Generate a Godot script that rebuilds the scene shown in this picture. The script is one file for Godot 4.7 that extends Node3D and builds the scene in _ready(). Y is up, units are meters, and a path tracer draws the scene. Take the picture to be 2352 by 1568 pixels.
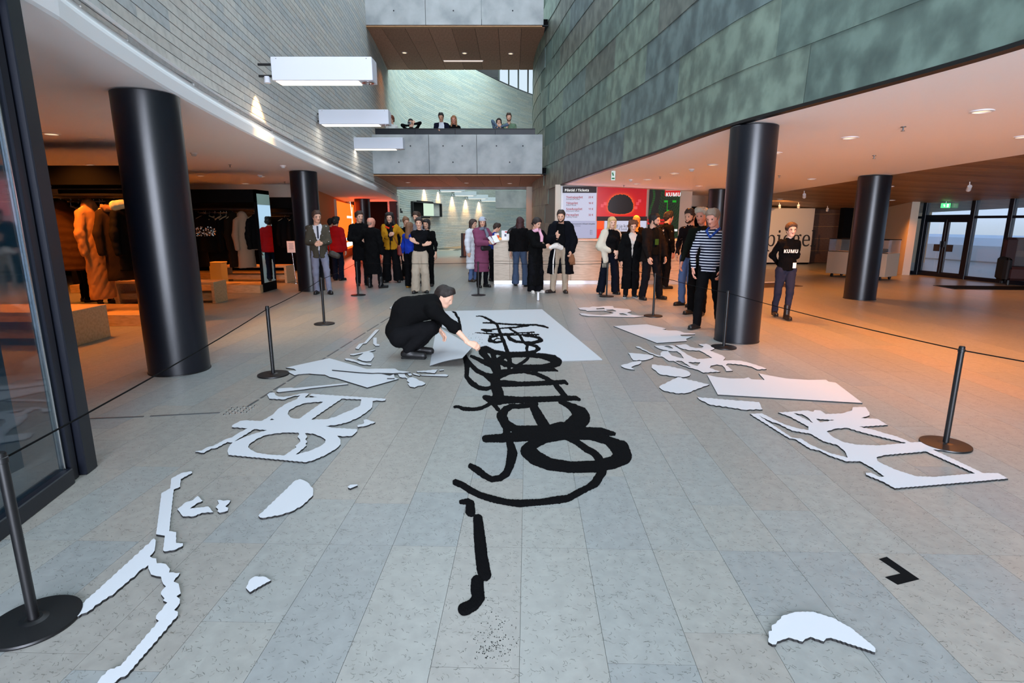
extends Node3D
# Museum foyer: black powder lettering on a stone floor, white stencil boards, visitors behind a cord barrier. x right, y up, -z into the picture; camera above the origin.
const CAMH := 1.6
const PITCH := 12.1
const FOC := 1285.0
var M := {}
var used := {}
var noi := FastNoiseLite.new()
var rng := RandomNumberGenerator.new()

func c8(r: float, g: float, b: float) -> Color: return Color(r / 255.0, g / 255.0, b / 255.0)
func ray(px: float, py: float) -> Vector3:      # direction of a photograph pixel, for placing things on known planes
	var cx := (px - 1176.0) / FOC
	var cy := -(py - 784.0) / FOC
	var t := deg_to_rad(PITCH)
	return Vector3(cx, cy * cos(t) - sin(t), -(cos(t) + cy * sin(t)))
func gp(px: float, py: float, y := 0.0) -> Vector3:   # where that line of sight meets the level y
	var r := ray(px, py)
	return Vector3(0, CAMH, 0) + r * ((y - CAMH) / r.y)
func dp(px: float, py: float, d: float) -> Vector3:   # where it meets the upright plane at distance d
	var r := ray(px, py)
	return Vector3(0, CAMH, 0) + r * (d / -r.z)
func pp(px: float, py: float, a: float, b: float, c: float) -> Vector3:  # where it meets the ceiling plane y = a + b d + c x
	var r := ray(px, py)
	return Vector3(0, CAMH, 0) + r * ((a - CAMH) / (r.y + b * r.z - c * r.x))
func hr(x: float, d: float) -> float: return 3.09 - 0.0215 * d - 0.0454 * x   # right-hand ceiling
func hl(d: float) -> float: return 2.95 - 0.018 * d                          # left-hand ceiling

func mat(key: String, col := Color.WHITE, rough := 0.8, metal := 0.0) -> StandardMaterial3D:
	if M.has(key): return M[key]
	var m := StandardMaterial3D.new()
	m.resource_name = key
	m.albedo_color = col
	m.roughness = rough
	m.metallic = metal
	if rough >= 0.8 and metal == 0.0: m.metallic_specular = 0.2
	M[key] = m
	return m
func tmat(key: String, col: Color, rough: float, metal: float, tex: Texture2D, scale: Vector3, world := true) -> StandardMaterial3D:
	if M.has(key): return M[key]
	var m := mat(key, col, rough, metal)
	m.albedo_texture = tex
	m.uv1_triplanar = true
	m.uv1_world_triplanar = world
	m.uv1_scale = scale
	return m
func glow(key: String, col: Color, e: float) -> StandardMaterial3D:
	if M.has(key): return M[key]
	var m := mat(key, Color(0.12, 0.12, 0.12), 0.6)
	m.emission_enabled = true
	m.emission = col
	m.emission_energy_multiplier = e
	return m
func ntex(freq: float, seed_: int, ramp: Array, type := FastNoiseLite.TYPE_SIMPLEX_SMOOTH, size := 512, oct := 5, stretch := 1) -> NoiseTexture2D:
	var n := FastNoiseLite.new()
	n.seed = seed_
	n.noise_type = type
	n.frequency = freq
	n.fractal_octaves = oct
	var t := NoiseTexture2D.new()
	t.width = size
	t.height = size / stretch
	t.seamless = true
	t.noise = n
	var g := Gradient.new()
	g.offsets = PackedFloat32Array([])
	g.colors = PackedColorArray([])
	for s in ramp: g.add_point(s[0], s[1])
	t.color_ramp = g
	return t

func numbered(parent: Node, called: String) -> String:
	var k := str(parent.get_instance_id()) + called
	used[k] = used.get(k, -1) + 1
	return called if used[k] == 0 else "%s_%03d" % [called, used[k]]
func thing(called: String, label: String, category: String, at := Vector3.ZERO, yaw := 0.0, group := "") -> Node3D:
	var o := Node3D.new()
	o.name = numbered(self, called)
	add_child(o)
	o.position = at
	o.rotation.y = yaw
	return tag(o, label, category, group)
func tag(o: Node3D, label: String, category: String, group := "") -> Node3D:
	if label: o.set_meta("label", label)
	if category: o.set_meta("category", category)
	if group: o.set_meta("group", group)
	return o
func put(called: String, mesh: Mesh, m: Material = null, parent: Node = self) -> MeshInstance3D:
	var o := MeshInstance3D.new()
	o.name = numbered(parent, called)
	o.mesh = mesh
	if m: o.material_override = m
	parent.add_child(o)
	return o
func struct(called: String, mesh: Mesh, m: Material, label := "") -> MeshInstance3D:
	var o := put(called, mesh, m)
	o.set_meta("kind", "structure")
	if label: o.set_meta("label", label)
	return o
func stuff(o: Node) -> Node:
	o.set_meta("kind", "stuff")
	return o

class MB:                                   # collects faces; corners counter-clockwise seen from outside
	var v := PackedVector3Array()
	var n := PackedVector3Array()
	var u := PackedVector2Array()
	var c := PackedColorArray()
	var i := PackedInt32Array()
	var col := Color.WHITE
	func tri(a: Vector3, b: Vector3, d: Vector3, na = null, nb = null, nd = null) -> void:
		var k := v.size()
		var f := (b - a).cross(d - a).normalized()
		for q in [a, b, d]: v.append(q)
		n.append(na if na != null else f); n.append(nb if nb != null else f); n.append(nd if nd != null else f)
		for q in 3:
			u.append(Vector2.ZERO); c.append(col)
		i.append(k); i.append(k + 2); i.append(k + 1)
	func quad(a: Vector3, b: Vector3, d: Vector3, e: Vector3, na = null, nb = null) -> void:   # na on a and e, nb on b and d
		var k := v.size()
		var f := (d - a).cross(e - b).normalized()
		v.append(a); v.append(b); v.append(d); v.append(e)
		n.append(na if na != null else f); n.append(nb if nb != null else f); n.append(nb if nb != null else f); n.append(na if na != null else f)
		u.append(Vector2(0, 1)); u.append(Vector2(1, 1)); u.append(Vector2(1, 0)); u.append(Vector2(0, 0))
		for q in 4: c.append(col)
		i.append(k); i.append(k + 2); i.append(k + 1); i.append(k); i.append(k + 3); i.append(k + 2)
	func box(at: Vector3, size: Vector3, bevel := 0.0, bs := Basis.IDENTITY) -> MB:
		var h := size * 0.5
		var w := h - Vector3.ONE * bevel
		for ax in 3:
			for s in [-1.0, 1.0]:
				var X := Vector3.ZERO; X[ax] = s
				var Y := Vector3.ZERO; Y[(ax + 1) % 3] = 1
				var Z := Vector3.ZERO; Z[(ax + 2) % 3] = 1
				if s < 0: 
					var t := Y; Y = Z; Z = t
				var q := func(a: float, b: float) -> Vector3: return at + bs * (X * h + Y * w * a + Z * w * b)
				quad(q.call(-1, -1), q.call(1, -1), q.call(1, 1), q.call(-1, 1))
				if bevel > 0:                                # chamfers, each laid by one of its two faces
					if s != 0:
						var ax2 := (ax + 1) % 3
						for s2 in [-1.0, 1.0]:
							var P := Vector3.ZERO; P[ax] = s
							var Q := Vector3.ZERO; Q[ax2] = s2
							var R := Vector3.ZERO; R[(ax + 2) % 3] = 1
							var a1: Vector3 = at + bs * (P * h + Q * w - R * w)
							var a2: Vector3 = at + bs * (P * h + Q * w + R * w)
							var b1: Vector3 = at + bs * (P * w + Q * h - R * w)
							var b2: Vector3 = at + bs * (P * w + Q * h + R * w)
							if s * s2 > 0: quad(a1, b1, b2, a2)
							else: quad(a2, b2, b1, a1)
		return self
	func tube(p: Array, r: Array, sides := 12, cap := true) -> MB:
		var rings := []
		var up := Vector3.UP
		var ups := []
		for k in p.size():
			var t: Vector3 = ((p[mini(k + 1, p.size() - 1)] as Vector3) - (p[maxi(k - 1, 0)] as Vector3))
			t = t.normalized() if t.length() > 1e-6 else Vector3.UP
			if k == 0 and absf(t.dot(up)) > 0.9: up = Vector3.RIGHT
			var s := t.cross(up).normalized()
			up = s.cross(t).normalized()
			var ring := []
			for j in sides:
				var a := TAU * j / sides
				ring.append(s * cos(a) + up * sin(a))
			rings.append(ring)
		for k in p.size() - 1:
			for j in sides:
				var j2 := (j + 1) % sides
				quad(p[k] + rings[k][j] * r[k], p[k + 1] + rings[k + 1][j] * r[k + 1], p[k + 1] + rings[k + 1][j2] * r[k + 1], p[k] + rings[k][j2] * r[k])
				var m := n.size() - 4
				n[m] = rings[k][j]; n[m + 1] = rings[k + 1][j]; n[m + 2] = rings[k + 1][j2]; n[m + 3] = rings[k][j2]
		if cap:
			for j in sides:
				var j2 := (j + 1) % sides
				tri(p[0], p[0] + rings[0][j] * r[0], p[0] + rings[0][j2] * r[0])
				var l := p.size() - 1
				tri(p[l], p[l] + rings[l][j2] * r[l], p[l] + rings[l][j] * r[l])
		return self
	func lathe(prof: Array, sides := 32, at := Vector3.ZERO) -> MB:     # [radius, height] from the bottom up
		for k in prof.size() - 1:
			var p: Array = prof[k]
			var q: Array = prof[k + 1]
			var d := Vector2(q[0] - p[0], q[1] - p[1])
			for j in sides:
				var a := TAU * j / sides
				var b := TAU * (j + 1) / sides
				var A := Vector3(cos(a), 0, -sin(a))
				var B := Vector3(cos(b), 0, -sin(b))
				var na := (A * d.y - Vector3.UP * d.x).normalized()
				var nb := (B * d.y - Vector3.UP * d.x).normalized()
				quad(at + A * p[0] + Vector3.UP * p[1], at + B * p[0] + Vector3.UP * p[1], at + B * q[0] + Vector3.UP * q[1], at + A * q[0] + Vector3.UP * q[1], na, nb)
		return self
	func mesh() -> ArrayMesh:
		var m := ArrayMesh.new()
		if v.is_empty(): return m
		var a := []
		a.resize(Mesh.ARRAY_MAX)
		a[Mesh.ARRAY_VERTEX] = v; a[Mesh.ARRAY_NORMAL] = n; a[Mesh.ARRAY_TEX_UV] = u; a[Mesh.ARRAY_COLOR] = c; a[Mesh.ARRAY_INDEX] = i
		m.add_surface_from_arrays(Mesh.PRIMITIVE_TRIANGLES, a)
		return m

func boxm(size: Vector3, bevel := 0.0) -> ArrayMesh: return MB.new().box(Vector3.ZERO, size, bevel).mesh()
func part_box(parent: Node, called: String, at: Vector3, size: Vector3, m: Material, bevel := 0.004) -> MeshInstance3D:
	var o := put(called, MB.new().box(at, size, bevel).mesh(), m, parent)
	return o
func text(parent: Node, called: String, s: String, cap: float, at: Vector3, yaw: float, m: Material, serif := false, align := HORIZONTAL_ALIGNMENT_LEFT, bold := false) -> MeshInstance3D:
	var t := TextMesh.new()
	var f := SystemFont.new()
	f.font_names = PackedStringArray(["Droid Serif" if serif else "Droid Sans"])
	if bold: f.font_weight = 700
	t.font = f
	t.text = s
	t.font_size = 64
	t.pixel_size = cap / 46.0
	t.depth = 0.004
	t.curve_step = 4.0
	t.horizontal_alignment = align
	var o := put(called, t, m, parent)
	o.position = at
	o.rotation.y = yaw
	return o

func _ready() -> void:
	rng.seed = 7
	noi.seed = 3
	noi.frequency = 1.0
	# camera
	var cam := Camera3D.new()
	cam.name = "camera"
	cam.fov = rad_to_deg(2.0 * atan(784.0 / FOC))
	cam.position = Vector3(0, CAMH, 0)
	cam.rotation.x = -deg_to_rad(PITCH)
	cam.current = true
	add_child(cam)
	# sky and exposure
	var we := WorldEnvironment.new()
	we.name = "environment"
	var e := Environment.new()
	e.background_mode = Environment.BG_SKY
	var sky := Sky.new()
	var sm := ProceduralSkyMaterial.new()
	sm.sky_top_color = Color(0.55, 0.68, 0.85)
	sm.sky_horizon_color = Color(0.72, 0.8, 0.9)
	sm.ground_bottom_color = Color(0.6, 0.66, 0.72)
	sm.ground_horizon_color = Color(0.7, 0.77, 0.85)
	sky.sky_material = sm
	e.sky = sky
	e.background_energy_multiplier = 1.5
	e.tonemap_mode = Environment.TONE_MAPPER_LINEAR
	e.tonemap_exposure = 1.0
	e.sdfgi_enabled = true
	e.ssao_enabled = true
	e.ssil_enabled = true
	we.environment = e
	add_child(we)
	lights()
	textures()
	shell_floor()
	shell_left()
	shell_right()
	bridges()
	back_rooms()
	letters()
	boards()
	counter_and_screen()
	cloakroom()
	right_hall()
	glass_vestibule()
	ceiling_fittings()
	barriers()
	people()

func area(called: String, at: Vector3, to: Vector3, size: Vector2, col: Color, energy: float) -> void:
	var l := AreaLight3D.new()
	l.name = called
	l.area_size = size
	l.light_color = col
	l.light_energy = energy
	l.area_range = 60.0
	l.area_attenuation = 2.0
	l.shadow_enabled = true
	add_child(l)
	l.look_at_from_position(at, to, Vector3.RIGHT if absf((to - at).normalized().y) > 0.9 else Vector3.UP)
func spot(called: String, at: Vector3, to: Vector3, angle: float, col: Color, energy: float, soft := 0.04) -> void:
	var l := SpotLight3D.new()
	l.name = called
	l.spot_angle = angle
	l.spot_angle_attenuation = 0.8
	l.spot_range = 40.0
	l.spot_attenuation = 2.0
	l.light_color = col
	l.light_energy = energy
	l.light_size = soft
	l.shadow_enabled = true
	add_child(l)
	l.look_at_from_position(at, to, Vector3.RIGHT if absf((to - at).normalized().y) > 0.9 else Vector3.UP)

const DAY := Color(0.86, 0.94, 1.0)
const WARM := Color(1.0, 0.58, 0.21)
func lights() -> void:
	# out of view: roof panels placed for daylight, and a front light behind the camera
	for k in 5:
		area("unseen_rooflight_light", Vector3(-0.6, 13.7, 1.0 - k * 9.5), Vector3(-0.6, 0, 1.0 - k * 9.5), Vector2(8, 7.0), DAY if k < 3 else Color(0.84, 0.98, 0.95), [64.0, 56.0, 54.0, 112.0, 105.0][k])
	area("unseen_front_light", Vector3(0.4, 2.25, 6.95), Vector3(0.1, 2.0, 0), Vector2(5.8, 4.2), Color(0.9, 0.93, 1.0), 275.0)  # unseen, in the entrance glass, placed to light the foyer from the front

func textures() -> void:
	# floor stone: pale ground with short dark curved flecks
	var S := 1024
	var im := Image.create(S, S, false, Image.FORMAT_RGB8)
	var n1 := FastNoiseLite.new()
	n1.seed = 5; n1.frequency = 0.012; n1.fractal_octaves = 6
	var row := PackedByteArray()
	row.resize(S * S * 3)
	for y in S:
		for x in S:
			var w := 0.9 + 0.055 * n1.get_noise_2d(x, y) * (1.0 if x > 90 and y > 90 else 0.6)
			var k := (y * S + x) * 3
			row[k] = int(255 * w); row[k + 1] = int(254 * w); row[k + 2] = int(250 * w)
	im = Image.create_from_data(S, S, false, Image.FORMAT_RGB8, row)
	var r := RandomNumberGenerator.new()
	r.seed = 11
	for s in 1500:
		var x := r.randf() * S
		var y := r.randf() * S
		var a := r.randf_range(-0.9, 0.9) + 0.4
		var bend := r.randf_range(-0.12, 0.12)
		var dark := r.randf_range(0.5, 0.86)
		for t in int(r.randf_range(6, 24)):
			for q in 1 + int(r.randf() * 2.2):
				var X := posmod(int(x), S)
				var Y := posmod(int(y) + q, S)
				var o := im.get_pixel(X, Y)
				im.set_pixel(X, Y, o * Color(dark, dark, dark * 0.97))
			x += cos(a); y += sin(a); a += bend
	for s in 200:
		var x := r.randf() * S
		var y := r.randf() * S
		var rad := r.randf_range(2.5, 7.0)
		for dx in range(-7, 8):
			for dy in range(-7, 8):
				if dx * dx + dy * dy * 2 < rad * rad:
					var X := posmod(int(x) + dx, S)
					var Y := posmod(int(y) + dy, S)
					im.set_pixel(X, Y, im.get_pixel(X, Y).lerp(Color(1, 1, 1), 0.16))
	im.generate_mipmaps()
	var ft := ImageTexture.create_from_image(im)
	var tones := [c8(158, 161, 160), c8(154, 158, 159), c8(163, 160, 155), c8(159, 157, 153), c8(152, 156, 157), c8(161, 162, 159)]
	for k in tones.size():
		var m := tmat("floor_stone_%d" % k, tones[k], 0.36, 0.0, ft, Vector3.ONE / 1.15)
		m.metallic_specular = 0.5
	tmat("floor_stone_far", Color.WHITE, 0.34, 0.0, ft, Vector3.ONE / 1.15).vertex_color_use_as_albedo = true
	var w1 := Color(1, 1, 1)
	var st := ntex(0.02, 21, [[0.0, Color(0.84, 0.84, 0.84)], [0.45, Color(0.95, 0.95, 0.95)], [1.0, w1]], FastNoiseLite.TYPE_SIMPLEX_SMOOTH, 512, 6)
	var slate := [c8(202, 201, 197), c8(194, 195, 193), c8(208, 205, 198), c8(187, 190, 190), c8(199, 195, 188)]
	for k in slate.size(): tmat("wall_stone_%d" % k, slate[k], 0.75, 0.0, st, Vector3(0.7, 0.7, 0.7))
	tmat("wall_stone_far", w1, 0.75, 0.0, st, Vector3(0.7, 0.7, 0.7)).vertex_color_use_as_albedo = true
	mat("joint", c8(58, 60, 63), 0.95)
	var co := ntex(0.006, 31, [[0.0, Color(0.8, 0.81, 0.82)], [0.5, Color(0.93, 0.93, 0.93)], [1.0, w1]], FastNoiseLite.TYPE_SIMPLEX_SMOOTH, 512, 7)
	tmat("concrete", c8(190, 192, 192), 0.85, 0.0, co, Vector3(0.35, 0.35, 0.35))
	var cu := ntex(0.011, 41, [[0.0, Color(0.62, 0.63, 0.64)], [0.38, Color(0.76, 0.77, 0.77)], [0.66, Color(0.92, 0.93, 0.92)], [1.0, w1]], FastNoiseLite.TYPE_SIMPLEX_SMOOTH, 512, 5)
	var pat := [c8(124, 144, 134), c8(118, 138, 129), c8(132, 150, 137), c8(128, 132, 122), c8(120, 125, 117), c8(116, 134, 134), c8(138, 156, 142)]
	for k in pat.size():
		var m := tmat("patina_%d" % k, pat[k], 0.45, 0.1, cu, Vector3(0.42, 0.3, 0.42))
	mat("seam", c8(96, 116, 110), 0.6, 0.1)
	var wd := ntex(0.02, 51, [[0.0, Color(0.86, 0.84, 0.81)], [0.5, Color(0.95, 0.94, 0.93)], [1.0, w1]], FastNoiseLite.TYPE_SIMPLEX_SMOOTH, 512, 3)
	tmat("pale_wood", c8(214, 196, 176), 0.5, 0.0, wd, Vector3(0.35, 2.2, 0.35))
	tmat("bench_wood", c8(206, 178, 138), 0.45, 0.0, wd, Vector3(0.5, 2.0, 2.0))
	tmat("ceiling_wood", c8(150, 112, 70), 0.5, 0.0, wd, Vector3(0.3, 1.0, 3.0))
	tmat("brown_panel", c8(118, 84, 66), 0.6, 0.0, wd, Vector3(1.5, 1.5, 0.4))
	tmat("soffit_edge_wood", c8(190, 140, 96), 0.5, 0.0, wd, Vector3(0.4, 2, 2))
	mat("ceiling_white", c8(248, 245, 244), 0.9)
	mat("white_paint", c8(232, 232, 234), 0.7)
	mat("board_white", c8(194, 197, 202), 0.6).vertex_color_use_as_albedo = true
	mat("column_black", c8(9, 12, 21), 0.34)
	mat("black_metal", c8(9, 9, 11), 0.42)
	mat("frame_black", c8(10, 15, 27), 0.38)
	mat("black_matt", c8(14, 14, 15), 0.9)
	mat("cream_wall", c8(214, 202, 186), 0.85)
	mat("eye_dark", c8(34, 24, 20), 0.85)
	mat("lips", c8(146, 74, 68), 0.85)
	mat("chrome", c8(210, 210, 212), 0.18, 1.0)
	mat("mirror", c8(205, 222, 220), 0.02, 1.0)
	var gl := mat("clear_glass", Color(0.9, 0.97, 1.0, 0.08), 0.04)
	gl.transparency = BaseMaterial3D.TRANSPARENCY_ALPHA
	var gt := mat("tinted_glass", Color(0.1, 0.22, 0.28, 0.35), 0.04)
	gt.transparency = BaseMaterial3D.TRANSPARENCY_ALPHA

var tile_a := deg_to_rad(1.6)
func tile_p(u: float, w: float, y: float) -> Vector3:        # floor grid turned a little against the camera
	return Vector3(u * cos(tile_a) + w * sin(tile_a), y, -(w * cos(tile_a) - u * sin(tile_a)))
func shell_floor() -> void:
	var f := struct("floor", MB.new().box(Vector3(0, -0.153, -14), Vector3(38, 0.3, 76)).mesh(), mat("floor_joint", c8(96, 96, 92), 0.9), "pale grey fleck-patterned stone floor in long slabs")
	var far := MB.new()
	var tw := 0.326
	var g := 0.0009
	var count := 0
	var r := RandomNumberGenerator.new()
	r.seed = 77
	var lens := [0.8, 1.1, 1.5, 1.9, 1.3]
	var u0 := -0.022
	var near := []
	for k in range(-54, 57):
		var ua := u0 + k * tw
		var w := 2.53
		var stops := [w]
		w += r.randf_range(0.35, 1.2)
		while w < 34.0:
			stops.append(w)
			w += lens[r.randi() % 5] * (1.0 if w < 16 else 1.7)
		w = 2.53 - r.randf_range(0.45, 1.2)
		while w > -7.0:
			stops.push_front(w)
			w -= lens[r.randi() % 5]
		for j in stops.size() - 1:
			var a: float = stops[j] + g
			var b: float = stops[j + 1] - g
			var wc := (a + b) * 0.5
			var p := tile_p(ua + tw * 0.5, wc, 0)
			var d := -p.z
			var seen := d > 1.0 and absf(p.x) < d * 0.96 + 0.6 and p.x > -3.2 - d * 0.35
			near.append([ua + g, ua + tw - g, a, b, (b - a) * pow(maxf(d, 0.5), -3.0) if seen else 0.0, r.randi() % 6])
	near.sort_custom(func(p, q): return p[4] > q[4])
	var lin := []
	for k in 6: lin.append((M["floor_stone_%d" % k] as StandardMaterial3D).albedo_color.srgb_to_linear())
	for k in near.size():
		var t: Array = near[k]
		var mb := far
		if k < 296: mb = MB.new()
		else: far.col = lin[t[5]]
		var A := tile_p(t[0], t[2], 0)
		var B := tile_p(t[1], t[2], 0)
		var C := tile_p(t[1], t[3], 0)
		var D := tile_p(t[0], t[3], 0)
		mb.quad(A, B, C, D)
		var dn := Vector3(0, -0.003, 0)
		mb.quad(A + dn, B + dn, B, A); mb.quad(B + dn, C + dn, C, B); mb.quad(C + dn, D + dn, D, C); mb.quad(D + dn, A + dn, A, D)
		if k < 296: put("floor_tile", mb.mesh(), M["floor_stone_%d" % t[5]], f)
	stuff(put("floor_tiles", far.mesh(), mat("floor_stone_far"), f))

# a path in plan: points every 0.25 m along a smooth line through the given plan points
func path(pts: Array) -> Array:
	var c := Curve3D.new()
	for k in pts.size():
		var p: Vector3 = pts[k]
		var a: Vector3 = pts[maxi(k - 1, 0)]
		var b: Vector3 = pts[mini(k + 1, pts.size() - 1)]
		var t := (b - a).normalized()
		c.add_point(p, -t * p.distance_to(a) * 0.33, t * p.distance_to(b) * 0.33)
	c.bake_interval = 0.05
	var out := []
	var L := c.get_baked_length()
	var n := int(L / 0.25)
	for k in n + 1: out.append(c.sample_baked(L * k / n))
	return out
func path_n(p: Array, k: int, side: float) -> Vector3:
	var t: Vector3 = (p[mini(k + 1, p.size() - 1)] - p[maxi(k - 1, 0)])
	t.y = 0
	return t.normalized().cross(Vector3.UP) * side
# a strip of cladding between path indices i0..i1 and heights y0..y1; proud of the path by o0 at the foot and o1 at the head
func slab(mb: MB, p: Array, i0: int, i1: int, y0: float, y1: float, side: float, o0: float, o1: float, step: int, trim0 := 0.0, trim1 := 0.0) -> void:
	var k := i0
	var back := minf(o0, o1) - 0.03
	while k < i1:
		var k2 := mini(k + step, i1)
		var na := path_n(p, k, side)
		var nb := path_n(p, k2, side)
		var a: Vector3 = p[k]; a.y = 0
		var b: Vector3 = p[k2]; b.y = 0
		var t := (b - a).normalized()
		if k == i0: a += t * trim0
		if k2 == i1: b -= t * trim1
		var Y0 := Vector3.UP * y0
		var Y1 := Vector3.UP * y1
		var q := [a + na * o0 + Y0, b + nb * o0 + Y0, b + nb * o1 + Y1, a + na * o1 + Y1]
		if side > 0:
			mb.quad(q[0], q[1], q[2], q[3], na, nb)
			mb.quad(a + na * back + Y0, b + nb * back + Y0, q[1], q[0])
		else:
			mb.quad(q[1], q[0], q[3], q[2], nb, na)
			mb.quad(b + nb * back + Y0, a + na * back + Y0, q[0], q[1])
		if k == i0: mb.quad(q[0], q[3], a + na * back + Y1, a + na * back + Y0)
		if k2 == i1: mb.quad(q[1], b + nb * back + Y0, b + nb * back + Y1, q[2])
		k = k2
func backing(mb: MB, p: Array, y0: Callable, y1: float, side: float, off: float, thick: float) -> void:
	for k in p.size() - 1:
		var na := path_n(p, k, side)
		var nb := path_n(p, k + 1, side)
		var a: Vector3 = p[k]; a.y = 0
		var b: Vector3 = p[k + 1]; b.y = 0
		var ya := Vector3.UP * float(y0.call(a))
		var yb := Vector3.UP * float(y0.call(b))
		var Y := Vector3.UP * y1
		var A := a - na * off
		var B := b - nb * off
		var A2 := a - na * (off + thick)
		var B2 := b - nb * (off + thick)
		mb.quad(A + ya, B + yb, B + Y, A + Y)
		mb.quad(B2 + yb, A2 + ya, A2 + Y, B2 + Y)
		mb.quad(A2 + ya, B2 + yb, B + yb, A + ya)

var lpath := []
var gpath := []
var lbreak := 0
func left_edge(px: float, py: float) -> Vector3: return pp(px, py, 2.95, -0.018, 0)
func shell_left() -> void:
	var e := []
	for q in [[80, 14], [199, 92], [284, 146], [386, 208], [488, 265], [590, 318], [692, 367], [794, 411], [880, 446], [915, 463]]: e.append(left_edge(q[0], q[1]))
	var pts := [Vector3(-2.3, 0, 7), Vector3(-2.55, 0, 1.5)]
	for q in e: pts.append(Vector3(q.x, 0, q.z))
	var last: Vector3 = pts[-1]
	pts.append_array([Vector3(-5.35, 0, -30.5), Vector3(-4.3, 0, -35), Vector3(-2.2, 0, -40.5), Vector3(1.2, 0, -47), Vector3(5, 0, -52)])
	lpath = path(pts)
	for k in lpath.size():
		if lpath[k].z > last.z: lbreak = k
	# ceiling over the left side, with its rounded white edge
	var ce := MB.new()
	for k in lbreak:
		var a: Vector3 = lpath[k]
		var b: Vector3 = lpath[k + 1]
		var ya := Vector3.UP * hl(-a.z)
		var yb := Vector3.UP * hl(-b.z)
		var A := Vector3(-19, 0, a.z)
		var B := Vector3(-19, 0, b.z)
		ce.quad(A + ya, B + yb, b + yb, a + ya)
		ce.quad(a + ya + Vector3.UP * 0.3, b + yb + Vector3.UP * 0.3, B + yb + Vector3.UP * 0.3, A + ya + Vector3.UP * 0.3)
	struct("ceiling", ce.mesh(), mat("ceiling_white"), "low white ceiling over the left side of the foyer")
	var prof := [[0.0, 0.0], [0.012, 0.02], [0.016, 0.13], [0.008, 0.16], [-0.03, 0.2], [-0.05, 0.24], [-0.06, 0.26]]
	var fa := MB.new()
	for k in lbreak:
		var a: Vector3 = lpath[k]
		var b: Vector3 = lpath[k + 1]
		var na := path_n(lpath, k, 1)
		var nb := path_n(lpath, k + 1, 1)
		for j in prof.size() - 1:
			var p: Array = prof[j]
			var q: Array = prof[j + 1]
			fa.quad(a + na * p[0] + Vector3.UP * (hl(-a.z) + p[1]), b + nb * p[0] + Vector3.UP * (hl(-b.z) + p[1]), b + nb * q[0] + Vector3.UP * (hl(-b.z) + q[1]), a + na * q[0] + Vector3.UP * (hl(-a.z) + q[1]))
	struct("trim_1", fa.mesh(), mat("white_paint"), "white rounded edge between the left ceiling and the stone wall")
	# the stone-clad wall above it, and on to the floor beyond
	var wb := MB.new()
	var foot := func(p: Vector3) -> float: return hl(-p.z) + 0.24 if p.z > last.z + 0.2 else -0.02
	backing(wb, lpath, foot, 11.5, 1, 0.075, 0.3)
	var wall := struct("wall_left", wb.mesh(), mat("joint"), "tall curved wall clad in narrow courses of pale grey stone")
	var far := MB.new()
	far.col = Color.WHITE
	var rows := []
	var r := RandomNumberGenerator.new()
	r.seed = 5
	var ch := 0.105
	var y := 0.0
	var list := []
	while y < 11.4:
		var k := r.randi() % 4
		while k < lpath.size() - 1:
			var d: float = -lpath[k].z
			var len_ := 3 + r.randi() % 4
			if d > 17: len_ = 5 + r.randi() % 6
			var k2 := mini(k + len_, lpath.size() - 1)
			var low: float = foot.call(lpath[k])
			low = maxf(low, foot.call(lpath[k2])) if d < last.z * -1.0 - 3.0 else low
			if y + ch > low + 0.02 and d > -3.0 and not in_window(lpath[k], lpath[k2], y, y + ch):
				var pr := 0.0
				if d > 3.6 and d < 17 and y < 7.5:
					var ang := (y - CAMH) / d
					if ang < 0.36: pr = 1.0 / d * len_
				list.append([k, k2, maxf(y, low - 0.004), pr, r.randf_range(0.0, 0.0009), r.randi() % 5, y + ch])
			k = k2
		y += ch
	list.sort_custom(func(p, q): return p[3] > q[3])
	for j in list.size():
		var t: Array = list[j]
		var gap := 0.008
		if j < 296:
			var mb := MB.new()
			slab(mb, lpath, t[0], t[1], t[2] + gap, t[6], 1, -0.045 + t[4], -0.0455 + t[4], 2, 0.0007, 0.0007)
			put("stone_course", mb.mesh(), M["wall_stone_%d" % t[5]], wall)
		else:
			far.col = (M["wall_stone_%d" % t[5]] as StandardMaterial3D).albedo_color.srgb_to_linear()
			slab(far, lpath, t[0], t[1], t[2] + gap, t[6], 1, -0.045 + t[4], -0.0455 + t[4], 3, 0.0007, 0.0007)
	stuff(put("stone_courses", far.mesh(), mat("wall_stone_far"), wall))
	# end face of the wall where it comes down to the floor
	var k0 := lbreak
	var P: Vector3 = lpath[k0]
	struct("wall_left_end", MB.new().box(Vector3(P.x - 0.28, hl(-P.z) * 0.5, P.z - 0.3), Vector3(0.5, hl(-P.z) + 0.5, 0.3)).mesh(), mat("wall_stone_2"), "pinkish lit stone end of the tall wall beside the dark opening")
	window_far()

func wall_cross(px: float, v: float) -> Array:                # where a line of sight meets the left wall: [point, index]
	var r := ray(px, v)
	for k in range(lbreak + 1, lpath.size() - 1):
		var a: Vector3 = lpath[k]
		var s := Vector2(r.x, r.z).cross(Vector2(a.x, a.z))
		var b: Vector3 = lpath[k + 1]
		var s2 := Vector2(r.x, r.z).cross(Vector2(b.x, b.z))
		if s * s2 <= 0:
			return [Vector3(0, CAMH, 0) + r * (a.z / r.z), k]
	return [lpath[-1], lpath.size() - 1]
var win := []
func in_window(a: Vector3, b: Vector3, y0: float, y1: float) -> bool:
	if win.is_empty():
		var A: Array = wall_cross(946, 467)
		var B: Array = wall_cross(1012, 467)
		var C: Array = wall_cross(980, 497)
		var D: Array = wall_cross(980, 466)
		win = [A[0].z, B[0].z, C[0].y, D[0].y, A[0], B[0]]
	return a.z < win[0] and b.z > win[1] and y1 > win[2] and y0 < win[3]
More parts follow.
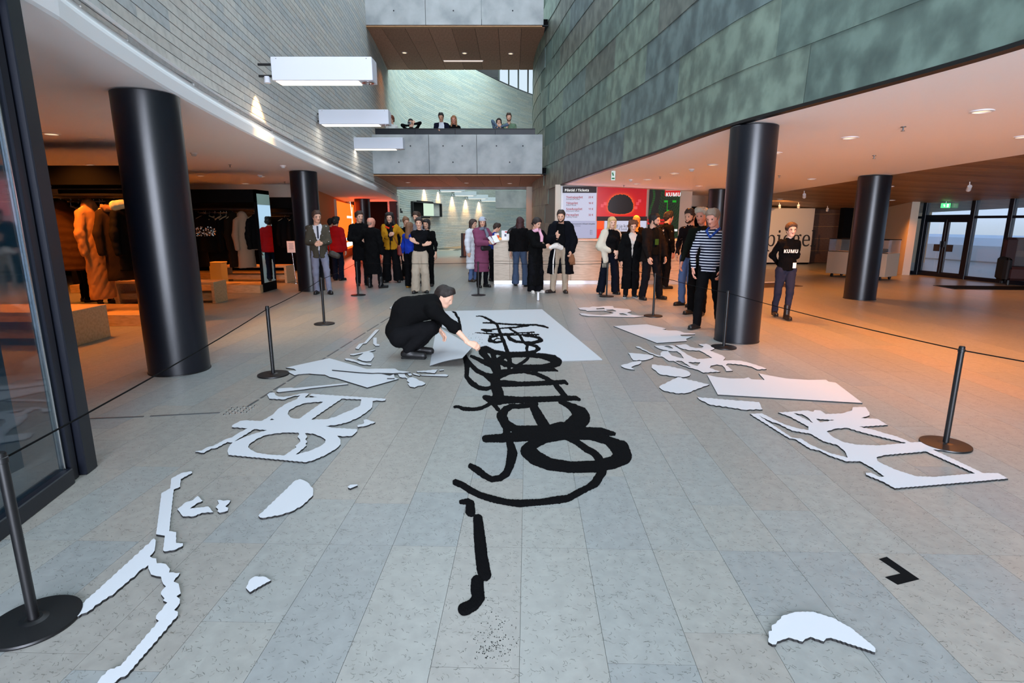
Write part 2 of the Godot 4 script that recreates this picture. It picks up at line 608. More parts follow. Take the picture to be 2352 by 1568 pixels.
func window_far() -> void:
	var A: Vector3 = win[4]
	var B: Vector3 = win[5]
	var n := (B - A); n.y = 0
	var t := n.normalized()
	n = t.cross(Vector3.UP)
	var o := Node3D.new()
	o.name = "window_1"
	add_child(o)
	o.set_meta("kind", "structure")
	o.set_meta("label", "slot window cut through the far stone wall")
	var c := (A + B) * 0.5
	c.y = (win[2] + win[3]) * 0.5
	o.transform = Transform3D(Basis(t, Vector3.UP, n), c)
	var L := Vector2(B.x - A.x, B.z - A.z).length()
	var h: float = win[3] - win[2]
	put("window_frame", MB.new().box(Vector3(0, h / 2, -0.02), Vector3(L, 0.05, 0.2)).box(Vector3(0, -h / 2, -0.02), Vector3(L, 0.05, 0.2)).box(Vector3(L / 2, 0, -0.02), Vector3(0.06, h, 0.2)).box(Vector3(-L / 2, 0, -0.02), Vector3(0.06, h, 0.2)).mesh(), mat("black_metal"), o)
	put("window_blind", MB.new().box(Vector3(-L * 0.3, 0, -0.05), Vector3(L * 0.38, h, 0.02)).mesh(), mat("black_matt"), o)
	put("window_pane", MB.new().box(Vector3(L * 0.08, 0, -0.055), Vector3(L * 0.36, h * 0.92, 0.01)).mesh(), glow("window_day", Color(0.85, 0.95, 0.85), 0.9), o)
	put("window_reveal", MB.new().box(Vector3(L * 0.37, 0, -0.055), Vector3(L * 0.22, h, 0.02)).mesh(), mat("wall_stone_1"), o)

func shell_right() -> void:
	var pts := [Vector3(3.9, 0, 7), Vector3(4.0, 0, 1), Vector3(3.9, 0, -2.5)]
	for q in [[2352, 105], [2200, 150], [2000, 205], [1850, 245], [1700, 285], [1600, 318], [1500, 355], [1400, 388], [1300, 422]]:
		var p := pp(q[0], q[1], 3.09, -0.0215, -0.0454)
		pts.append(Vector3(p.x, 0, p.z))
	pts.append_array([Vector3(1.32, 0, -18.6), Vector3(0.98, 0, -21.0), Vector3(0.85, 0, -23.5), Vector3(0.95, 0, -27)])
	gpath = path(pts)
	var fb := 0
	for k in gpath.size():
		if gpath[k].z > -18.2: fb = k
	var foot := func(p: Vector3) -> float: return hr(p.x, -p.z) if p.z > -18.2 else -0.02
	var wb := MB.new()
	for_right_backing(wb, foot)
	var wall := struct("wall_right", wb.mesh(), mat("seam"), "tall curved wall clad in overlapping green patinated copper panels")
	var r := RandomNumberGenerator.new()
	r.seed = 15
	var ph := 0.63
	for row in 18:
		var k: int = [3, 8, 0, 6, 2, 9][row % 6] + 2
		while k < gpath.size() - 1:
			var k2 := mini(k + 9 + r.randi() % 3, gpath.size() - 1)
			var mid: Vector3 = gpath[(k + k2) / 2]
			var base := hr(mid.x, -mid.z)
			var y0: float
			if gpath[k].z > -18.2:
				y0 = hr(gpath[k].x, -gpath[k].z) + row * ph
				y0 = 2.80 + row * ph if row > 0 else 2.78
			else:
				y0 = row * ph - 0.35
			if y0 > 11.0 or gpath[k].z > 2.0:
				k = k2
				continue
			var mb := MB.new()
			if row == 0 and gpath[k].z > -18.2: copper_foot(mb, k, k2, 2.80 + ph)
			else: slab(mb, gpath, k, k2, y0 + 0.001, y0 + ph + 0.01, -1, 0.022, 0.008, 2, 0.003, 0.0)
			mb.col = Color.WHITE
			put("copper_panel", mb.mesh(), M["patina_%d" % (r.randi() % 7)], wall)
			k = k2
	# white ceiling on the right, ending at the timber ceiling
	var ce := MB.new()
	for k in fb:
		var a: Vector3 = gpath[k]
		var b: Vector3 = gpath[k + 1]
		var A := Vector3(7.52, 0, a.z)
		var B := Vector3(7.52, 0, b.z)
		var f := func(p: Vector3) -> Vector3: return Vector3(p.x, hr(p.x, -p.z), p.z)
		ce.quad(f.call(a), f.call(b), f.call(B), f.call(A))
		ce.quad(f.call(A) + Vector3.UP * 0.3, f.call(B) + Vector3.UP * 0.3, f.call(b) + Vector3.UP * 0.3, f.call(a) + Vector3.UP * 0.3)
	var far: Vector3 = gpath[fb]
	ce.quad(Vector3(far.x, hr(far.x, -far.z), far.z), Vector3(far.x, hr(far.x, 24), -24), Vector3(7.52, hr(7.52, 24), -24), Vector3(7.52, hr(7.52, -far.z), far.z))
	struct("ceiling_right", ce.mesh(), mat("ceiling_white"), "white ceiling under the copper wall on the right")
	var ed := MB.new()
	for k in fb:
		var a: Vector3 = gpath[k]
		var b: Vector3 = gpath[k + 1]
		var na := path_n(gpath, k, -1)
		var nb := path_n(gpath, k + 1, -1)
		var ya := Vector3.UP * hr(a.x, -a.z)
		var yb := Vector3.UP * hr(b.x, -b.z)
		ed.quad(b + nb * 0.035 + yb, a + na * 0.035 + ya, a + na * 0.035 + ya + Vector3.UP * 0.035, b + nb * 0.035 + yb + Vector3.UP * 0.035)
		ed.quad(a + na * 0.035 + ya, b + nb * 0.035 + yb, b - nb * 0.05 + yb - Vector3.UP * 0.004, a - na * 0.05 + ya - Vector3.UP * 0.004)
	struct("trim_2", ed.mesh(), mat("black_metal"), "dark metal drip edge along the foot of the copper wall")
	# timber ceiling: boards laid across
	var slabm := MB.new()
	var P := func(x: float, d: float, u: float) -> Vector3: return Vector3(x, hr(x, d) + u, -d)
	slabm.quad(P.call(7.5, -3.0, 0.05), P.call(7.5, 26.0, 0.05), P.call(16.0, 26.0, 0.05), P.call(16.0, -3.0, 0.05))
	var wc := struct("ceiling_timber", slabm.mesh(), mat("black_matt"), "brown timber board ceiling beyond the white ceiling")
	for k in 62:
		var d := 2.5 + k * 0.38
		var mb := MB.new()
		mb.quad(P.call(7.53, d, 0.0), P.call(7.53, d + 0.365, 0.0), P.call(15.5, d + 0.365, 0.0), P.call(15.5, d, 0.0))
		mb.quad(P.call(7.53, d, 0.05), P.call(7.53, d, 0.0), P.call(15.5, d, 0.0), P.call(15.5, d, 0.05))
		mb.quad(P.call(7.53, d, 0.0), P.call(7.53, d, 0.05), P.call(7.53, d + 0.365, 0.05), P.call(7.53, d + 0.365, 0.0))
		put("ceiling_board", mb.mesh(), tmat("ceiling_wood_%d" % (k % 3), [c8(152, 114, 72), c8(140, 102, 62), c8(160, 122, 80)][k % 3], 0.5, 0.0, (M["pale_wood"] as StandardMaterial3D).albedo_texture, Vector3(0.3, 1, 3)), wc)
func for_right_backing(wb: MB, foot: Callable) -> void:
	for k in gpath.size() - 1:
		var na := path_n(gpath, k, -1)
		var nb := path_n(gpath, k + 1, -1)
		var a: Vector3 = gpath[k]; a.y = 0
		var b: Vector3 = gpath[k + 1]; b.y = 0
		var ya := Vector3.UP * float(foot.call(a))
		var yb := Vector3.UP * float(foot.call(b))
		var Y := Vector3.UP * 12.0
		wb.quad(b + yb, a + ya, a + Y, b + Y)
		wb.quad(a - na * 0.3 + ya, b - nb * 0.3 + yb, b - nb * 0.3 + Y, a - na * 0.3 + Y)
func copper_foot(mb: MB, i0: int, i1: int, y1: float) -> void:   # lowest panels: their foot follows the sloping ceiling
	for k in range(i0, i1):
		var na := path_n(gpath, k, -1)
		var nb := path_n(gpath, k + 1, -1)
		var a: Vector3 = gpath[k]; a.y = 0
		var b: Vector3 = gpath[k + 1]; b.y = 0
		var ya := Vector3.UP * (hr(a.x, -a.z) + 0.03)
		var yb := Vector3.UP * (hr(b.x, -b.z) + 0.03)
		if k == i0: a += (b - a).normalized() * 0.004
		mb.quad(b + nb * 0.03 + yb, a + na * 0.03 + ya, a + na * 0.006 + Vector3.UP * (y1 + 0.01), b + nb * 0.006 + Vector3.UP * (y1 + 0.01), nb, na)

func bridges() -> void:
	var D := 19.5
	var conc: Material = M["concrete"]
	# [y bottom, y top of the concrete, y top of rail, depth of the far side, panel joints in pixels, reference row]
	for q in [[3.12, 4.41, 4.57, 26.2, [863, 985, 1095, 1229], 350, "1", "lower"], [7.67, 10.6, 10.8, 24.8, [850, 977, 1106, 1231], 30, "2", "upper"]]:
		var o := Node3D.new()
		o.name = "bridge_deck_" + q[7]
		add_child(o)
		o.set_meta("kind", "structure")
		o.set_meta("label", "%s concrete footbridge spanning the atrium" % q[7])
		var xl := dp(q[4][0], q[5], D).x
		var xr := dp(q[4][3], q[5], D).x
		var xl2: float = xl - 0.9
		var yb: float = q[0]
		put("deck", MB.new().box(Vector3((xl2 + xr) / 2 + 0.2, yb + 0.15, -(D + q[3]) / 2), Vector3(xr - xl2 + 0.6, 0.2, q[3] - D - 0.3)).mesh(), mat("black_matt"), o)
		for k in 3:
			var xa := dp(q[4][k], q[5], D).x
			var xb := dp(q[4][k + 1], q[5], D).x
			if k == 0: xa -= 0.25
			if k == 2: xb += 0.25
			var pn := put("concrete_panel", MB.new().box(Vector3((xa + xb) / 2, (yb + q[1]) / 2 + 0.02, -D - 0.1), Vector3(xb - xa - 0.012, q[1] - yb - 0.04, 0.2), 0.006).mesh(), conc, o)
			for h in [[0.3, 0.72], [0.7, 0.72], [0.5, 0.32]]:
				put("tie_hole", MB.new().lathe([[0.0, 0.0], [0.022, 0.0], [0.022, 0.004], [0.0, 0.004]], 12).mesh(), mat("joint"), pn).transform = Transform3D(Basis(Vector3.RIGHT, PI / 2), Vector3(lerpf(xa, xb, h[0]), lerpf(yb, minf(q[1], yb + 1.4), h[1]), -D + 0.001))
		put("back_parapet", MB.new().box(Vector3((xl2 + xr) / 2, (yb + 3.3) / 2 if yb < 5 else yb + 0.3, -q[3] + 0.1), Vector3(xr - xl2 + 0.8, 0.4, 0.2)).mesh(), conc, o)
		put("edge_strip", MB.new().box(Vector3((xl + xr) / 2, yb - 0.005, -D - 0.06), Vector3(xr - xl + 0.4, 0.03, 0.16)).mesh(), M["soffit_edge_wood"], o)
		if q[7] == "lower":
			for k in 4:
				var xa: float = lerpf(xl, xr, k / 4.0)
				var xb: float = lerpf(xl, xr, (k + 1) / 4.0)
				put("rail_panel", MB.new().box(Vector3((xa + xb) / 2, (q[1] + q[2]) / 2 + 0.01, -D - 0.07), Vector3(xb - xa - 0.006, q[2] - q[1], 0.05), 0.004).mesh(), mat("frame_black"), o)
			put("top_rail", MB.new().box(Vector3((xl + xr) / 2, q[2] + 0.02, -D - 0.1), Vector3(xr - xl, 0.03, 0.14), 0.006).mesh(), mat("black_metal"), o)
		# soffit in panels
		var nx := 9
		var ny := 4
		put("soffit_backing", MB.new().box(Vector3((xl2 + xr) / 2 + 0.2, yb + 0.04, -(D + q[3]) / 2), Vector3(xr - xl2 + 0.6, 0.02, q[3] - D - 0.1)).mesh(), mat("joint"), o)
		for a in nx:
			for b in ny:
				var w: float = (xr + 0.3 - xl2 + 0.3) / nx
				var d: float = (q[3] - D - 0.2) / ny
				put("soffit_panel", MB.new().box(Vector3(xl2 - 0.3 + w * (a + 0.5), yb + 0.012, -D - 0.15 - d * (b + 0.5)), Vector3(w - 0.01, 0.02, d - 0.01), 0.003).mesh(), tmat("soffit_brown_%d" % ((a * 5 + b * 3) % 3), [c8(188, 138, 112), c8(178, 130, 104), c8(196, 146, 120)][(a * 5 + b * 3) % 3], 0.7, 0.0, (M["pale_wood"] as StandardMaterial3D).albedo_texture, Vector3(1.5, 1.5, 0.4)), o)
	# a further concrete beam deep in the atrium
	var A := dp(1138, 437, 30)
	var B := dp(1225, 478, 30)
	struct("bridge_far", MB.new().box(Vector3((A.x + B.x) / 2, (A.y + B.y) / 2, -30.4), Vector3(B.x - A.x, A.y - B.y, 0.7), 0.01).mesh(), conc, "far concrete beam crossing the atrium behind the ticket hall")
	struct("bridge_far_rail", MB.new().box(Vector3((A.x + B.x) / 2, A.y + 0.1, -30.2), Vector3(B.x - A.x, 0.1, 0.1), 0.01).mesh(), mat("black_metal"), "dark rail over the far concrete beam")
	# linear lamp and downlights under the bridges
	var p := gpl(1064, 139, 7.67)
	var ll := thing("linear_lamp", "thin white linear lamp under the upper bridge", "lamp", p)
	put("diffuser", MB.new().box(Vector3(0, -0.02, 0), Vector3(1.5, 0.04, 0.06), 0.005).mesh(), glow("linear_glow", Color(1, 0.93, 0.88), 0.8), ll)
	put("housing", MB.new().box(Vector3(0, 0.01, 0), Vector3(1.56, 0.03, 0.09), 0.004).mesh(), mat("white_paint"), ll)
	for s in [[929, 121, 7.67, "left downlight under the upper bridge"], [1067, 122, 7.67, "middle downlight under the upper bridge, above the linear lamp"], [1173, 123, 7.67, "right downlight under the upper bridge"], [937, 419, 3.12, "left downlight under the lower bridge"], [1071, 420, 3.12, "middle downlight under the lower bridge"], [1171, 421, 3.12, "right downlight under the lower bridge"]]:
		downlight(gpl(s[0], s[1], s[2]), "round recessed " + s[3], 0.1, 2.2)
	# roof over the whole atrium with rooflights out of view, placed to light it
	var roof := MB.new().box(Vector3(-1, 14.15, -20), Vector3(22, 0.3, 66))
	struct("ceiling_atrium", roof.mesh(), mat("ceiling_white"), "high roof over the atrium")
	for k in 5:
		var o := thing("unseen_rooflight", ["unseen daylight panel in the high roof above the entrance", "unseen daylight panel in the high roof above the powder lettering", "unseen daylight panel in the high roof above the crouching man", "unseen daylight panel in the high roof behind the bridges", "unseen daylight panel in the high roof over the far stone wall"][k], "skylight", Vector3(-0.6, 13.95, 1.0 - k * 9.5))
		put("diffuser", MB.new().box(Vector3(0, -0.02, 0), Vector3(8, 0.03, 7)).mesh(), glow("rooflight_glow", DAY, 1.2), o)
		put("frame", MB.new().box(Vector3(0, -0.03, 3.55), Vector3(8.2, 0.08, 0.1)).box(Vector3(0, -0.03, -3.55), Vector3(8.2, 0.08, 0.1)).box(Vector3(4.05, -0.03, 0), Vector3(0.1, 0.08, 7.2)).box(Vector3(-4.05, -0.03, 0), Vector3(0.1, 0.08, 7.2)).mesh(), mat("white_paint"), o)
	# unseen end and side walls, placed to keep sky light out; a clerestory runs between wall head and roof
	struct("wall_back", MB.new().box(Vector3(-1, 7, -53.2), Vector3(22, 15, 0.3)).mesh(), M["wall_stone_1"], "end wall of the atrium")
	for s in [[-12.0, "wall_unseen_left"], [10.0, "wall_unseen_right"]]:
		struct(s[1], MB.new().box(Vector3(s[0], 8.6, -20), Vector3(0.3, 11.2, 66)).mesh(), mat("ceiling_white"))
	var cl := Node3D.new()
	cl.name = "window_2"
	add_child(cl)
	cl.set_meta("kind", "structure")
	cl.set_meta("label", "bright clerestory glazing at the head of the far stone wall")
	for k in range(lpath.size() - 44, lpath.size() - 2, 6):
		var a: Vector3 = lpath[k] + Vector3(0, 11.5, 0)
		var b: Vector3 = lpath[mini(k + 6, lpath.size() - 1)] + Vector3(0, 11.5, 0)
		var n := path_n(lpath, k, 1) * 0.02
		var U := Vector3.UP * 2.4
		var mb := MB.new()
		mb.quad(a + n, b + n, b + n + U, a + n + U)
		put("window_pane", mb.mesh(), glow("clerestory_glow", DAY, 0.95), cl)
		put("mullion", MB.new().box(a + n * 2 + U * 0.5, Vector3(0.12, 2.4, 0.12)).mesh(), mat("black_metal"), cl)
func gpl(px: float, py: float, y: float) -> Vector3: return gp(px, py, y)

func back_rooms() -> void:
	# outer shell, thick and closed
	struct("wall_outer_left", MB.new().box(Vector3(-18.9, 1.6, -14), Vector3(0.3, 3.8, 76)).mesh(), mat("black_matt"))
	struct("wall_cloakroom", MB.new().box(Vector3(-12.6, 1.4, -17.2), Vector3(12.6, 3.2, 0.25)).mesh(), mat("black_matt"), "black back wall of the cloakroom")
	struct("wall_cloakroom_band", MB.new().box(Vector3(-10.5, 2.47, -16.9), Vector3(8.6, 0.36, 0.2)).mesh(), mat("cream_wall"), "cream band above the far coat racks")
	struct("wall_entrance", MB.new().box(Vector3(-9.5, 7, 7.2), Vector3(14, 15, 0.3)).box(Vector3(11, 7, 7.2), Vector3(14, 15, 0.3)).box(Vector3(0.2, 9.5, 7.2), Vector3(7, 10, 0.3)).mesh(), mat("cream_wall"), "entrance wall behind the viewer")
	var eg := Node3D.new()
	eg.name = "window_3"
	add_child(eg)
	eg.set_meta("kind", "structure")
	put("window_pane", MB.new().box(Vector3(0.2, 2.3, 7.2), Vector3(6.2, 4.4, 0.02)).mesh(), mat("clear_glass"), eg)
	for k in 4: put("mullion", MB.new().box(Vector3(-2.9 + k * 2.07, 2.25, 7.15), Vector3(0.1, 4.5, 0.14)).mesh(), mat("frame_black"), eg)
	# passage on the left with the orange light panel
	var A := dp(728, 590, 18.2)
	var B := dp(822, 575, 30.5)
	A.y = 0; B.y = 0
	var t := (B - A).normalized()
	var n := t.cross(Vector3.UP)
	var bs := Basis(t, Vector3.UP, n)
	var L := A.distance_to(B)
	struct("wall_passage", MB.new().box((A + B) / 2 + Vector3(0, 1.4, 0) - n * 0.15, Vector3(L, 2.9, 0.3), 0.0, bs).mesh(), mat("orange_wall", c8(206, 130, 70), 0.7), "orange lit wall of the passage on the left")
	var pa := gp_plane(770, 500, A, n)
	var pb := gp_plane(811, 500, A, n)
	var top := gp_plane(790, 466, A, n).y
	var bot := gp_plane(790, 574, A, n).y
	var w := Vector2(pb.x - pa.x, pb.z - pa.z).length()
	var o := thing("light_panel", "glowing orange wall panel with a white arrow in the left passage", "light panel")
	o.transform = Transform3D(bs, Vector3((pa.x + pb.x) / 2, (top + bot) / 2, (pa.z + pb.z) / 2) + n * 0.04)
	put("panel", MB.new().box(Vector3.ZERO, Vector3(w, top - bot, 0.06), 0.01).mesh(), glow("panel_orange", Color(1.0, 0.42, 0.12), 1.7), o)
	put("frame", MB.new().box(Vector3(-w / 2 - 0.06, 0, 0), Vector3(0.1, top - bot + 0.1, 0.1), 0.01).mesh(), mat("cream_wall"), o)
	var aw := glow("arrow_white", Color(1, 0.95, 0.85), 2.0)
	var ar := MB.new()
	var ay := (top - bot) * 0.2
	ar.box(Vector3(w * 0.18, ay, 0.035), Vector3(w * 0.34, 0.1, 0.01))
	for s in [-1, 1]: ar.box(Vector3(w * 0.3, ay + s * 0.22, 0.035), Vector3(w * 0.26, 0.1, 0.01), 0.0, Basis(Vector3.BACK, -s * 1.0))
	put("arrow", ar.mesh(), aw, o)
	put("lettering_band", MB.new().box(Vector3(0.1, -(top - bot) * 0.28, 0.035), Vector3(w * 0.7, 0.12, 0.01)).box(Vector3(0.1, -(top - bot) * 0.4, 0.035), Vector3(w * 0.7, 0.2, 0.01)).mesh(), aw, o)
	area("light_panel_light", o.position + n * 0.3, o.position + n * 3 + Vector3(0, -0.4, 0), Vector2(w, top - bot), Color(1.0, 0.22, 0.08), 16.0)
	# black slab as shade in the doorway beyond, and the columns
	var C := dp(852, 590, 29.5)
	var E := dp(908, 590, 29.5)
	struct("wall_opening_shade", MB.new().box(Vector3((C.x + E.x) / 2, 1.3, -29.6), Vector3(E.x - C.x + 0.6, 2.9, 0.2)).mesh(), mat("black_matt"), "black slab painted as shade in the doorway ending the left passage")
	struct("wall_passage_end", MB.new().box(Vector3(-10.5, 1.3, -31), Vector3(9.5, 3, 0.2)).mesh(), mat("orange_wall"))
	for q in [[416, 866, 0.3, "black round column nearest on the left, in front of the cloakroom", 6.0], [717, 670, 0.3, "black round column behind the man in the grey-brown blazer", 12.9], [1690, 791, 0.29, "black round column on the right, beside the man in the striped jumper", 7.4], [1973, 690, 0.3, "black round column on the far right, in front of the display case", 11.4], [839, 594, 0.32, "thin-looking far black column beside the orange light panel", 24.0], [1640, 620, 0.3, "far black column behind the grey-haired man", 16.2]]:
		var p := gp(q[0], q[1])
		p.z = minf(p.z, -q[4]) if q[4] > 20 or q[4] == 16.2 else p.z - q[2]
		if q[4] > 16: p = dp(q[0], 500, q[4])
		p.y = 0
		p.x = dp(q[0], q[1], -p.z).x
		var hgt := hl(-p.z) if p.x < 0 else hr(p.x, -p.z)
		var col := thing("column", q[3], "column", p)
		put("shaft", MB.new().lathe([[0.0, 0.0], [q[2], 0.0], [q[2], hgt - 0.012], [q[2] - 0.01, hgt - 0.004], [0.0, hgt - 0.004]], 48).mesh(), mat("column_black"), col)
		put("floor_ring", MB.new().lathe([[q[2], 0.0], [q[2] + 0.006, 0.0], [q[2] + 0.006, 0.012], [q[2], 0.014]], 48).mesh(), mat("black_metal"), col)
func gp_plane(px: float, py: float, at: Vector3, n: Vector3) -> Vector3:
	var r := ray(px, py)
	var o := Vector3(0, CAMH, 0)
	return o + r * ((at - o).dot(n) / r.dot(n))

# ---- things on the floor -------------------------------------------------
func floats(s: String) -> PackedVector2Array:
	var o := PackedVector2Array()
	var t := s.split_floats(" ", false)
	for k in t.size() / 2: o.append(Vector2(t[k * 2], t[k * 2 + 1]))
	return o
func stroke_field(x0: float, y0: float, nx: int, ny: int, step: float, rough: float) -> PackedFloat32Array:
	var f := PackedFloat32Array()
	f.resize(nx * ny)
	f.fill(99.0)
	for s in STROKES:
		var pts := []
		for t in s.split(" "):
			var q: PackedFloat64Array = t.split_floats(",")
			pts.append(Vector3(q[0], q[1], q[2]))
		for k in maxi(pts.size() - 1, 1):
			var a: Vector3 = pts[k]
			var b: Vector3 = pts[mini(k + 1, pts.size() - 1)]
			var m := maxf(a.z, b.z) + 4.0 * step
			var ix0 := clampi(int((minf(a.x, b.x) - m - x0) / step), 0, nx)
			var ix1 := clampi(int((maxf(a.x, b.x) + m - x0) / step) + 1, 0, nx)
			var iy0 := clampi(int((minf(a.y, b.y) - m - y0) / step), 0, ny)
			var iy1 := clampi(int((maxf(a.y, b.y) + m - y0) / step) + 1, 0, ny)
			var A := Vector2(a.x, a.y)
			var ab := Vector2(b.x, b.y) - A
			var l2 := maxf(ab.length_squared(), 0.001)
			for iy in range(iy0, iy1):
				for ix in range(ix0, ix1):
					var q := Vector2(x0 + ix * step, y0 + iy * step) - A
					var t := clampf(q.dot(ab) / l2, 0.0, 1.0)
					var d := (q - ab * t).length() - lerpf(a.z, b.z, t)
					var i := iy * nx + ix
					if d < f[i]: f[i] = d
	for iy in ny:
		for ix in nx:
			var i := iy * nx + ix
			if f[i] < 8.0: f[i] += noi.get_noise_2d((x0 + ix * step) * 0.16, (y0 + iy * step) * 0.16) * rough
	return f
# plate over the region where the field is negative, in pixel steps laid onto the floor; top(px, py, field) gives its height
func field_plate(f: PackedFloat32Array, x0: float, y0: float, nx: int, ny: int, step: float, top: Callable, rim := Color.WHITE) -> ArrayMesh:
	var mb := MB.new()
	var off := [Vector2(0, 0), Vector2(1, 0), Vector2(1, 1), Vector2(0, 1)]
	for iy in ny - 1:
		for ix in nx - 1:
			var i := iy * nx + ix
			var val := [f[i], f[i + 1], f[i + nx + 1], f[i + nx]]
			if val[0] > 0 and val[1] > 0 and val[2] > 0 and val[3] > 0: continue
			var poly := []
			var edge := []
			for k in 4:
				var a: float = val[k]
				var b: float = val[(k + 1) % 4]
				if a <= 0: poly.append(Vector3(ix + off[k].x, iy + off[k].y, a))
				if (a <= 0) != (b <= 0):
					var t := a / (a - b)
					var q: Vector2 = (off[k] as Vector2).lerp(off[(k + 1) % 4], t)
					poly.append(Vector3(ix + q.x, iy + q.y, 0))
					edge.append(poly.size() - 1)
			var P := []
			for q in poly:
				var g := gp(x0 + q.x * step, y0 + q.y * step)
				g.y = top.call(x0 + q.x * step, y0 + q.y * step, q.z)
				P.append(g)
			for k in range(1, P.size() - 1): mb.tri(P[0], P[k + 1], P[k])
			if edge.size() == 2:
				var a: Vector3 = P[edge[0]]
				var b: Vector3 = P[edge[1]]
				if edge[0] + 1 != edge[1]:
					var t := a; a = b; b = t
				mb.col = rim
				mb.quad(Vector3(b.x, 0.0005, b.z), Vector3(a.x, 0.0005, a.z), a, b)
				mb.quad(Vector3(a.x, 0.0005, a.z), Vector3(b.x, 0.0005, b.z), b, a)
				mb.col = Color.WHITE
	return mb.mesh()
func letters() -> void:
	var n := FastNoiseLite.new()
	n.frequency = 0.09
	n.seed = 4
	var nx := 216
	var ny := 356
	var f := stroke_field(1032, 705, nx, ny, 2.0, 1.5)
	var pm := mat("black_powder", c8(7, 7, 9), 0.95)
	var o := put("powder_lettering", field_plate(f, 1032, 705, nx, ny, 2.0, func(x, y, d): return 0.004 + 0.004 * clampf(-d / 5.0, 0, 1) + 0.0018 * n.get_noise_2d(x * 3.0, y * 3.0) * clampf(-d / 3.0, 0, 1)), pm)
	tag(o, "black powder lettering of stretched overlapping letters poured along the middle of the floor", "floor lettering")
	stuff(o)
	# loose grains blown from it
	var mb := MB.new()
	var r := RandomNumberGenerator.new()
	r.seed = 9
	for k in 900:
		var p: Vector2
		if k < 60: p = Vector2(1062 + r.randf() * 80, 760 + r.randf() * 45)
		elif k < 230: p = Vector2(1135 + r.randfn(0, 26), 1470 + r.randfn(0, 26))
		else:
			var iy := r.randi() % ny
			var ix := r.randi() % nx
			if f[iy * nx + ix] > 9.0 or f[iy * nx + ix] < 0: continue
			p = Vector2(1032 + ix * 2 + r.randf() * 2, 705 + iy * 2 + r.randf() * 2)
		var g := gp(p.x, p.y)
		var s := r.randf_range(0.0010, 0.0028) * (2.2 if k < 60 else 1.0)
		if k < 60: g.y = 0.0095
		mb.box(g + Vector3(0, s * 0.3, 0), Vector3(s * r.randf_range(1, 2), s * 0.6, s), 0.0, Basis(Vector3.UP, r.randf() * 3))
	var gr := put("powder_grains", mb.mesh(), pm)
	tag(gr, "loose black grains scattered round the powder lettering and the white board", "powder")
	stuff(gr)
	# the stencil board still lying on the back half, cut through where the powder shows
	nx = 400
	ny = 124
	f = stroke_field(988, 708, nx, ny, 1.0, 1.0)
	var outer := floats("1018,715 1245,711 1384,827 1290,830 1255,816 1200,814 1150,816 1110,804 1085,795 1062,768 1003,748".replace(",", " "))
	for iy in ny:
		for ix in nx:
			var p := Vector2(988 + ix, 708 + iy)
			var d := 1e9
			for k in outer.size(): d = minf(d, p.distance_to(Geometry2D.get_closest_point_to_segment(p, outer[k], outer[(k + 1) % outer.size()])))
			if Geometry2D.is_point_in_polygon(p, outer): d = -d
			var i := iy * nx + ix
			f[i] = maxf(d, -f[i])
	var b := thing("stencil_board", "large white stencil board cut through by the black lettering, its near left corner being lifted", "stencil board", gp(1200, 770))
	var bm := put("board", field_plate(f, 988, 708, nx, ny, 1.0, func(_x, _y, _d): return 0.0085), mat("board_white"), b)
	bm.position = -b.position
	# its lifted corner
	var A := gp(1003, 748, 0.009)
	var B := gp(1086, 796, 0.05)
	var C := gp(1062, 822, 0.10)
	var D := gp(987, 840, 0.006)
	var fl := MB.new()
	for k in 8:
		for j in 8:
			var q := func(u: float, w: float) -> Vector3: return A.lerp(B, u).lerp(D.lerp(C, u), w) + Vector3.UP * 0.012 * sin(u * PI) * w
			var p0: Vector3 = q.call(k / 8.0, j / 8.0)
			var p1: Vector3 = q.call((k + 1) / 8.0, j / 8.0)
			var p2: Vector3 = q.call((k + 1) / 8.0, (j + 1) / 8.0)
			var p3: Vector3 = q.call(k / 8.0, (j + 1) / 8.0)
			fl.quad(p3, p2, p1, p0)
			var t := Vector3.DOWN * 0.008
			fl.quad(p0 + t, p1 + t, p2 + t, p3 + t)
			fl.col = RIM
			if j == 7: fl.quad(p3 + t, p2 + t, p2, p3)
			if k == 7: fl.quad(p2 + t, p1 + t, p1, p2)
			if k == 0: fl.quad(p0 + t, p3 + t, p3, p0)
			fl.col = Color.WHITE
	put("lifted_corner", fl.mesh(), mat("board_white"), b).position = -b.position

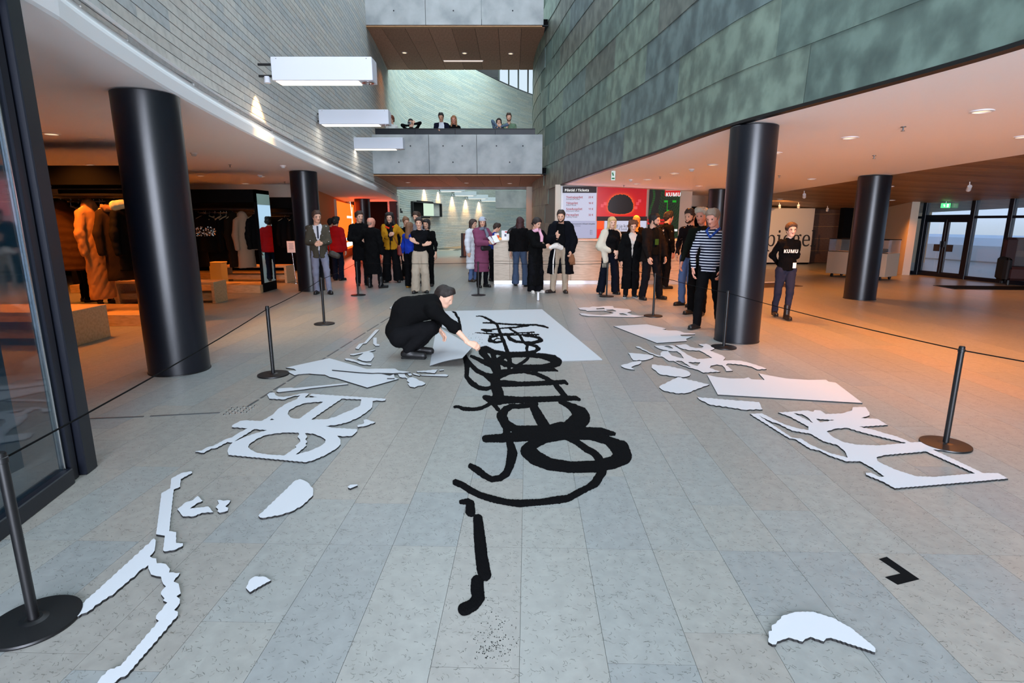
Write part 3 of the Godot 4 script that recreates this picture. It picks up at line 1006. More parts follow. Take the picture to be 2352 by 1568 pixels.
const RIM := Color(0.008, 0.008, 0.01)             # the boards' dark cut edges
func jagged(p: PackedVector2Array, amp: float, sd: int) -> PackedVector2Array:
	if amp <= 0: return p
	var r := RandomNumberGenerator.new()
	r.seed = sd
	var o := PackedVector2Array()
	for k in p.size():
		var a := p[k]
		var b := p[(k + 1) % p.size()]
		o.append(a)
		var n := int(a.distance_to(b) / (3.2 + amp))
		var t := (b - a).normalized().orthogonal()
		for j in range(1, n): o.append(a.lerp(b, (j + r.randf_range(-0.2, 0.2)) / n) + t * amp * 0.32 * (1 if j % 2 else -1) * r.randf_range(0.3, 1.0))
	return o
func plate(polys: Array, y0: float, y1: float) -> ArrayMesh:    # outline and holes in plan (x, z): a flat board with cut edges
	var mb := MB.new()
	var list := [polys[0]]
	for h in range(1, polys.size()):
		var hole: PackedVector2Array = polys[h]
		var cx := 0.0
		for p in hole: cx += p.x
		cx /= hole.size()
		var out := []
		for q in list:
			for half in [PackedVector2Array([Vector2(-60, -60), Vector2(cx, -60), Vector2(cx, 60), Vector2(-60, 60)]), PackedVector2Array([Vector2(cx, -60), Vector2(60, -60), Vector2(60, 60), Vector2(cx, 60)])]:
				for piece in Geometry2D.intersect_polygons(q, half):
					for rest in Geometry2D.clip_polygons(piece, hole): out.append(rest)
		list = out
	for q in list:
		var t := Geometry2D.triangulate_polygon(q)
		for k in t.size() / 3:
			var a: Vector2 = q[t[k * 3]]
			var b: Vector2 = q[t[k * 3 + 1]]
			var c: Vector2 = q[t[k * 3 + 2]]
			if (b - a).cross(c - a) > 0:
				var s := b; b = c; c = s
			mb.tri(Vector3(a.x, y1, a.y), Vector3(b.x, y1, b.y), Vector3(c.x, y1, c.y))
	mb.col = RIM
	for h in polys.size():
		var q: PackedVector2Array = polys[h]
		var cw := Geometry2D.is_polygon_clockwise(q) != (h > 0)
		for k in q.size():
			var a := q[k]
			var b := q[(k + 1) % q.size()]
			if cw:
				var s := a; a = b; b = s
			mb.quad(Vector3(b.x, y0, b.y), Vector3(a.x, y0, a.y), Vector3(a.x, y1, a.y), Vector3(b.x, y1, b.y))
	return mb.mesh()
func boards() -> void:
	var k := 0
	for q in PIECES:
		var called: String = q[0]
		var lift := 0.0
		if called.ends_with("@1"):
			called = called.trim_suffix("@1")
			lift = 0.012
		var polys := []
		var c := Vector2.ZERO
		for s in q[3].split("|"):
			var px := jagged(floats(s), q[2], 100 + k)
			var w := PackedVector2Array()
			for p in px:
				var g := gp(p.x, p.y, lift)
				w.append(Vector2(g.x, g.z))
			polys.append(w)
		for p in polys[0]: c += p
		c /= polys[0].size()
		for w in polys.size():
			for j in polys[w].size(): polys[w][j] -= c
		var o := put(called, plate(polys, lift + 0.0005, lift + 0.0115), mat("board_white"))
		o.position = Vector3(c.x, 0, c.y)
		tag(o, q[1], "cut-out" if called == "letter_cutout" else "board piece", "white stencil offcuts on the floor")
		k += 1
	var px := floats("2018.8 1283.8 2036.8 1278.8 2111.7 1330.1 2061.8 1342.6 2032.7 1325.4 2068.7 1317.1")
	var w := PackedVector2Array()
	for p in px:
		var g := gp(p.x, p.y)
		w.append(Vector2(g.x, g.z))
	var o := put("tape_corner", plate([w], 0.0004, 0.0016), mat("black_matt"))
	tag(o, "black L-shaped tape mark stuck on the floor at bottom right", "tape mark")
	# guidance strips and studs in the floor, left of the lettering
	var tg := thing("guidance_strip", "dashed metal guidance line set in the floor behind the crouching man and to the left", "guidance strip", Vector3.ZERO)
	var line := [[190, 962, 330, 957], [345, 956, 505, 948]]
	for j in 11:
		var t0 := j / 11.0
		var t1 := (j + 0.82) / 11.0
		line.append([lerpf(568, 905, t0), lerpf(934, 722, t0), lerpf(568, 905, t1), lerpf(934, 722, t1)])
	for s in line:
		var a := gp(s[0], s[1])
		var b := gp(s[2], s[3])
		var t := (b - a).normalized()
		put("strip", MB.new().box((a + b) / 2 + Vector3(0, 0.002, 0), Vector3(a.distance_to(b), 0.004, 0.022), 0.0015, Basis(t, Vector3.UP, t.cross(Vector3.UP))).mesh(), mat("steel_dull", c8(120, 122, 124), 0.4, 0.8), tg)
	for a in 4:
		for b in 5:
			var g := gp(516.0 + b * 13.2 + a * 6.0, 951.5 - b * 1.4 - a * 4.9)
			put("stud", MB.new().lathe([[0.0, 0.0], [0.013, 0.0], [0.011, 0.004], [0.006, 0.0055], [0.0, 0.006]], 12, g).mesh(), mat("chrome"), tg)
	var wp := thing("floor_post", "short white post standing on the floor before the woman in the pink scarf", "post", gp(1236, 690))
	put("post", MB.new().lathe([[0.0, 0.0], [0.022, 0.0], [0.022, 0.165], [0.018, 0.17], [0.0, 0.17]], 16).mesh(), mat("white_paint"), wp)
	put("base_ring", MB.new().lathe([[0.0, 0.006], [0.03, 0.006], [0.03, 0.0], [0.0, 0.0]], 16).mesh(), mat("black_metal"), wp)

# ---- ticket counter and screens -----------------------------------------
func img_tex(w: int, h: int, fn: Callable) -> ImageTexture:
	var im := Image.create(w, h, false, Image.FORMAT_RGB8)
	for y in h:
		for x in w: im.set_pixel(x, y, fn.call((x + 0.5) / w, (y + 0.5) / h))
	return ImageTexture.create_from_image(im)
func screen_mat(key: String, t: Texture2D, e: float) -> StandardMaterial3D:
	var m := mat(key, Color(0.02, 0.02, 0.02), 0.3)
	m.emission_enabled = true
	m.emission = Color.WHITE
	m.emission_operator = BaseMaterial3D.EMISSION_OP_MULTIPLY
	m.emission_texture = t
	m.emission_energy_multiplier = e
	return m
func face(parent: Node, called: String, x0: float, y0: float, x1: float, y1: float, d: float, m: Material, fwd := 0.0, thick := 0.004) -> MeshInstance3D:
	var a := dp(x0, y1, d)
	var b := dp(x1, y0, d)
	var mb := MB.new()
	var z := -d + fwd
	mb.quad(Vector3(a.x, a.y, z), Vector3(b.x, a.y, z), Vector3(b.x, b.y, z), Vector3(a.x, b.y, z))
	mb.box(Vector3((a.x + b.x) / 2, (a.y + b.y) / 2, z - thick / 2 - 0.0006), Vector3(b.x - a.x, b.y - a.y, thick))
	return put(called, mb.mesh(), m, parent)
func scr_text(parent: Node, s: String, px: float, py: float, hpx: float, d: float, m: Material, bold := false) -> void:
	var p := dp(px, py, d)
	text(parent, "lettering", s, hpx / FOC * d, Vector3(p.x, p.y, -d + 0.05), 0, m, false, HORIZONTAL_ALIGNMENT_LEFT, bold)
func counter_and_screen() -> void:
	var D := 17.2
	var wall := struct("wall_screen", MB.new().box(Vector3(3.35, 1.3, -D - 0.22), Vector3(4.1, 2.75, 0.25)).mesh(), mat("cream_wall"), "wall that carries the ticket screens")
	face(wall, "ledge", 1290, 547, 1566, 640, D, M["pale_wood"], 0.02, 0.1)
	var t := thing("ticket_screen", "bright white price screen headed Piletid / Tickets behind the counter", "screen", dp(1330, 546, D))
	var h := Node3D.new()
	var red := glow("text_red", Color(0.75, 0.03, 0.05), 0.6)
	var grey := glow("text_grey", Color(0.2, 0.2, 0.26), 0.15)
	var white := glow("text_white", Color(1, 1, 1), 0.9)
	var base := t.position
	h.free()
	t.position = Vector3.ZERO
	face(t, "case", 1287, 427, 1371, 548, D, mat("white_paint"), 0.0, 0.08)
	face(t, "panel", 1292, 443, 1370, 546.5, D, glow("screen_white", Color(0.86, 0.87, 0.97), 0.78), 0.03)
	face(t, "header", 1292, 428, 1370, 443, D, glow("screen_dark", Color(0.16, 0.13, 0.17), 0.25), 0.034)
	face(t, "footer", 1292, 507, 1370, 546.5, D, glow("screen_grey", Color(0.76, 0.77, 0.9), 0.75), 0.034)
	scr_text(t, "Piletid / Tickets", 1296.5, 437, 5.2, D, white, true)
	var rows := [["Toetajapilet", "Donation ticket", "23 €", 453], ["Täispilet", "Adult ticket", "16 €", 466.5], ["Sooduspilet", "Discount ticket", "11 €", 480], ["Perepilet", "Family ticket", "32 €", 493.5]]
	for r in rows:
		scr_text(t, r[0], 1300, r[3], 4.6, D, red, true)
		scr_text(t, r[1], 1300, r[3] + 4.6, 3.2, D, grey)
		scr_text(t, r[2], 1351, r[3], 4.0, D, red, true)
	scr_text(t, "Kunstimuuseumi 5 filiaali ühispilet", 1304, 514, 2.6, D, grey, true)
	scr_text(t, "museums of Estonia", 1304, 518.5, 2.2, D, grey)
	for k in 3: scr_text(t, "38 €", 1354, 529 + k * 4.0, 2.2, D, grey)
	# middle: red picture over an information strip
	var mid := thing("picture_screen", "red video screen showing a dark cave mouth with a glowing orange rim", "screen")
	var n := FastNoiseLite.new()
	n.frequency = 3.0
	n.seed = 8
	var art := func(u: float, v: float) -> Color:
		var x := absf(u - 0.475) / 0.27
		var y := (v - 0.62) / (0.40 if v < 0.62 else 0.19)
		var rr := pow(pow(x, 2.3) + pow(absf(y), 2.3), 1.0 / 2.3) + 0.05 * n.get_noise_2d(u * 8, v * 8)
		var bg := Color(0.72, 0.02, 0.10).lerp(Color(0.9, 0.08, 0.06), clampf(v * 0.9 + 0.2 * n.get_noise_2d(u, v), 0, 1))
		if rr < 0.96: return Color(0.05, 0.035, 0.045)
		var w := exp(-(rr - 0.96) * 9.0)
		bg = bg.lerp(Color(1.0, 0.42, 0.1), w)
		for q in [[0.1, 0.56], [0.16, 0.5], [0.82, 0.5], [0.86, 0.42], [0.79, 0.62]]:
			if absf(u - q[0]) < 0.03 and absf(v - q[1]) < 0.045: bg = bg.lerp(Color(1, 0.5, 0.55), 0.5)
		return bg
	var f := face(mid, "picture", 1370.5, 428, 1486, 507, D, screen_mat("picture_red", img_tex(240, 160, art), 0.95), 0.03)
	face(mid, "strip", 1370.5, 497, 1486, 507, D, glow("screen_dark2", Color(0.2, 0.13, 0.17), 0.3), 0.034)
	face(mid, "information_panel", 1387, 507, 1484, 546.5, D, glow("screen_white2", Color(0.86, 0.87, 0.97), 0.8), 0.034)
	face(mid, "orange_panel", 1370.5, 507, 1387, 526, D, glow("screen_orange", Color(1.0, 0.33, 0.05), 0.95), 0.034)
	face(mid, "red_panel", 1370.5, 526, 1387, 546.5, D, glow("screen_red", Color(0.95, 0.06, 0.03), 0.9), 0.034)
	scr_text(mid, "d ja koha", 1414, 519, 6.5, D, grey)
	scr_text(mid, "aja Eesti ku", 1414, 526, 5.0, D, grey)
	scr_text(mid, "nd A", 1414, 537, 6.5, D, grey)
	var gr := thing("poster_screen", "black and green video screen with a red KUMU badge, right of the red picture", "screen")
	var art2 := func(u: float, v: float) -> Color:
		var x := u - 0.68 + 0.08 * sin(v * 5.0)
		var y := v - 0.5
		var rr := sqrt(x * x * 2.4 + y * y * 0.8)
		var k := 0.0
		if u > 0.42 - 0.1 * sin(v * 4.0):
			var a := absf(fposmod(x * 14.0 + 2.2 * sin(y * 6.0), 1.0) - 0.5)
			var b := absf(fposmod(y * 18.0 + 2.5 * x * x * 8.0, 1.0) - 0.5)
			k = 0.5 * maxf(smoothstep(0.36, 0.5, a), smoothstep(0.36, 0.5, b)) * (0.5 + rr)
			for q in [[0.55, 0.28, 0.06, 0.02], [0.82, 0.28, 0.06, 0.02], [0.63, 0.46, 0.04, 0.015], [0.68, 0.62, 0.08, 0.018], [0.6, 0.37, 0.012, 0.08]]:
				if absf(u - q[0]) < q[2] and absf(v - q[1]) < q[3]: k = 0.9
		var edge := absf(u - (0.1 + 0.06 * sin(v * 9.0)))
		if edge < 0.035: k = maxf(k, 0.45 * absf(sin(v * 90.0)))
		return Color(0.08, 0.08, 0.08).lerp(Color(0.05, 0.75, 0.15), k)
	face(gr, "picture", 1486, 429, 1563, 546.5, D, screen_mat("picture_green", img_tex(200, 300, art2), 0.85), 0.03)
	face(gr, "badge", 1526, 431, 1562, 450, D, glow("badge_red", Color(0.85, 0.05, 0.04), 0.8), 0.038)
	scr_text(gr, "KUMU", 1527.5, 447, 8.3, D, white, true)
	scr_text(gr, "EESTI KUNSTIMUUSEUM", 1528, 436.5, 2.0, D, white)
	for k in 3: face(gr, "caption_bar", 1534, 526 + k * 6.5, [1555, 1547, 1545][k], 531 + k * 6.5, D, white, 0.038)
	for k in 2: face(gr, "red_bar", 1486, 503 + k * 7, 1540, 508 + k * 7, D, glow("badge_red"  , Color.RED, 1), 0.038)
	area("screen_light", Vector3(3.3, 2.0, -D + 0.3), Vector3(3.3, 1.3, -8), Vector2(3.6, 1.4), Color(1.0, 0.75, 0.78), 1.2)
	# counter
	var x0 := gp(1134, 653).x
	var zf := gp(1134, 653).z
	var x1 := dp(1413, 653, -zf).x
	var x2 := dp(1440, 653, -zf).x
	var x3 := dp(1575, 653, -zf).x
	var c := thing("ticket_counter", "long pale wood ticket counter with a bright metal plinth", "counter", Vector3(x0, 0, zf))
	var seg := [0.0, 0.42, 1.15, 2.0, x1 - x0]
	for k in 4:
		for j in 2: put("front_panel", MB.new().box(Vector3((seg[k] + seg[k + 1]) / 2, 0.1 + 0.25 + j * 0.5, -0.015), Vector3(seg[k + 1] - seg[k] - 0.006, 0.494, 0.03), 0.003).mesh(), M["pale_wood"], c)
	put("plinth", MB.new().box(Vector3((x1 - x0) / 2, 0.05, -0.04), Vector3(x1 - x0 - 0.02, 0.1, 0.04), 0.003).mesh(), mat("plinth_steel", c8(225, 225, 228), 0.3, 0.6), c)
	put("side_panel", MB.new().box(Vector3(0.012, 0.55, -0.38), Vector3(0.024, 1.1, 0.7), 0.003).mesh(), M["pale_wood"], c)
	put("worktop", MB.new().box(Vector3((x1 - x0) / 2, 1.115, -0.38), Vector3(x1 - x0 + 0.02, 0.03, 0.8), 0.004).mesh(), M["pale_wood"], c)
	put("body", MB.new().box(Vector3((x1 - x0) / 2, 0.56, -0.4), Vector3(x1 - x0 - 0.06, 1.06, 0.66)).mesh(), mat("cream_wall"), c)
	var lo := thing("low_counter", "lower white counter section between the two wooden ones", "counter", Vector3(x1, 0, zf))
	put("body", MB.new().box(Vector3((x2 - x1) / 2, 0.4, -0.45), Vector3(x2 - x1 - 0.02, 0.8, 0.6), 0.01).mesh(), mat("white_paint"), lo)
	put("worktop", MB.new().box(Vector3((x2 - x1) / 2, 0.815, -0.42), Vector3(x2 - x1 - 0.01, 0.03, 0.72), 0.004).mesh(), M["pale_wood"], lo)
	var c2 := thing("ticket_counter", "second pale wood counter section behind the man in the dark blazer", "counter", Vector3(x2, 0, zf))
	var L2 := x3 - x2
	for j in 4:
		for k in 2: put("front_panel", MB.new().box(Vector3(L2 * (k + 0.5) / 2, 0.1 + 0.125 + j * 0.25, -0.015), Vector3(L2 / 2 - 0.006, 0.244, 0.03), 0.003).mesh(), M["pale_wood"], c2)
	put("plinth", MB.new().box(Vector3(L2 / 2, 0.05, -0.04), Vector3(L2 - 0.02, 0.1, 0.04), 0.003).mesh(), mat("plinth_steel"), c2)
	put("worktop", MB.new().box(Vector3(L2 / 2, 1.115, -0.38), Vector3(L2, 0.03, 0.8), 0.004).mesh(), M["pale_wood"], c2)
	put("body", MB.new().box(Vector3(L2 / 2, 0.56, -0.4), Vector3(L2 - 0.06, 1.06, 0.66)).mesh(), mat("cream_wall"), c2)
	var top := 1.13
	var s := thing("notice_stand", "small white notice with a red bar standing on the counter end", "notice", Vector3(dp(1161, 556, 14.7).x, top, -14.75), 0.1)
	put("plate", MB.new().box(Vector3(0, 0.12, -0.03), Vector3(0.2, 0.25, 0.012), 0.004, Basis(Vector3.RIGHT, -0.2)).mesh(), mat("white_paint"), s)
	put("red_bar", MB.new().box(Vector3(0.03, 0.205, -0.042), Vector3(0.08, 0.03, 0.004), 0.0, Basis(Vector3.RIGHT, -0.2)).mesh(), mat("sign_red", c8(200, 30, 30), 0.6), s)
	put("dark_square", MB.new().box(Vector3(0, 0.12, -0.024), Vector3(0.05, 0.06, 0.004), 0.0, Basis(Vector3.RIGHT, -0.2)).mesh(), mat("print_grey", c8(90, 92, 110), 0.6), s)
	put("foot", MB.new().box(Vector3(0, 0.006, -0.03), Vector3(0.2, 0.012, 0.1), 0.003).mesh(), mat("white_paint"), s)
	var fb := thing("flyer_box", "small orange leaflet box on the counter behind the woman in the mauve coat", "box", Vector3(dp(1141, 550, 14.9).x, top, -14.9))
	put("box", MB.new().box(Vector3(0, 0.06, 0), Vector3(0.14, 0.12, 0.1), 0.005).mesh(), mat("flyer_orange", c8(230, 90, 25), 0.6), fb)
	put("leaflets", MB.new().box(Vector3(0, 0.1, 0.0), Vector3(0.12, 0.14, 0.06), 0.003).mesh(), mat("white_paint"), fb)
	for k in 3:
		var lamp := thing("counter_cube", ["small glowing orange cube on the counter nearest its left end", "small glowing orange cube on the counter left of the notice", "small glowing orange cube on the counter right of the notice"][k], "lamp", Vector3(dp([1134, 1144, 1177][k], 552, 14.65).x + 0.05, top, -14.65))
		put("cube", MB.new().box(Vector3(0, 0.035, 0), Vector3(0.07, 0.06, 0.06), 0.01).mesh(), glow("counter_glow", Color(1, 0.6, 0.3), 1.6), lamp)  # small orange items given a glow of their own
		put("base", MB.new().box(Vector3(0, 0.004, 0), Vector3(0.09, 0.008, 0.08), 0.002).mesh(), mat("black_metal"), lamp)
	var mo := thing("monitor", "black monitor on the low counter behind the woman in the beige shawl", "monitor", Vector3(dp(1424, 555, 14.8).x, 0.83, -14.85))
	put("screen", MB.new().box(Vector3(0, 0.38, 0), Vector3(0.42, 0.27, 0.03), 0.006).mesh(), mat("black_matt"), mo)
	put("stand", MB.new().box(Vector3(0, 0.13, -0.01), Vector3(0.05, 0.25, 0.03), 0.005).box(Vector3(0, 0.008, 0), Vector3(0.2, 0.016, 0.16), 0.004).mesh(), mat("black_metal"), mo)
	var bo := thing("bottle", "small white-capped bottle on the low counter beside the monitor", "bottle", Vector3(dp(1430, 570, 14.7).x, 0.83, -14.6))
	put("body", MB.new().lathe([[0.0, 0.0], [0.035, 0.0], [0.037, 0.02], [0.037, 0.13], [0.015, 0.17], [0.015, 0.18]], 20).mesh(), mat("bottle_clear", c8(225, 220, 215), 0.2), bo)
	put("cap", MB.new().lathe([[0.017, 0.175], [0.017, 0.205], [0.0, 0.207]], 16).mesh(), mat("white_paint"), bo)
	var rs := thing("display_board", "brown free-standing board by the far stone wall, left of the white coat", "board", dp(1072, 582, 26.0))
	rs.position.y = 0
	put("panel", MB.new().box(Vector3(0, 0.55, 0), Vector3(0.3, 1.05, 0.05), 0.008).mesh(), mat("board_brown", c8(150, 116, 108), 0.7), rs)
	put("frame", MB.new().box(Vector3(-0.2, 0.54, 0), Vector3(0.1, 1.08, 0.12), 0.008).mesh(), mat("black_metal"), rs)
	put("foot", MB.new().box(Vector3(0, 0.025, 0), Vector3(0.6, 0.05, 0.4), 0.008).mesh(), mat("black_metal"), rs)

# ---- cloakroom -----------------------------------------------------------
func bench(label: String, xr: float, d0: float, d1: float, L: float, hgt: float) -> void:
	var o := thing("bench", label, "bench", Vector3(xr, 0, -(d0 + d1) / 2), 0, "pale wooden cloakroom benches")
	var dd := d1 - d0
	put("end_panel", MB.new().box(Vector3(-0.03, hgt / 2, 0), Vector3(0.06, hgt, dd), 0.004).mesh(), M["bench_wood"], o)
	put("end_panel", MB.new().box(Vector3(-L + 0.03, hgt / 2, 0), Vector3(0.06, hgt, dd), 0.004).mesh(), M["bench_wood"], o)
	put("seat", MB.new().box(Vector3(-L / 2, hgt - 0.025, 0), Vector3(L - 0.124, 0.05, dd), 0.004).mesh(), M["bench_wood"], o)
	put("shelf", MB.new().box(Vector3(-L / 2, hgt * 0.34, -0.02), Vector3(L - 0.124, 0.12, dd * 0.8), 0.004).mesh(), M["bench_wood"], o)
func rack(label: String, xr: float, d0: float, d1: float, L: float, hgt: float, mirror: bool) -> void:
	var o := thing("coat_rack", label, "coat rack", Vector3(xr, 0, -(d0 + d1) / 2))
	var dd := d1 - d0
	put("plinth", MB.new().box(Vector3(-L / 2, 0.09, 0.1), Vector3(L - 0.06, 0.18, dd + 0.1), 0.004).mesh(), M["bench_wood"], o)
	put("header", MB.new().box(Vector3(-L / 2, hgt - 0.14, 0), Vector3(L, 0.28, dd), 0.004).mesh(), mat("black_matt"), o)
	put("end_panel", MB.new().box(Vector3(-0.03, hgt / 2, 0), Vector3(0.06, hgt, dd), 0.004).mesh(), mat("black_matt"), o)
	put("end_panel", MB.new().box(Vector3(-L + 0.03, hgt / 2, 0), Vector3(0.06, hgt, dd), 0.004).mesh(), mat("black_matt"), o)
	put("hat_shelf", MB.new().box(Vector3(-L / 2, hgt - 0.42, 0), Vector3(L - 0.12, 0.03, dd - 0.1), 0.003).mesh(), mat("black_metal"), o)
	put("hanging_rail", MB.new().tube([Vector3(-L + 0.06, hgt - 0.5, 0), Vector3(-0.06, hgt - 0.5, 0)], [0.014, 0.014], 12).mesh(), mat("chrome"), o)
	if mirror: put("mirror", MB.new().box(Vector3(0.004, hgt / 2 + 0.06, 0), Vector3(0.008, hgt - 0.3, dd - 0.04)).mesh(), mat("mirror"), o)
func coat_mesh(len_: float, w: float, hood: bool, puffy: float, sd: int) -> ArrayMesh:
	var fz := Vector3(0, 0, 1)
	var b := [[Vector3(-w * 0.6, -0.1, 0), Vector3(w * 0.6, -0.1, 0), 0.055, 0.055, 0.8, fz], [Vector3(0, -0.18, 0), Vector3(0, -len_, 0), w * 0.95, w * 1.15, 0.5, fz],
		[Vector3(-w * 0.95, -0.14, 0), Vector3(-w * 1.35, -0.45, 0.03), 0.07, 0.065, 1, fz], [Vector3(-w * 1.35, -0.45, 0.03), Vector3(-w * 1.3, -0.74, 0.05), 0.065, 0.055, 1, fz],
		[Vector3(w * 0.95, -0.14, 0), Vector3(w * 1.35, -0.45, 0.03), 0.07, 0.065, 1, fz], [Vector3(w * 1.35, -0.45, 0.03), Vector3(w * 1.3, -0.74, 0.05), 0.065, 0.055, 1, fz]]
	if hood: b.append([Vector3(0, -0.02, -0.03), Vector3(0, -0.1, -0.03), 0.11, 0.1, 0.9, fz])
	else: b.append([Vector3(0, -0.03, 0), Vector3(0, -0.1, 0), 0.06, 0.08, 0.8, fz])
	return net(blob(b, 0.024, 0.04, [[Vector3(0, -1, 0), len_ - 0.02]]), 0.008, puffy, sd)
func cloakroom() -> void:
	bench("pale wooden bench nearest the glass door, left of the front black column", -5.72, 7.1, 7.82, 2.4, 0.46)
	bench("pale wooden bench half hidden behind the front black column", -7.0, 10.85, 11.5, 0.75, 0.47)
	bench("pale wooden bench between the two coat racks, right of the front column", -5.9, 11.05, 11.55, 1.0, 0.43)
	bench("pale wooden bench behind the mirror-ended coat rack, beside the notice stand", -5.97, 14.86, 15.4, 1.75, 0.46)
	rack("black coat rack full of coats nearest the viewer, behind the front column", -5.62, 8.75, 9.83, 5.6, 2.42, true)
	rack("black coat rack with a mirrored end, middle of the cloakroom", -5.72, 12.89, 13.6, 4.4, 2.3, true)
	rack("black coat rack farthest back, behind the notice stand", -5.9, 16.1, 16.7, 4.4, 2.25, false)
	var kinds := [coat_mesh(1.05, 0.2, true, 0.009, 1), coat_mesh(1.2, 0.19, true, 0.0, 2), coat_mesh(0.85, 0.19, false, 0.0, 3), coat_mesh(0.78, 0.2, false, 0.012, 4)]
	var long_ := coat_mesh(1.5, 0.19, true, -0.011, 6)
	var blk := mat("coat_black", c8(22, 21, 23), 0.85)
	# [pixel x, rack depth, rail height, kind, colour, yaw, label]
	var spec := [
		[140, 9.1, 1.92, 0, c8(104, 70, 36), 25, "brown puffer coat with a hood, leftmost on the nearest rack"], [208, 9.0, 1.92, 9, c8(176, 128, 78), 75, "long tan quilted coat with a hood on the nearest rack"],
		[262, 9.0, 1.92, 1, c8(74, 54, 34), 40, "dark olive parka with a fur collar beside the long tan coat"], [182, 9.5, 1.92, 2, c8(26, 24, 24), 60, "black coat hanging behind the tan and brown coats"],
		[230, 9.5, 1.92, 2, c8(30, 26, 24), 80, "black coat hanging just right of the long tan coat"], [290, 9.1, 1.92, 0, c8(32, 28, 26), 70, "black padded coat next to the front column, with a pale green hat above"],
		[448, 13.2, 1.8, 1, c8(24, 22, 22), 70, "leftmost black coat on the middle rack"], [470, 13.1, 1.8, 2, c8(30, 27, 27), 20, "black coat with silver sequins across it on the middle rack"],
		[492, 13.3, 1.8, 0, c8(36, 27, 22), 60, "very dark brown coat right of the sequinned coat"], [512, 13.3, 1.8, 2, c8(24, 24, 26), 80, "black coat third from the right on the middle rack"],
		[532, 13.2, 1.8, 1, c8(58, 44, 28), 75, "dark brown coat left of the pale jacket on the middle rack"], [556, 13.0, 1.8, 1, c8(168, 140, 116), 60, "pale beige jacket with a grey hood near the mirrored end"],
		[582, 13.2, 1.8, 3, c8(28, 26, 26), 70, "black jacket between the pale jacket and the mirrored end"],
		[652, 16.4, 1.75, 2, c8(22, 22, 24), 50, "black coat on the farthest rack, left one"], [672, 16.4, 1.75, 1, c8(24, 23, 24), 70, "black coat on the farthest rack, right one beside the column"]]
	var k := 0
	for s in spec:
		var p := dp(s[0], 480, s[1])
		var o := thing("coat", s[6], "coat", Vector3(p.x, s[2] - 0.06, -s[1]), deg_to_rad(s[5]), "coats on the racks")
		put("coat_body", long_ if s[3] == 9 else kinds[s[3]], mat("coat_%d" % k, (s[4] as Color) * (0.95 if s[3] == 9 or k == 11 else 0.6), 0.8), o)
		put("hanger", MB.new().tube([Vector3(-0.2, -0.08, 0), Vector3(-0.1, -0.03, 0), Vector3(0, 0.0, 0), Vector3(0.1, -0.03, 0), Vector3(0.2, -0.08, 0)], [0.012, 0.014, 0.016, 0.014, 0.012], 8).mesh(), M["bench_wood"], o)
		put("hook", MB.new().tube([Vector3(0, 0, 0), Vector3(0, 0.06, 0), Vector3(0.02, 0.085, 0), Vector3(0, 0.1, 0)], [0.004, 0.004, 0.004, 0.004], 6).mesh(), mat("chrome"), o)
		if k == 2: put("fur_collar", net(blob([[Vector3(-0.12, -0.06, 0.05), Vector3(0.12, -0.06, 0.05), 0.06, 0.06, 1, Vector3.FORWARD]], 0.02, 0.03, []), 0.03, 0.0, 5), mat("fur", c8(150, 110, 70), 0.95), o)
		if k == 7:
			var sq := MB.new()
			var r := RandomNumberGenerator.new()
			r.seed = 3
			for j in 110: sq.box(Vector3(r.randf_range(-0.2, 0.2), -0.36 + r.randf_range(-0.1, 0.1), 0.125 + r.randf() * 0.02), Vector3(0.022, 0.022, 0.002), 0.0, Basis.from_euler(Vector3(r.randf_range(-0.4, 0.4), r.randf_range(-0.4, 0.4), r.randf() * 3)))
			stuff(put("sequins", sq.mesh(), mat("sequin", c8(240, 240, 245), 0.15, 0.9), o))
		k += 1
	# empty hangers
	for q in [[112, 9.3, 1.92, 5, "first"], [300, 9.3, 1.92, 4, "second"], [500, 13.25, 1.8, 8, "third"]]:
		for j in q[3]:
			var x := dp(q[0] + j * (26 if q[1] < 10 else 13) - (90 if q[0] == 300 else (60 if q[0] == 500 else 0)), 480, q[1]).x
			var o := thing("hanger", "empty wooden hanger with a chrome hook between the coats", "hanger", Vector3(x, q[2] - 0.08, -q[1]), 1.2 + 0.1 * (j % 3), "empty wooden hangers on the racks")
			put("arms", MB.new().tube([Vector3(-0.2, -0.08, 0), Vector3(-0.1, -0.03, 0), Vector3(0, 0.0, 0), Vector3(0.1, -0.03, 0), Vector3(0.2, -0.08, 0)], [0.012, 0.014, 0.016, 0.014, 0.012], 8).mesh(), M["bench_wood"], o)
			put("hook", MB.new().tube([Vector3(0, 0, 0), Vector3(0, 0.08, 0), Vector3(0.02, 0.105, 0), Vector3(0, 0.12, 0)], [0.004, 0.004, 0.004, 0.004], 6).mesh(), mat("chrome"), o)
	var bag := thing("plastic_bag", "crumpled pale plastic bag on the hat shelf of the nearest rack", "bag", Vector3(dp(118, 436, 9.3).x, 2.02, -8.86))
	put("bag", net(blob([[Vector3(-0.2, 0.07, 0), Vector3(0.1, 0.06, 0), 0.08, 0.07, 1, Vector3.BACK], [Vector3(0.1, 0.06, 0), Vector3(0.26, 0.1, 0), 0.05, 0.07, 1, Vector3.BACK]], 0.02, 0.04, [[Vector3.DOWN, 0.0]]), 0.03, 0, 9), mat("bag_plastic", c8(190, 180, 180), 0.4), bag)
	var hat := thing("hat", "pale green knitted hat hung above the black padded coat by the front column", "hat", Vector3(dp(281, 470, 8.9).x, 1.82, -8.85), 0.6)
	put("crown", net(blob([[Vector3(-0.07, 0.02, 0), Vector3(0.07, 0.05, 0), 0.075, 0.07, 1, Vector3.BACK]], 0.014, 0.03, []), 0.01, 0, 10), mat("hat_mint", c8(196, 204, 170), 0.9), hat)
	var ns := thing("notice_stand", "white notice on a thin stand in front of the farthest coat rack", "notice", gp(680, 650))
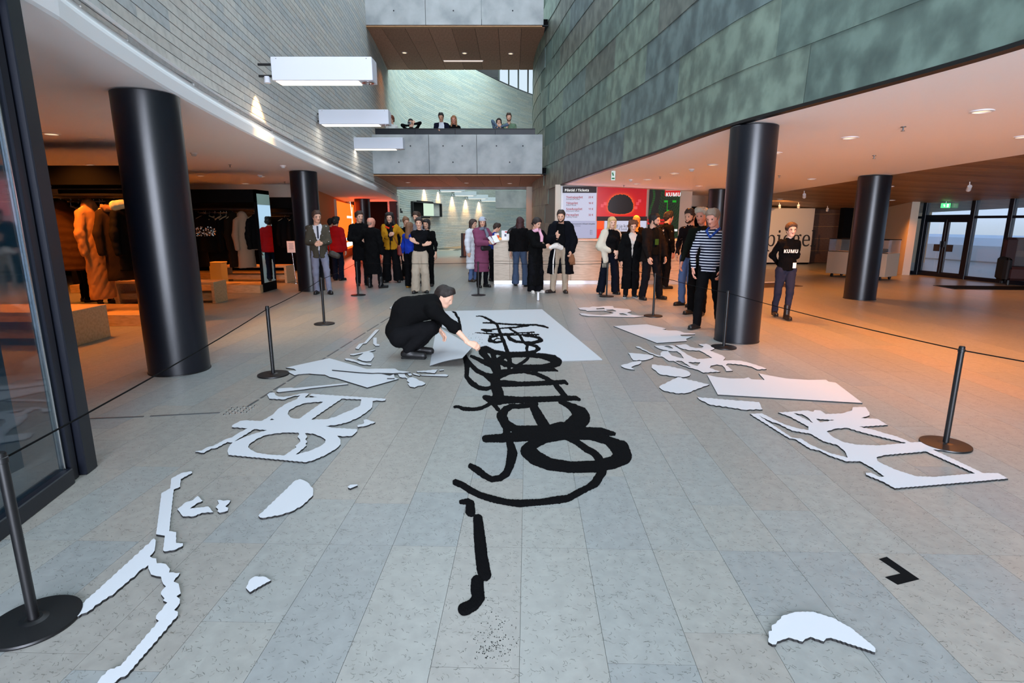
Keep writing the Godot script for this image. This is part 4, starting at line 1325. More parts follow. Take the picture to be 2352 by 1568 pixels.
	put("plate", MB.new().box(Vector3(-0.05, 0.95, 0), Vector3(0.22, 0.3, 0.012), 0.003).mesh(), mat("white_paint"), ns)
	for j in 5: put("print_line", MB.new().box(Vector3(-0.05, 1.04 - j * 0.035, 0.0075), Vector3(0.12 - 0.02 * (j % 2), 0.008, 0.002)).mesh(), mat("print_grey"), ns)
	put("pole", MB.new().tube([Vector3(0, 0.01, -0.01), Vector3(-0.05, 0.9, -0.01)], [0.009, 0.009], 10).mesh(), mat("chrome"), ns)
	put("foot", MB.new().lathe([[0.0, 0.0], [0.13, 0.0], [0.13, 0.01], [0.0, 0.016]], 24).mesh(), mat("chrome"), ns)
	var yb := thing("paper_bin", "pale yellow box on the floor under the coats of the middle rack", "box", Vector3(dp(491, 608, 13.9).x, 0, -14.1))
	put("box", MB.new().box(Vector3(0, 0.3, 0), Vector3(0.3, 0.6, 0.3), 0.01).mesh(), mat("bin_yellow", c8(205, 190, 120), 0.7), yb)
	put("rim", MB.new().box(Vector3(0, 0.6, 0), Vector3(0.32, 0.03, 0.32), 0.006).mesh(), mat("bin_yellow"), yb)

# ---- hall on the right -----------------------------------------------------
func right_hall() -> void:
	struct("wall_hall_back", MB.new().box(Vector3(10.2, 1.3, -22.6), Vector3(12.5, 3.2, 0.25)).mesh(), mat("hall_wall", c8(170, 140, 105), 0.8), "brown end wall of the hall on the right")
	struct("wall_hall_side", MB.new().box(Vector3(14.6, 1.3, 0.2), Vector3(0.3, 3.6, 19)).mesh(), mat("cream_wall"))
	struct("wall_hall_link", MB.new().box(Vector3(4.6, 1.3, -24.0), Vector3(8, 3.4, 0.3)).mesh(), mat("cream_wall"))
	# doorway right of the screens, its shade painted as a black slab
	var A := dp(1566, 560, 18.6)
	var B := dp(1660, 560, 18.6)
	struct("wall_beside_screens", MB.new().box(Vector3(A.x + 0.55, 2.35, -18.7), Vector3(1.7, 0.55, 0.2)).box(Vector3(A.x + 0.02, 1.2, -18.7), Vector3(0.3, 2.5, 0.2)).mesh(), mat("cream_wall"), "cream wall round the dark doorway right of the screens")
	struct("door_shade_1", MB.new().box(Vector3((A.x + B.x) / 2 + 0.2, 1.1, -18.95), Vector3(B.x - A.x + 0.4, 2.3, 0.1)).mesh(), mat("black_matt"), "black slab painted as shade in the doorway behind the bearded young man")
	# lettered partition
	var D := 21.6
	var sp := thing("lettered_partition", "white partition wall lettered Spiegel behind the woman in the KUMU sweatshirt", "partition", Vector3(0, 0, -D))
	var x0 := dp(1690, 540, D).x
	var x1 := dp(1866, 540, D).x
	var yt := dp(1800, 478, D).y
	put("panel", MB.new().box(Vector3((x0 + x1) / 2, yt / 2 + 0.03, -0.12), Vector3(x1 - x0, yt - 0.06, 0.24), 0.008).mesh(), mat("partition_white", c8(222, 212, 200), 0.8), sp)
	put("shadow_gap", MB.new().box(Vector3((x0 + x1) / 2, 0.03, -0.14), Vector3(x1 - x0 - 0.06, 0.06, 0.2)).mesh(), mat("black_matt"), sp)
	var q := dp(1738, 549, D)
	var tx := text(sp, "lettering", "Spiegel", 34.0 / FOC * D, Vector3(q.x - 0.05, q.y, 0.004), 0, mat("print_black", c8(40, 38, 40), 0.7), true)
	tx.scale = Vector3(0.86, 1, 1)
	# brown panelled wall and black niche right of it
	var bp := thing("panelled_wall", "brown wood panelling with pale joints, right of the lettered partition", "panelling", Vector3(0, 0, -22.3))
	var bx0 := dp(1864, 540, 22.3).x
	var bx1 := dp(1940, 540, 22.3).x
	for k in 5: put("panel", MB.new().box(Vector3((bx0 + bx1) / 2, 0.24 + k * 0.47, 0), Vector3(bx1 - bx0, 0.455, 0.06), 0.004).mesh(), M["brown_panel"], bp)
	for k in 4: put("joint_strip", MB.new().box(Vector3((bx0 + bx1) / 2, 0.475 + k * 0.47, -0.01), Vector3(bx1 - bx0, 0.02, 0.05)).mesh(), mat("joint_tan", c8(190, 140, 90), 0.6), bp)
	var nx0 := dp(1936, 540, 20.8).x
	var nx1 := dp(2055, 540, 20.8).x
	struct("wall_niche", MB.new().box(Vector3((nx0 + nx1) / 2, 1.2, -21.0), Vector3(nx1 - nx0, 2.5, 0.3)).mesh(), mat("black_matt"), "black niche wall behind the display case")
	# glazed entrance front
	var P0 := gp(2066, 626)
	var P1 := gp(2352, 655)
	var t := (P1 - P0).normalized()
	var n := t.cross(Vector3.UP)
	if n.dot(Vector3(-1, 0, 0.3)) < 0: n = -n
	var bs := Basis(t, Vector3.UP, t.cross(Vector3.UP))
	var cw := dp(2046, 560, 19.4)
	struct("wall_cream_return", MB.new().box(Vector3((P0.x + cw.x) / 2, 1.2, (P0.z - 19.4) / 2 - 0.2), Vector3(0.2, 2.6, absf(P0.z + 19.4) + 2.2), 0.0, Basis(Vector3.UP, -0.35)).mesh(), mat("cream_wall"), "cream wall between the black niche and the glass front")
	var fx := func(px: float, py: float) -> float: return (gp_plane(px, py, P0, n) - P0).dot(t)
	var o := Node3D.new()
	o.name = "window_4"
	add_child(o)
	o.set_meta("kind", "structure")
	o.set_meta("label", "black framed glass front with double doors at the far right")
	o.transform = Transform3D(bs, P0)
	var H := 2.5
	var fm: Material = mat("frame_black")
	var posts := [0.0, fx.call(2116, 560), fx.call(2226, 560), fx.call(2312, 560), fx.call(2430, 560), fx.call(2600, 560)]
	for k in posts.size():
		put("post", MB.new().box(Vector3(posts[k], H / 2, 0), Vector3(0.12, H, 0.14), 0.006).mesh(), fm, o)
		if k + 1 < posts.size():
			var a: float = posts[k]
			var b: float = posts[k + 1]
			var m := (a + b) / 2
			var w := b - a - 0.12
			put("transom", MB.new().box(Vector3(m, 1.72, 0), Vector3(w, 0.07 if k != 1 else 0.14, 0.1), 0.006).mesh(), fm, o)
			put("bottom_rail", MB.new().box(Vector3(m, 0.05, 0), Vector3(w, 0.1, 0.1), 0.006).mesh(), fm, o)
			put("window_pane", MB.new().box(Vector3(m, 2.1, 0), Vector3(w, 0.7, 0.012)).mesh(), mat("clear_glass"), o)
			if k != 1: put("window_pane", MB.new().box(Vector3(m, 0.89, 0), Vector3(w, 1.58, 0.012)).mesh(), mat("clear_glass"), o)
	var da: float = posts[1] + 0.06
	var db: float = posts[2] - 0.06
	for k in 2:
		var a: float = lerpf(da, db, k * 0.5)
		var b: float = lerpf(da, db, k * 0.5 + 0.5)
		var d := Node3D.new()
		d.name = numbered(self, "door_2" if k == 0 else "door_3")
		add_child(d)
		d.transform = Transform3D(bs, P0 + t * (a + b) / 2)
		d.set_meta("kind", "structure")
		d.set_meta("label", ["left leaf of the black framed glass doors at far right", "right leaf of the black framed glass doors at far right"][k])
		var w := b - a
		put("leaf_frame", MB.new().box(Vector3(-w / 2 + 0.04, 0.84, 0), Vector3(0.08, 1.64, 0.06), 0.005).box(Vector3(w / 2 - 0.04, 0.84, 0), Vector3(0.08, 1.64, 0.06), 0.005).box(Vector3(0, 1.62, 0), Vector3(w, 0.08, 0.06), 0.005).box(Vector3(0, 0.08, 0), Vector3(w, 0.12, 0.06), 0.005).mesh(), fm, d)
		put("window_pane", MB.new().box(Vector3(0, 0.85, 0), Vector3(w - 0.16, 1.46, 0.012)).mesh(), mat("clear_glass"), d)
		put("door_sign", MB.new().box(Vector3((w / 2 - 0.2) * (1 if k == 0 else -1), 0.84, 0.02 * signf(bs.z.dot(n))), Vector3(0.2, 0.2, 0.006)).mesh(), mat("print_black"), d)
		put("door_handle", MB.new().box(Vector3((w / 2 - 0.06) * (1 if k == 0 else -1), 0.95, 0.06 * signf(bs.z.dot(n))), Vector3(0.03, 0.18, 0.04), 0.008).mesh(), mat("black_metal"), d)
	struct("ground_outside", MB.new().box(Vector3(34, -0.3, -14), Vector3(38, 0.2, 60)).mesh(), mat("snow", c8(226, 232, 240), 0.9), "snowy ground outside the glass front")
	struct("bank_outside", MB.new().box(Vector3(22, 0.35, -22), Vector3(6, 1.2, 40), 0.3, Basis(Vector3.UP, 0.25)).mesh(), mat("snow"), "low snow bank outside the glass front")
	# display case on wheels
	var v0 := gp(1895, 634)
	var v1 := gp(2030, 645)
	var vt := (v1 - v0); vt.y = 0
	var L := vt.length()
	var vc := thing("display_case", "wheeled display case with a glass top behind the far right column", "display case", (v0 + v1) / 2)
	vc.transform.basis = Basis(vt.normalized(), Vector3.UP, vt.normalized().cross(Vector3.UP))
	put("cabinet", MB.new().box(Vector3(0, 0.42, -0.35), Vector3(L, 0.64, 0.7), 0.006).mesh(), mat("cabinet_grey", c8(190, 172, 150), 0.7), vc)
	put("case_glass", MB.new().box(Vector3(0, 0.92, -0.35), Vector3(L - 0.02, 0.36, 0.68)).mesh(), mat("clear_glass"), vc)
	put("case_edge", MB.new().box(Vector3(0, 1.105, -0.01), Vector3(L, 0.02, 0.02)).box(Vector3(0, 1.105, -0.69), Vector3(L, 0.02, 0.02)).box(Vector3(0, 0.745, -0.01), Vector3(L, 0.015, 0.02)).mesh(), mat("black_metal"), vc)
	put("exhibit", MB.new().box(Vector3(0.2, 0.8, -0.35), Vector3(L * 0.5, 0.1, 0.3), 0.02).mesh(), mat("black_matt"), vc)
	for s in [-1, 1]:
		for z in [-0.08, -0.62]: put("wheel", MB.new().tube([Vector3(s * (L / 2 - 0.15) - 0.02, 0.05, z), Vector3(s * (L / 2 - 0.15) + 0.02, 0.05, z)], [0.05, 0.05], 16).box(Vector3(s * (L / 2 - 0.15), 0.1, z), Vector3(0.03, 0.04, 0.03)).mesh(), mat("black_metal"), vc)
	# mats, armchair, wall bits
	var m1 := thing("floor_mat", "long black door mat in front of the glass doors at far right", "mat", gp(2260, 662))
	put("pile", MB.new().box(Vector3(1.0, 0.006, 0), Vector3(3.6, 0.012, 0.75), 0.003, Basis(Vector3.UP, -0.12)).mesh(), mat("black_matt"), m1)
	put("edge", MB.new().box(Vector3(1.0, 0.004, 0), Vector3(3.7, 0.007, 0.82), 0.002, Basis(Vector3.UP, -0.12)).mesh(), mat("black_metal"), m1)
	var st := thing("stair_nosing", "low dark floor hatch edged with a pale strip behind the right column", "floor hatch", gp(1758, 655))
	put("hatch", MB.new().box(Vector3(0, 0.006, 0), Vector3(1.5, 0.012, 0.9), 0.003, Basis(Vector3.UP, 0.25)).mesh(), mat("hatch_brown", c8(60, 48, 40), 0.7), st)
	put("pale_strip", MB.new().box(Vector3(0, 0.01, -0.5), Vector3(1.5, 0.02, 0.1), 0.003, Basis(Vector3.UP, 0.25)).mesh(), mat("white_paint"), st)
	var ac := thing("armchair", "dark red high-backed seat cut off by the right edge of the frame", "armchair", gp(2325, 652), -0.5)
	var am := mat("armchair_red", c8(52, 22, 24), 0.7)
	put("back", MB.new().box(Vector3(0.25, 0.72, -0.1), Vector3(1.1, 0.95, 0.2), 0.06).mesh(), am, ac)
	put("seat", MB.new().box(Vector3(0.25, 0.3, 0.2), Vector3(1.0, 0.35, 0.7), 0.06).mesh(), am, ac)
	for s in [-1, 1]: put("arm", MB.new().box(Vector3(0.25 + s * 0.52, 0.4, 0.15), Vector3(0.16, 0.6, 0.8), 0.06).mesh(), mat("armchair_black", c8(20, 18, 19), 0.7), ac)
	for sx in [-1, 1]:
		for sz in [-0.1, 0.45]: put("leg", MB.new().box(Vector3(0.25 + sx * 0.45, 0.07, sz), Vector3(0.05, 0.14, 0.05), 0.008).mesh(), mat("black_metal"), ac)
	var es := thing("exit_sign", "glowing green exit sign above the glass doors at far right", "exit sign", dp(2172, 472, 16.6))
	put("face", MB.new().box(Vector3.ZERO, Vector3(0.26, 0.13, 0.03), 0.004).mesh(), glow("exit_green", Color(0.35, 1.0, 0.55), 1.5), es)
	put("running_figure", MB.new().box(Vector3(-0.05, 0.0, 0.017), Vector3(0.03, 0.07, 0.004), 0, Basis(Vector3.BACK, 0.4)).box(Vector3(0.05, 0, 0.017), Vector3(0.05, 0.09, 0.004)).mesh(), glow("exit_white", Color(0.95, 1, 0.95), 1.6), es)
	put("rod", MB.new().tube([Vector3(0, 0.06, 0), Vector3(0, hr(es.position.x, 16.6) - es.position.y, 0)], [0.006, 0.006], 8).mesh(), mat("chrome"), es)
	for s in [[1790, 470, 20.0, "left of three track spotlights above the lettered partition"], [1834, 468, 19.5, "middle of three track spotlights above the lettered partition"], [1900, 480, 20.5, "right of three track spotlights, above the brown panelling"], [1846, 452, 15.5, "track spotlight nearest the far right column under the timber ceiling"], [2225, 433, 12.0, "track spotlight under the timber ceiling above the glass front"]]:
		var p := dp(s[0], s[1], s[2])
		p.y = hr(p.x, s[2])
		var l := thing("track_spotlight", s[3], "spotlight", p)
		put("can", MB.new().tube([Vector3(0, -0.09, 0.02), Vector3(0.05, -0.16, -0.07)], [0.04, 0.045], 14).mesh(), mat("white_paint"), l)
		put("arm", MB.new().tube([Vector3(0, 0, 0), Vector3(0, -0.1, 0.01)], [0.01, 0.01], 8).mesh(), mat("white_paint"), l)
	var q2 := dp(1796, 470, 19.0)
	spot("partition_spot", Vector3(q2.x, hr(q2.x, 19) - 0.2, -18.6), Vector3(q2.x + 0.4, 0.9, -21.6), 60, Color(1.0, 0.75, 0.5), 5.0)

# ---- glass door front on the left -----------------------------------------
func glass_vestibule() -> void:
	var P := gp(190, 1082)
	var Q := gp(20, 1212)
	var t := (Q - P).normalized()
	var bs := Basis(t, Vector3.UP, t.cross(Vector3.UP))
	var o := Node3D.new()
	o.name = "window_5"
	add_child(o)
	o.set_meta("kind", "structure")
	o.set_meta("label", "dark framed glass door front close on the left")
	o.transform = Transform3D(bs, P)
	var H := hl(3.4) - 0.01
	var fm: Material = mat("frame_black")
	put("post", MB.new().box(Vector3(0.0, H / 2, 0.0), Vector3(0.13, H, 0.12), 0.006).mesh(), fm, o)
	put("post", MB.new().box(Vector3(0.12, H / 2, 0.01), Vector3(0.07, H, 0.07), 0.005).mesh(), fm, o)
	put("glazing_bead", MB.new().box(Vector3(0.19, H / 2, 0.0), Vector3(0.012, H - 0.2, 0.03), 0.003).mesh(), mat("chrome"), o)
	put("bottom_rail", MB.new().box(Vector3(1.6, 0.05, 0.0), Vector3(2.85, 0.1, 0.1), 0.006).mesh(), fm, o)
	put("top_rail", MB.new().box(Vector3(1.6, H - 0.06, 0.0), Vector3(2.85, 0.12, 0.1), 0.006).mesh(), fm, o)
	put("window_pane", MB.new().box(Vector3(1.6, H / 2, 0.0), Vector3(2.8, H - 0.2, 0.012)).mesh(), mat("tinted_glass"), o)
	put("post", MB.new().box(Vector3(3.05, H / 2, 0.0), Vector3(0.12, H, 0.12), 0.006).mesh(), fm, o)
	struct("wall_vestibule", MB.new().box(Vector3(-5.2, 1.45, 1.0), Vector3(0.2, 2.9, 9.2)).mesh(), mat("teal_reflection", c8(14, 84, 112), 0.6), "inner wall of the vestibule, coloured teal to stand for the reflection in its glass")  # teal stands for the reflection on the glass in front
	struct("wall_vestibule_end", MB.new().box(Vector3(-4.25, 1.45, -3.42), Vector3(2.0, 2.9, 0.1)).mesh(), mat("frame_black"), "dark end panel of the glass vestibule")
	var po := thing("notice", "white notice with black and orange printing behind the glass at far left", "notice", dp(-6, 600, 3.0))
	po.position = Vector3(-3.35, 1.3, -2.9)
	po.rotation.y = 1.1
	put("sheet", MB.new().box(Vector3(0, 0.05, 0), Vector3(0.42, 0.6, 0.01), 0.003).mesh(), mat("white_paint"), po)
	put("black_print", MB.new().box(Vector3(0.12, 0.0, 0.007), Vector3(0.14, 0.1, 0.004)).mesh(), mat("print_black"), po)
	put("orange_print", MB.new().box(Vector3(0.14, -0.01, 0.0095), Vector3(0.05, 0.05, 0.004)).mesh(), mat("flyer_orange"), po)
	put("red_line", MB.new().box(Vector3(0, -0.1, 0.007), Vector3(0.42, 0.006, 0.003)).mesh(), mat("sign_red"), po)
	put("stand", MB.new().box(Vector3(0, -0.78, 0), Vector3(0.04, 1.04, 0.03), 0.004).mesh(), mat("black_metal"), po)
	var um := thing("umbrella", "closed pale green umbrella leaning behind the glass at far left", "umbrella", Vector3(-3.02, 0, -2.75))
	put("canopy", MB.new().tube([Vector3(0.06, 0.06, -0.1), Vector3(0.03, 0.2, 0.0), Vector3(-0.04, 0.5, 0.18), Vector3(-0.07, 0.64, 0.27)], [0.012, 0.035, 0.045, 0.02], 10).mesh(), mat("umbrella_green", c8(150, 190, 170), 0.7), um)
	put("tip", MB.new().tube([Vector3(0.08, 0.0, -0.15), Vector3(0.06, 0.06, -0.1)], [0.005, 0.006], 8).mesh(), mat("chrome"), um)
	put("handle", MB.new().tube([Vector3(-0.07, 0.64, 0.27), Vector3(-0.09, 0.76, 0.34), Vector3(-0.07, 0.8, 0.37), Vector3(-0.05, 0.76, 0.38)], [0.01, 0.01, 0.01, 0.01], 8).mesh(), mat("black_metal"), um)

# ---- ceiling fittings -------------------------------------------------------
func downlight(p: Vector3, label: String, r: float, e: float, col := WARM, cone := 62.0) -> void:
	var o := thing("downlight", label, "downlight", p)
	put("ring", MB.new().lathe([[r * 0.72, 0.004], [r * 0.74, -0.012], [r, -0.008], [r, 0.004]], 24).mesh(), mat("white_paint"), o)
	put("lens", MB.new().lathe([[0.0, -0.004], [r * 0.72, -0.003]], 24).mesh(), glow("lens_glow", Color(1, 0.86, 0.7), 1.5), o)
	if e > 0: spot("downlight_beam", p + Vector3(0, -0.03, 0), p + Vector3(0, -2, 0), cone, col, e, r * 0.7)
func on_right(px: float, py: float) -> Vector3: return pp(px, py, 3.09, -0.0215, -0.0454)
func ceiling_fittings() -> void:
	for s in [[2255, 255, "largest downlight in the right ceiling, near the right edge"], [1952, 316, "downlight above and left of the far right column"], [1638, 378, "downlight in the right ceiling nearest the exit pictogram, third from the column"], [1550, 398, "downlight in the right ceiling above the green screen"], [1488, 412, "downlight in the right ceiling above the red screen"], [1463, 422, "downlight in the right ceiling closest to the red screen"], [1781, 351, "downlight touching the edge of the right column"]]:
		downlight(on_right(s[0], s[1]), s[2], 0.11, 8.5)
	for q in [[5.4, 5.0, "unseen downlight outside the right edge of the frame, nearest the viewer"], [6.6, 12.8, "unseen downlight in the white ceiling behind the far right column"], [6.4, 7.4, "unseen downlight in the white ceiling beside the far right column"], [5.0, 15.5, "unseen downlight in the white ceiling in front of the dark doorway"], [8.8, 13.5, "unseen downlight in the timber ceiling above the display case"], [9.4, 8.5, "unseen downlight in the timber ceiling nearest the viewer"], [11.3, 12.5, "unseen downlight in the timber ceiling above the door mat"], [8.6, 18.5, "unseen downlight in the timber ceiling before the lettered partition"], [11.2, 17.0, "unseen downlight in the timber ceiling before the black niche"]]:  # unseen lamps, placed to warm the floor of the right-hand hall
		var p := Vector3(q[0], hr(q[0], q[1]), -q[1])
		downlight(p, q[2], 0.09, 7.5 if q[0] < 8 else 4.5)
	for s in [[118, 307, "largest downlight in the left ceiling, near the glass door"], [75, 379, "downlight beside the glass door post on the left"], [564, 421, "downlight above the middle coat rack"], [669, 442, "downlight just left of the second black column"], [439, 435, "downlight just right of the front black column"]]:
		downlight(left_edge(s[0], s[1]), s[2], 0.11, 8.0, Color(1.0, 0.56, 0.2))
	for q in [[-7.3, 8.0, "unseen downlight over the front of the nearest coat rack"], [-6.8, 10.5, "unseen downlight over the aisle behind the nearest coat rack"], [-8.6, 11.9, "unseen downlight over the front of the middle coat rack"], [-7.6, 14.2, "unseen downlight over the bench behind the middle rack"], [-6.2, 14.4, "unseen downlight over the notice stand by the farthest rack"], [-6.6, 6.2, "unseen downlight over the bench nearest the glass door"], [-9.5, 9.0, "unseen downlight deep inside the cloakroom over the nearest rack"]]:  # unseen lamps, placed to light the cloakroom warmly
		downlight(Vector3(q[0], hl(q[1]), -q[1]), q[2], 0.08, 4.5, Color(1.0, 0.54, 0.18))
	for s in [[2075, 291, "sprinkler in the right ceiling nearest the viewer"], [2008, 357, "sprinkler in the right ceiling just above the far right column"], [1516, 406, "sprinkler in the right ceiling above the red screen"], [1790, 403, "sprinkler in the right ceiling right of the near column"], [1433, 425, "sprinkler in the right ceiling close to the exit pictogram"]]:
		sprinkler(on_right(s[0], s[1]), s[2])
	for s in [[528, 378, "sprinkler in the left ceiling between the two columns"], [654, 417, "sprinkler in the left ceiling beside the second column"]]: sprinkler(left_edge(s[0], s[1]), s[2])
	for s in [[445, 351, "white smoke detector in the left ceiling right of the front column"], [597, 402, "white smoke detector in the left ceiling above the middle rack"], [650, 380, "flat white detector disc in the left ceiling near its edge"]]: detector(left_edge(s[0], s[1]), s[2])
	for s in [[1589, 388, "white smoke detector in the right ceiling left of the column"], [1449, 412, "small dome camera in the right ceiling above the red screen"]]: detector(on_right(s[0], s[1]), s[2])
	var p := on_right(1409, 389)
	var es := thing("exit_sign", "small hanging exit pictogram above the ticket screens", "exit sign", p)
	put("face", MB.new().box(Vector3(0, -0.13, 0), Vector3(0.09, 0.2, 0.02), 0.003).mesh(), mat("exit_face", c8(215, 232, 218), 0.5), es)
	put("running_figure", MB.new().box(Vector3(-0.01, -0.1, 0.012), Vector3(0.03, 0.07, 0.004), 0, Basis(Vector3.BACK, 0.3)).box(Vector3(0.0, -0.19, 0.012), Vector3(0.06, 0.03, 0.004)).mesh(), mat("exit_print", c8(30, 120, 70), 0.6), es)
	put("rod", MB.new().tube([Vector3(0, 0, 0), Vector3(0, -0.04, 0)], [0.005, 0.005], 8).mesh(), mat("chrome"), es)
	# white lamp boxes standing out from the stone wall
	for k in 3:
		var q: Array = [[625, 856, 131, 185, 8.8], [733, 893, 252, 285.5, 12.7], [804, 926, 316, 342, 16.6]][k]
		lamp_box(dp(q[0], q[3], q[4]), dp(q[1], q[3], q[4]), dp(q[0], q[2], q[4]).y - dp(q[0], q[3], q[4]).y, ["nearest and largest white lamp box on the stone wall", "middle white lamp box on the stone wall", "smallest near white lamp box, in front of the lower bridge"][k], 4.5)
	for k in 5:
		var q: Array = [[980, 1030, 430], [1011, 1067, 439], [1044, 1094, 448.5], [1075, 1121, 455.5], [1105, 1144, 461]][k]
		var w: Vector3 = wall_cross(q[0], q[2])[0]
		var dd := -w.z - 0.2
		lamp_box(dp(q[0], q[2] + 1, dd), dp(q[1], q[2] + 1, dd), 0.26, ["far lamp box hidden up behind the lower bridge", "first of the far lamp boxes under the lower bridge", "second of the far lamp boxes under the lower bridge", "third of the far lamp boxes under the lower bridge", "farthest lamp box, in front of the far concrete beam"][k], 9.0)
func lamp_box(a: Vector3, b: Vector3, h: float, label: String, e: float) -> void:
	var L := absf(b.x - a.x)
	var o := thing("lamp_box", label, "wall lamp", a, 0, "white lamp boxes along the stone wall")
	var dpt := h * 0.95
	put("housing", MB.new().box(Vector3(L / 2, h / 2 + 0.006, -dpt / 2), Vector3(L, h, dpt), 0.006).mesh(), mat("lamp_white", c8(214, 216, 226), 0.6), o)
	put("diffuser", MB.new().box(Vector3(L * 0.44, 0.0, -dpt * 0.5), Vector3(L * 0.82, 0.02, dpt * 0.8), 0.004).mesh(), glow("tube_glow", Color(1, 0.97, 0.9), 1.6), o)
	put("spot_ring", MB.new().lathe([[0.05, 0.006], [0.055, -0.006], [dpt * 0.3, -0.004], [dpt * 0.3, 0.006]], 20, Vector3(L - dpt * 0.35, 0, -dpt * 0.5)).mesh(), mat("chrome"), o)
	for rx in [0.08, L - 0.08]: put("rivet", MB.new().box(Vector3(rx, h - 0.02, 0.001), Vector3(0.012, 0.012, 0.004)).mesh(), mat("chrome"), o)
	area("lamp_box_light", a + Vector3(L * 0.44, -0.03, -dpt * 0.5), a + Vector3(L * 0.44, -2, -dpt * 0.5), Vector2(dpt * 0.7, L * 0.8), Color(1, 0.96, 0.9), 0.9)
	spot("lamp_box_beam", a + Vector3(-0.13, -0.02, -dpt * 0.5), a + Vector3(-0.36, -1.6, -dpt * 0.5 - 0.1), 40, Color(1.0, 0.76, 0.45), e * 2.2, 0.03)
	put("added_spot_head", MB.new().tube([Vector3(-0.13, 0.09, -dpt * 0.5), Vector3(-0.13, 0.0, -dpt * 0.5)], [0.04, 0.045], 16).mesh(), mat("lamp_white"), o)  # added fitting, so the wall beam has a visible source
	for k in 2: put("bracket", MB.new().box(Vector3(-0.12, h * (0.3 + 0.5 * k), -dpt / 2), Vector3(0.26, 0.03, 0.03)).mesh(), mat("black_metal"), o)
func sprinkler(p: Vector3, label: String) -> void:
	var o := thing("sprinkler", label, "sprinkler", p)
	put("stem", MB.new().lathe([[0.03, 0.004], [0.03, -0.006], [0.008, -0.01], [0.008, -0.045]], 14).mesh(), mat("steel_dull"), o)
	put("deflector", MB.new().lathe([[0.0, -0.05], [0.022, -0.05], [0.022, -0.046], [0.0, -0.045]], 14).mesh(), mat("steel_dull"), o)
func detector(p: Vector3, label: String) -> void:
	var o := thing("detector", label, "detector", p)
	put("base", MB.new().lathe([[0.0, -0.02], [0.058, -0.02], [0.06, 0.004]], 20).mesh(), mat("white_paint"), o)
	put("head", MB.new().lathe([[0.0, -0.058], [0.025, -0.056], [0.04, -0.045], [0.045, -0.02]], 20).mesh(), mat("detector_grey", c8(205, 205, 205), 0.5), o)

# ---- cord barrier ----------------------------------------------------------
func barriers() -> void:
	var spec := [[80, 1430, "near left barrier post with a big round base, cut off by the frame"], [628, 861, "barrier post beside the large kite-shaped board panel on the left"], [745, 744, "barrier post in front of the man in the grey-brown blazer"], [823, 678, "barrier post in front of the man in the long black coat"], [1099, 678, "barrier post in front of the woman in the mauve coat"], [1393, 681, "barrier post in front of the woman in the beige shawl"], [1500, 726, "barrier post in front of the man in the dark blazer"], [1662, 798, "barrier post before the right-hand column"], [2171, 1022, "barrier post at the right beside the largest letter cut-out"]]
	var tops := []
	var posts := []
	for s in spec:
		var p := gp(s[0], s[1])
		var o := thing("barrier_post", s[2], "barrier post", p, 0, "black posts of the cord barrier")
		put("base", MB.new().lathe([[0.0, 0.0], [0.158, 0.0], [0.16, 0.006], [0.158, 0.014], [0.05, 0.02], [0.03, 0.026], [0.0, 0.026]], 48).mesh(), mat("black_metal"), o)
		put("pole", MB.new().lathe([[0.019, 0.02], [0.019, 0.735], [0.016, 0.742], [0.0, 0.743]], 20).mesh(), mat("black_metal"), o)
		put("cord_clip", MB.new().lathe([[0.019, 0.70], [0.022, 0.702], [0.022, 0.722], [0.019, 0.724]], 20).mesh(), mat("black_metal"), o)
		tops.append(p + Vector3(0, 0.712, 0))
		posts.append(o)
	tops.append(Vector3(4.6, 0.712, -1.6))
	for k in tops.size() - 1:
		var a: Vector3 = tops[k]
		var b: Vector3 = tops[k + 1]
		var dir := (b - a).normalized()
		a += dir * 0.021
		b -= dir * 0.021
		var pts := []
		var rad := []
		for j in 9:
			var t := j / 8.0
			pts.append(a.lerp(b, t) + Vector3.DOWN * 0.02 * 4 * t * (1 - t))
			rad.append(0.0042)
		put("cord", MB.new().tube(pts, rad, 8).mesh(), mat("black_matt"), posts[k]).position = -(posts[k] as Node3D).position

# ---- people: distance fields meshed as surface nets ------------------------
# a bone is [from, to, radius, radius, flatness, flat axis]
func stamp(f: PackedFloat32Array, lo: Vector3, nx: int, ny: int, nz: int, cell: float, k: float, b: Array) -> void:
	var a: Vector3 = b[0]
	var e: Vector3 = b[1]
	var ra: float = b[2]
	var rd: float = b[3] - b[2]
	var fl: float = b[4] if b.size() > 4 else 1.0
	var ax: Vector3 = b[5] if b.size() > 5 else Vector3.BACK
	var g := 1.0 / fl - 1.0
	var m := maxf(b[2], b[3]) + k * 0.6 + cell * 1.6
	var ab := e - a
	ab += ax * (ab.dot(ax) * g)
	var l2 := maxf(ab.length_squared(), 1e-9)
	var p0 := (Vector3(minf(a.x, e.x), minf(a.y, e.y), minf(a.z, e.z)) - Vector3.ONE * m - lo) / cell
	var p1 := (Vector3(maxf(a.x, e.x), maxf(a.y, e.y), maxf(a.z, e.z)) + Vector3.ONE * m - lo) / cell
	var x0 := maxi(0, int(p0.x)); var x1 := mini(nx, int(p1.x) + 2)
	var y0 := maxi(0, int(p0.y)); var y1 := mini(ny, int(p1.y) + 2)
	var z0 := maxi(0, int(p0.z)); var z1 := mini(nz, int(p1.z) + 2)
	for z in range(z0, z1):
		for y in range(y0, y1):
			var i := (z * ny + y) * nx + x0
			var q0 := lo + Vector3(0, y, z) * cell - a
			for x in range(x0, x1):
				var q := Vector3(q0.x + x * cell, q0.y, q0.z)
				q += ax * (q.dot(ax) * g)
				var t := clampf(q.dot(ab) / l2, 0.0, 1.0)
				var d := (q - ab * t).length() - ra - rd * t
				var o := f[i]
				var h := k - absf(o - d)
				f[i] = (minf(o, d) - h * h * 0.25 / k) if h > 0.0 else minf(o, d)
				i += 1
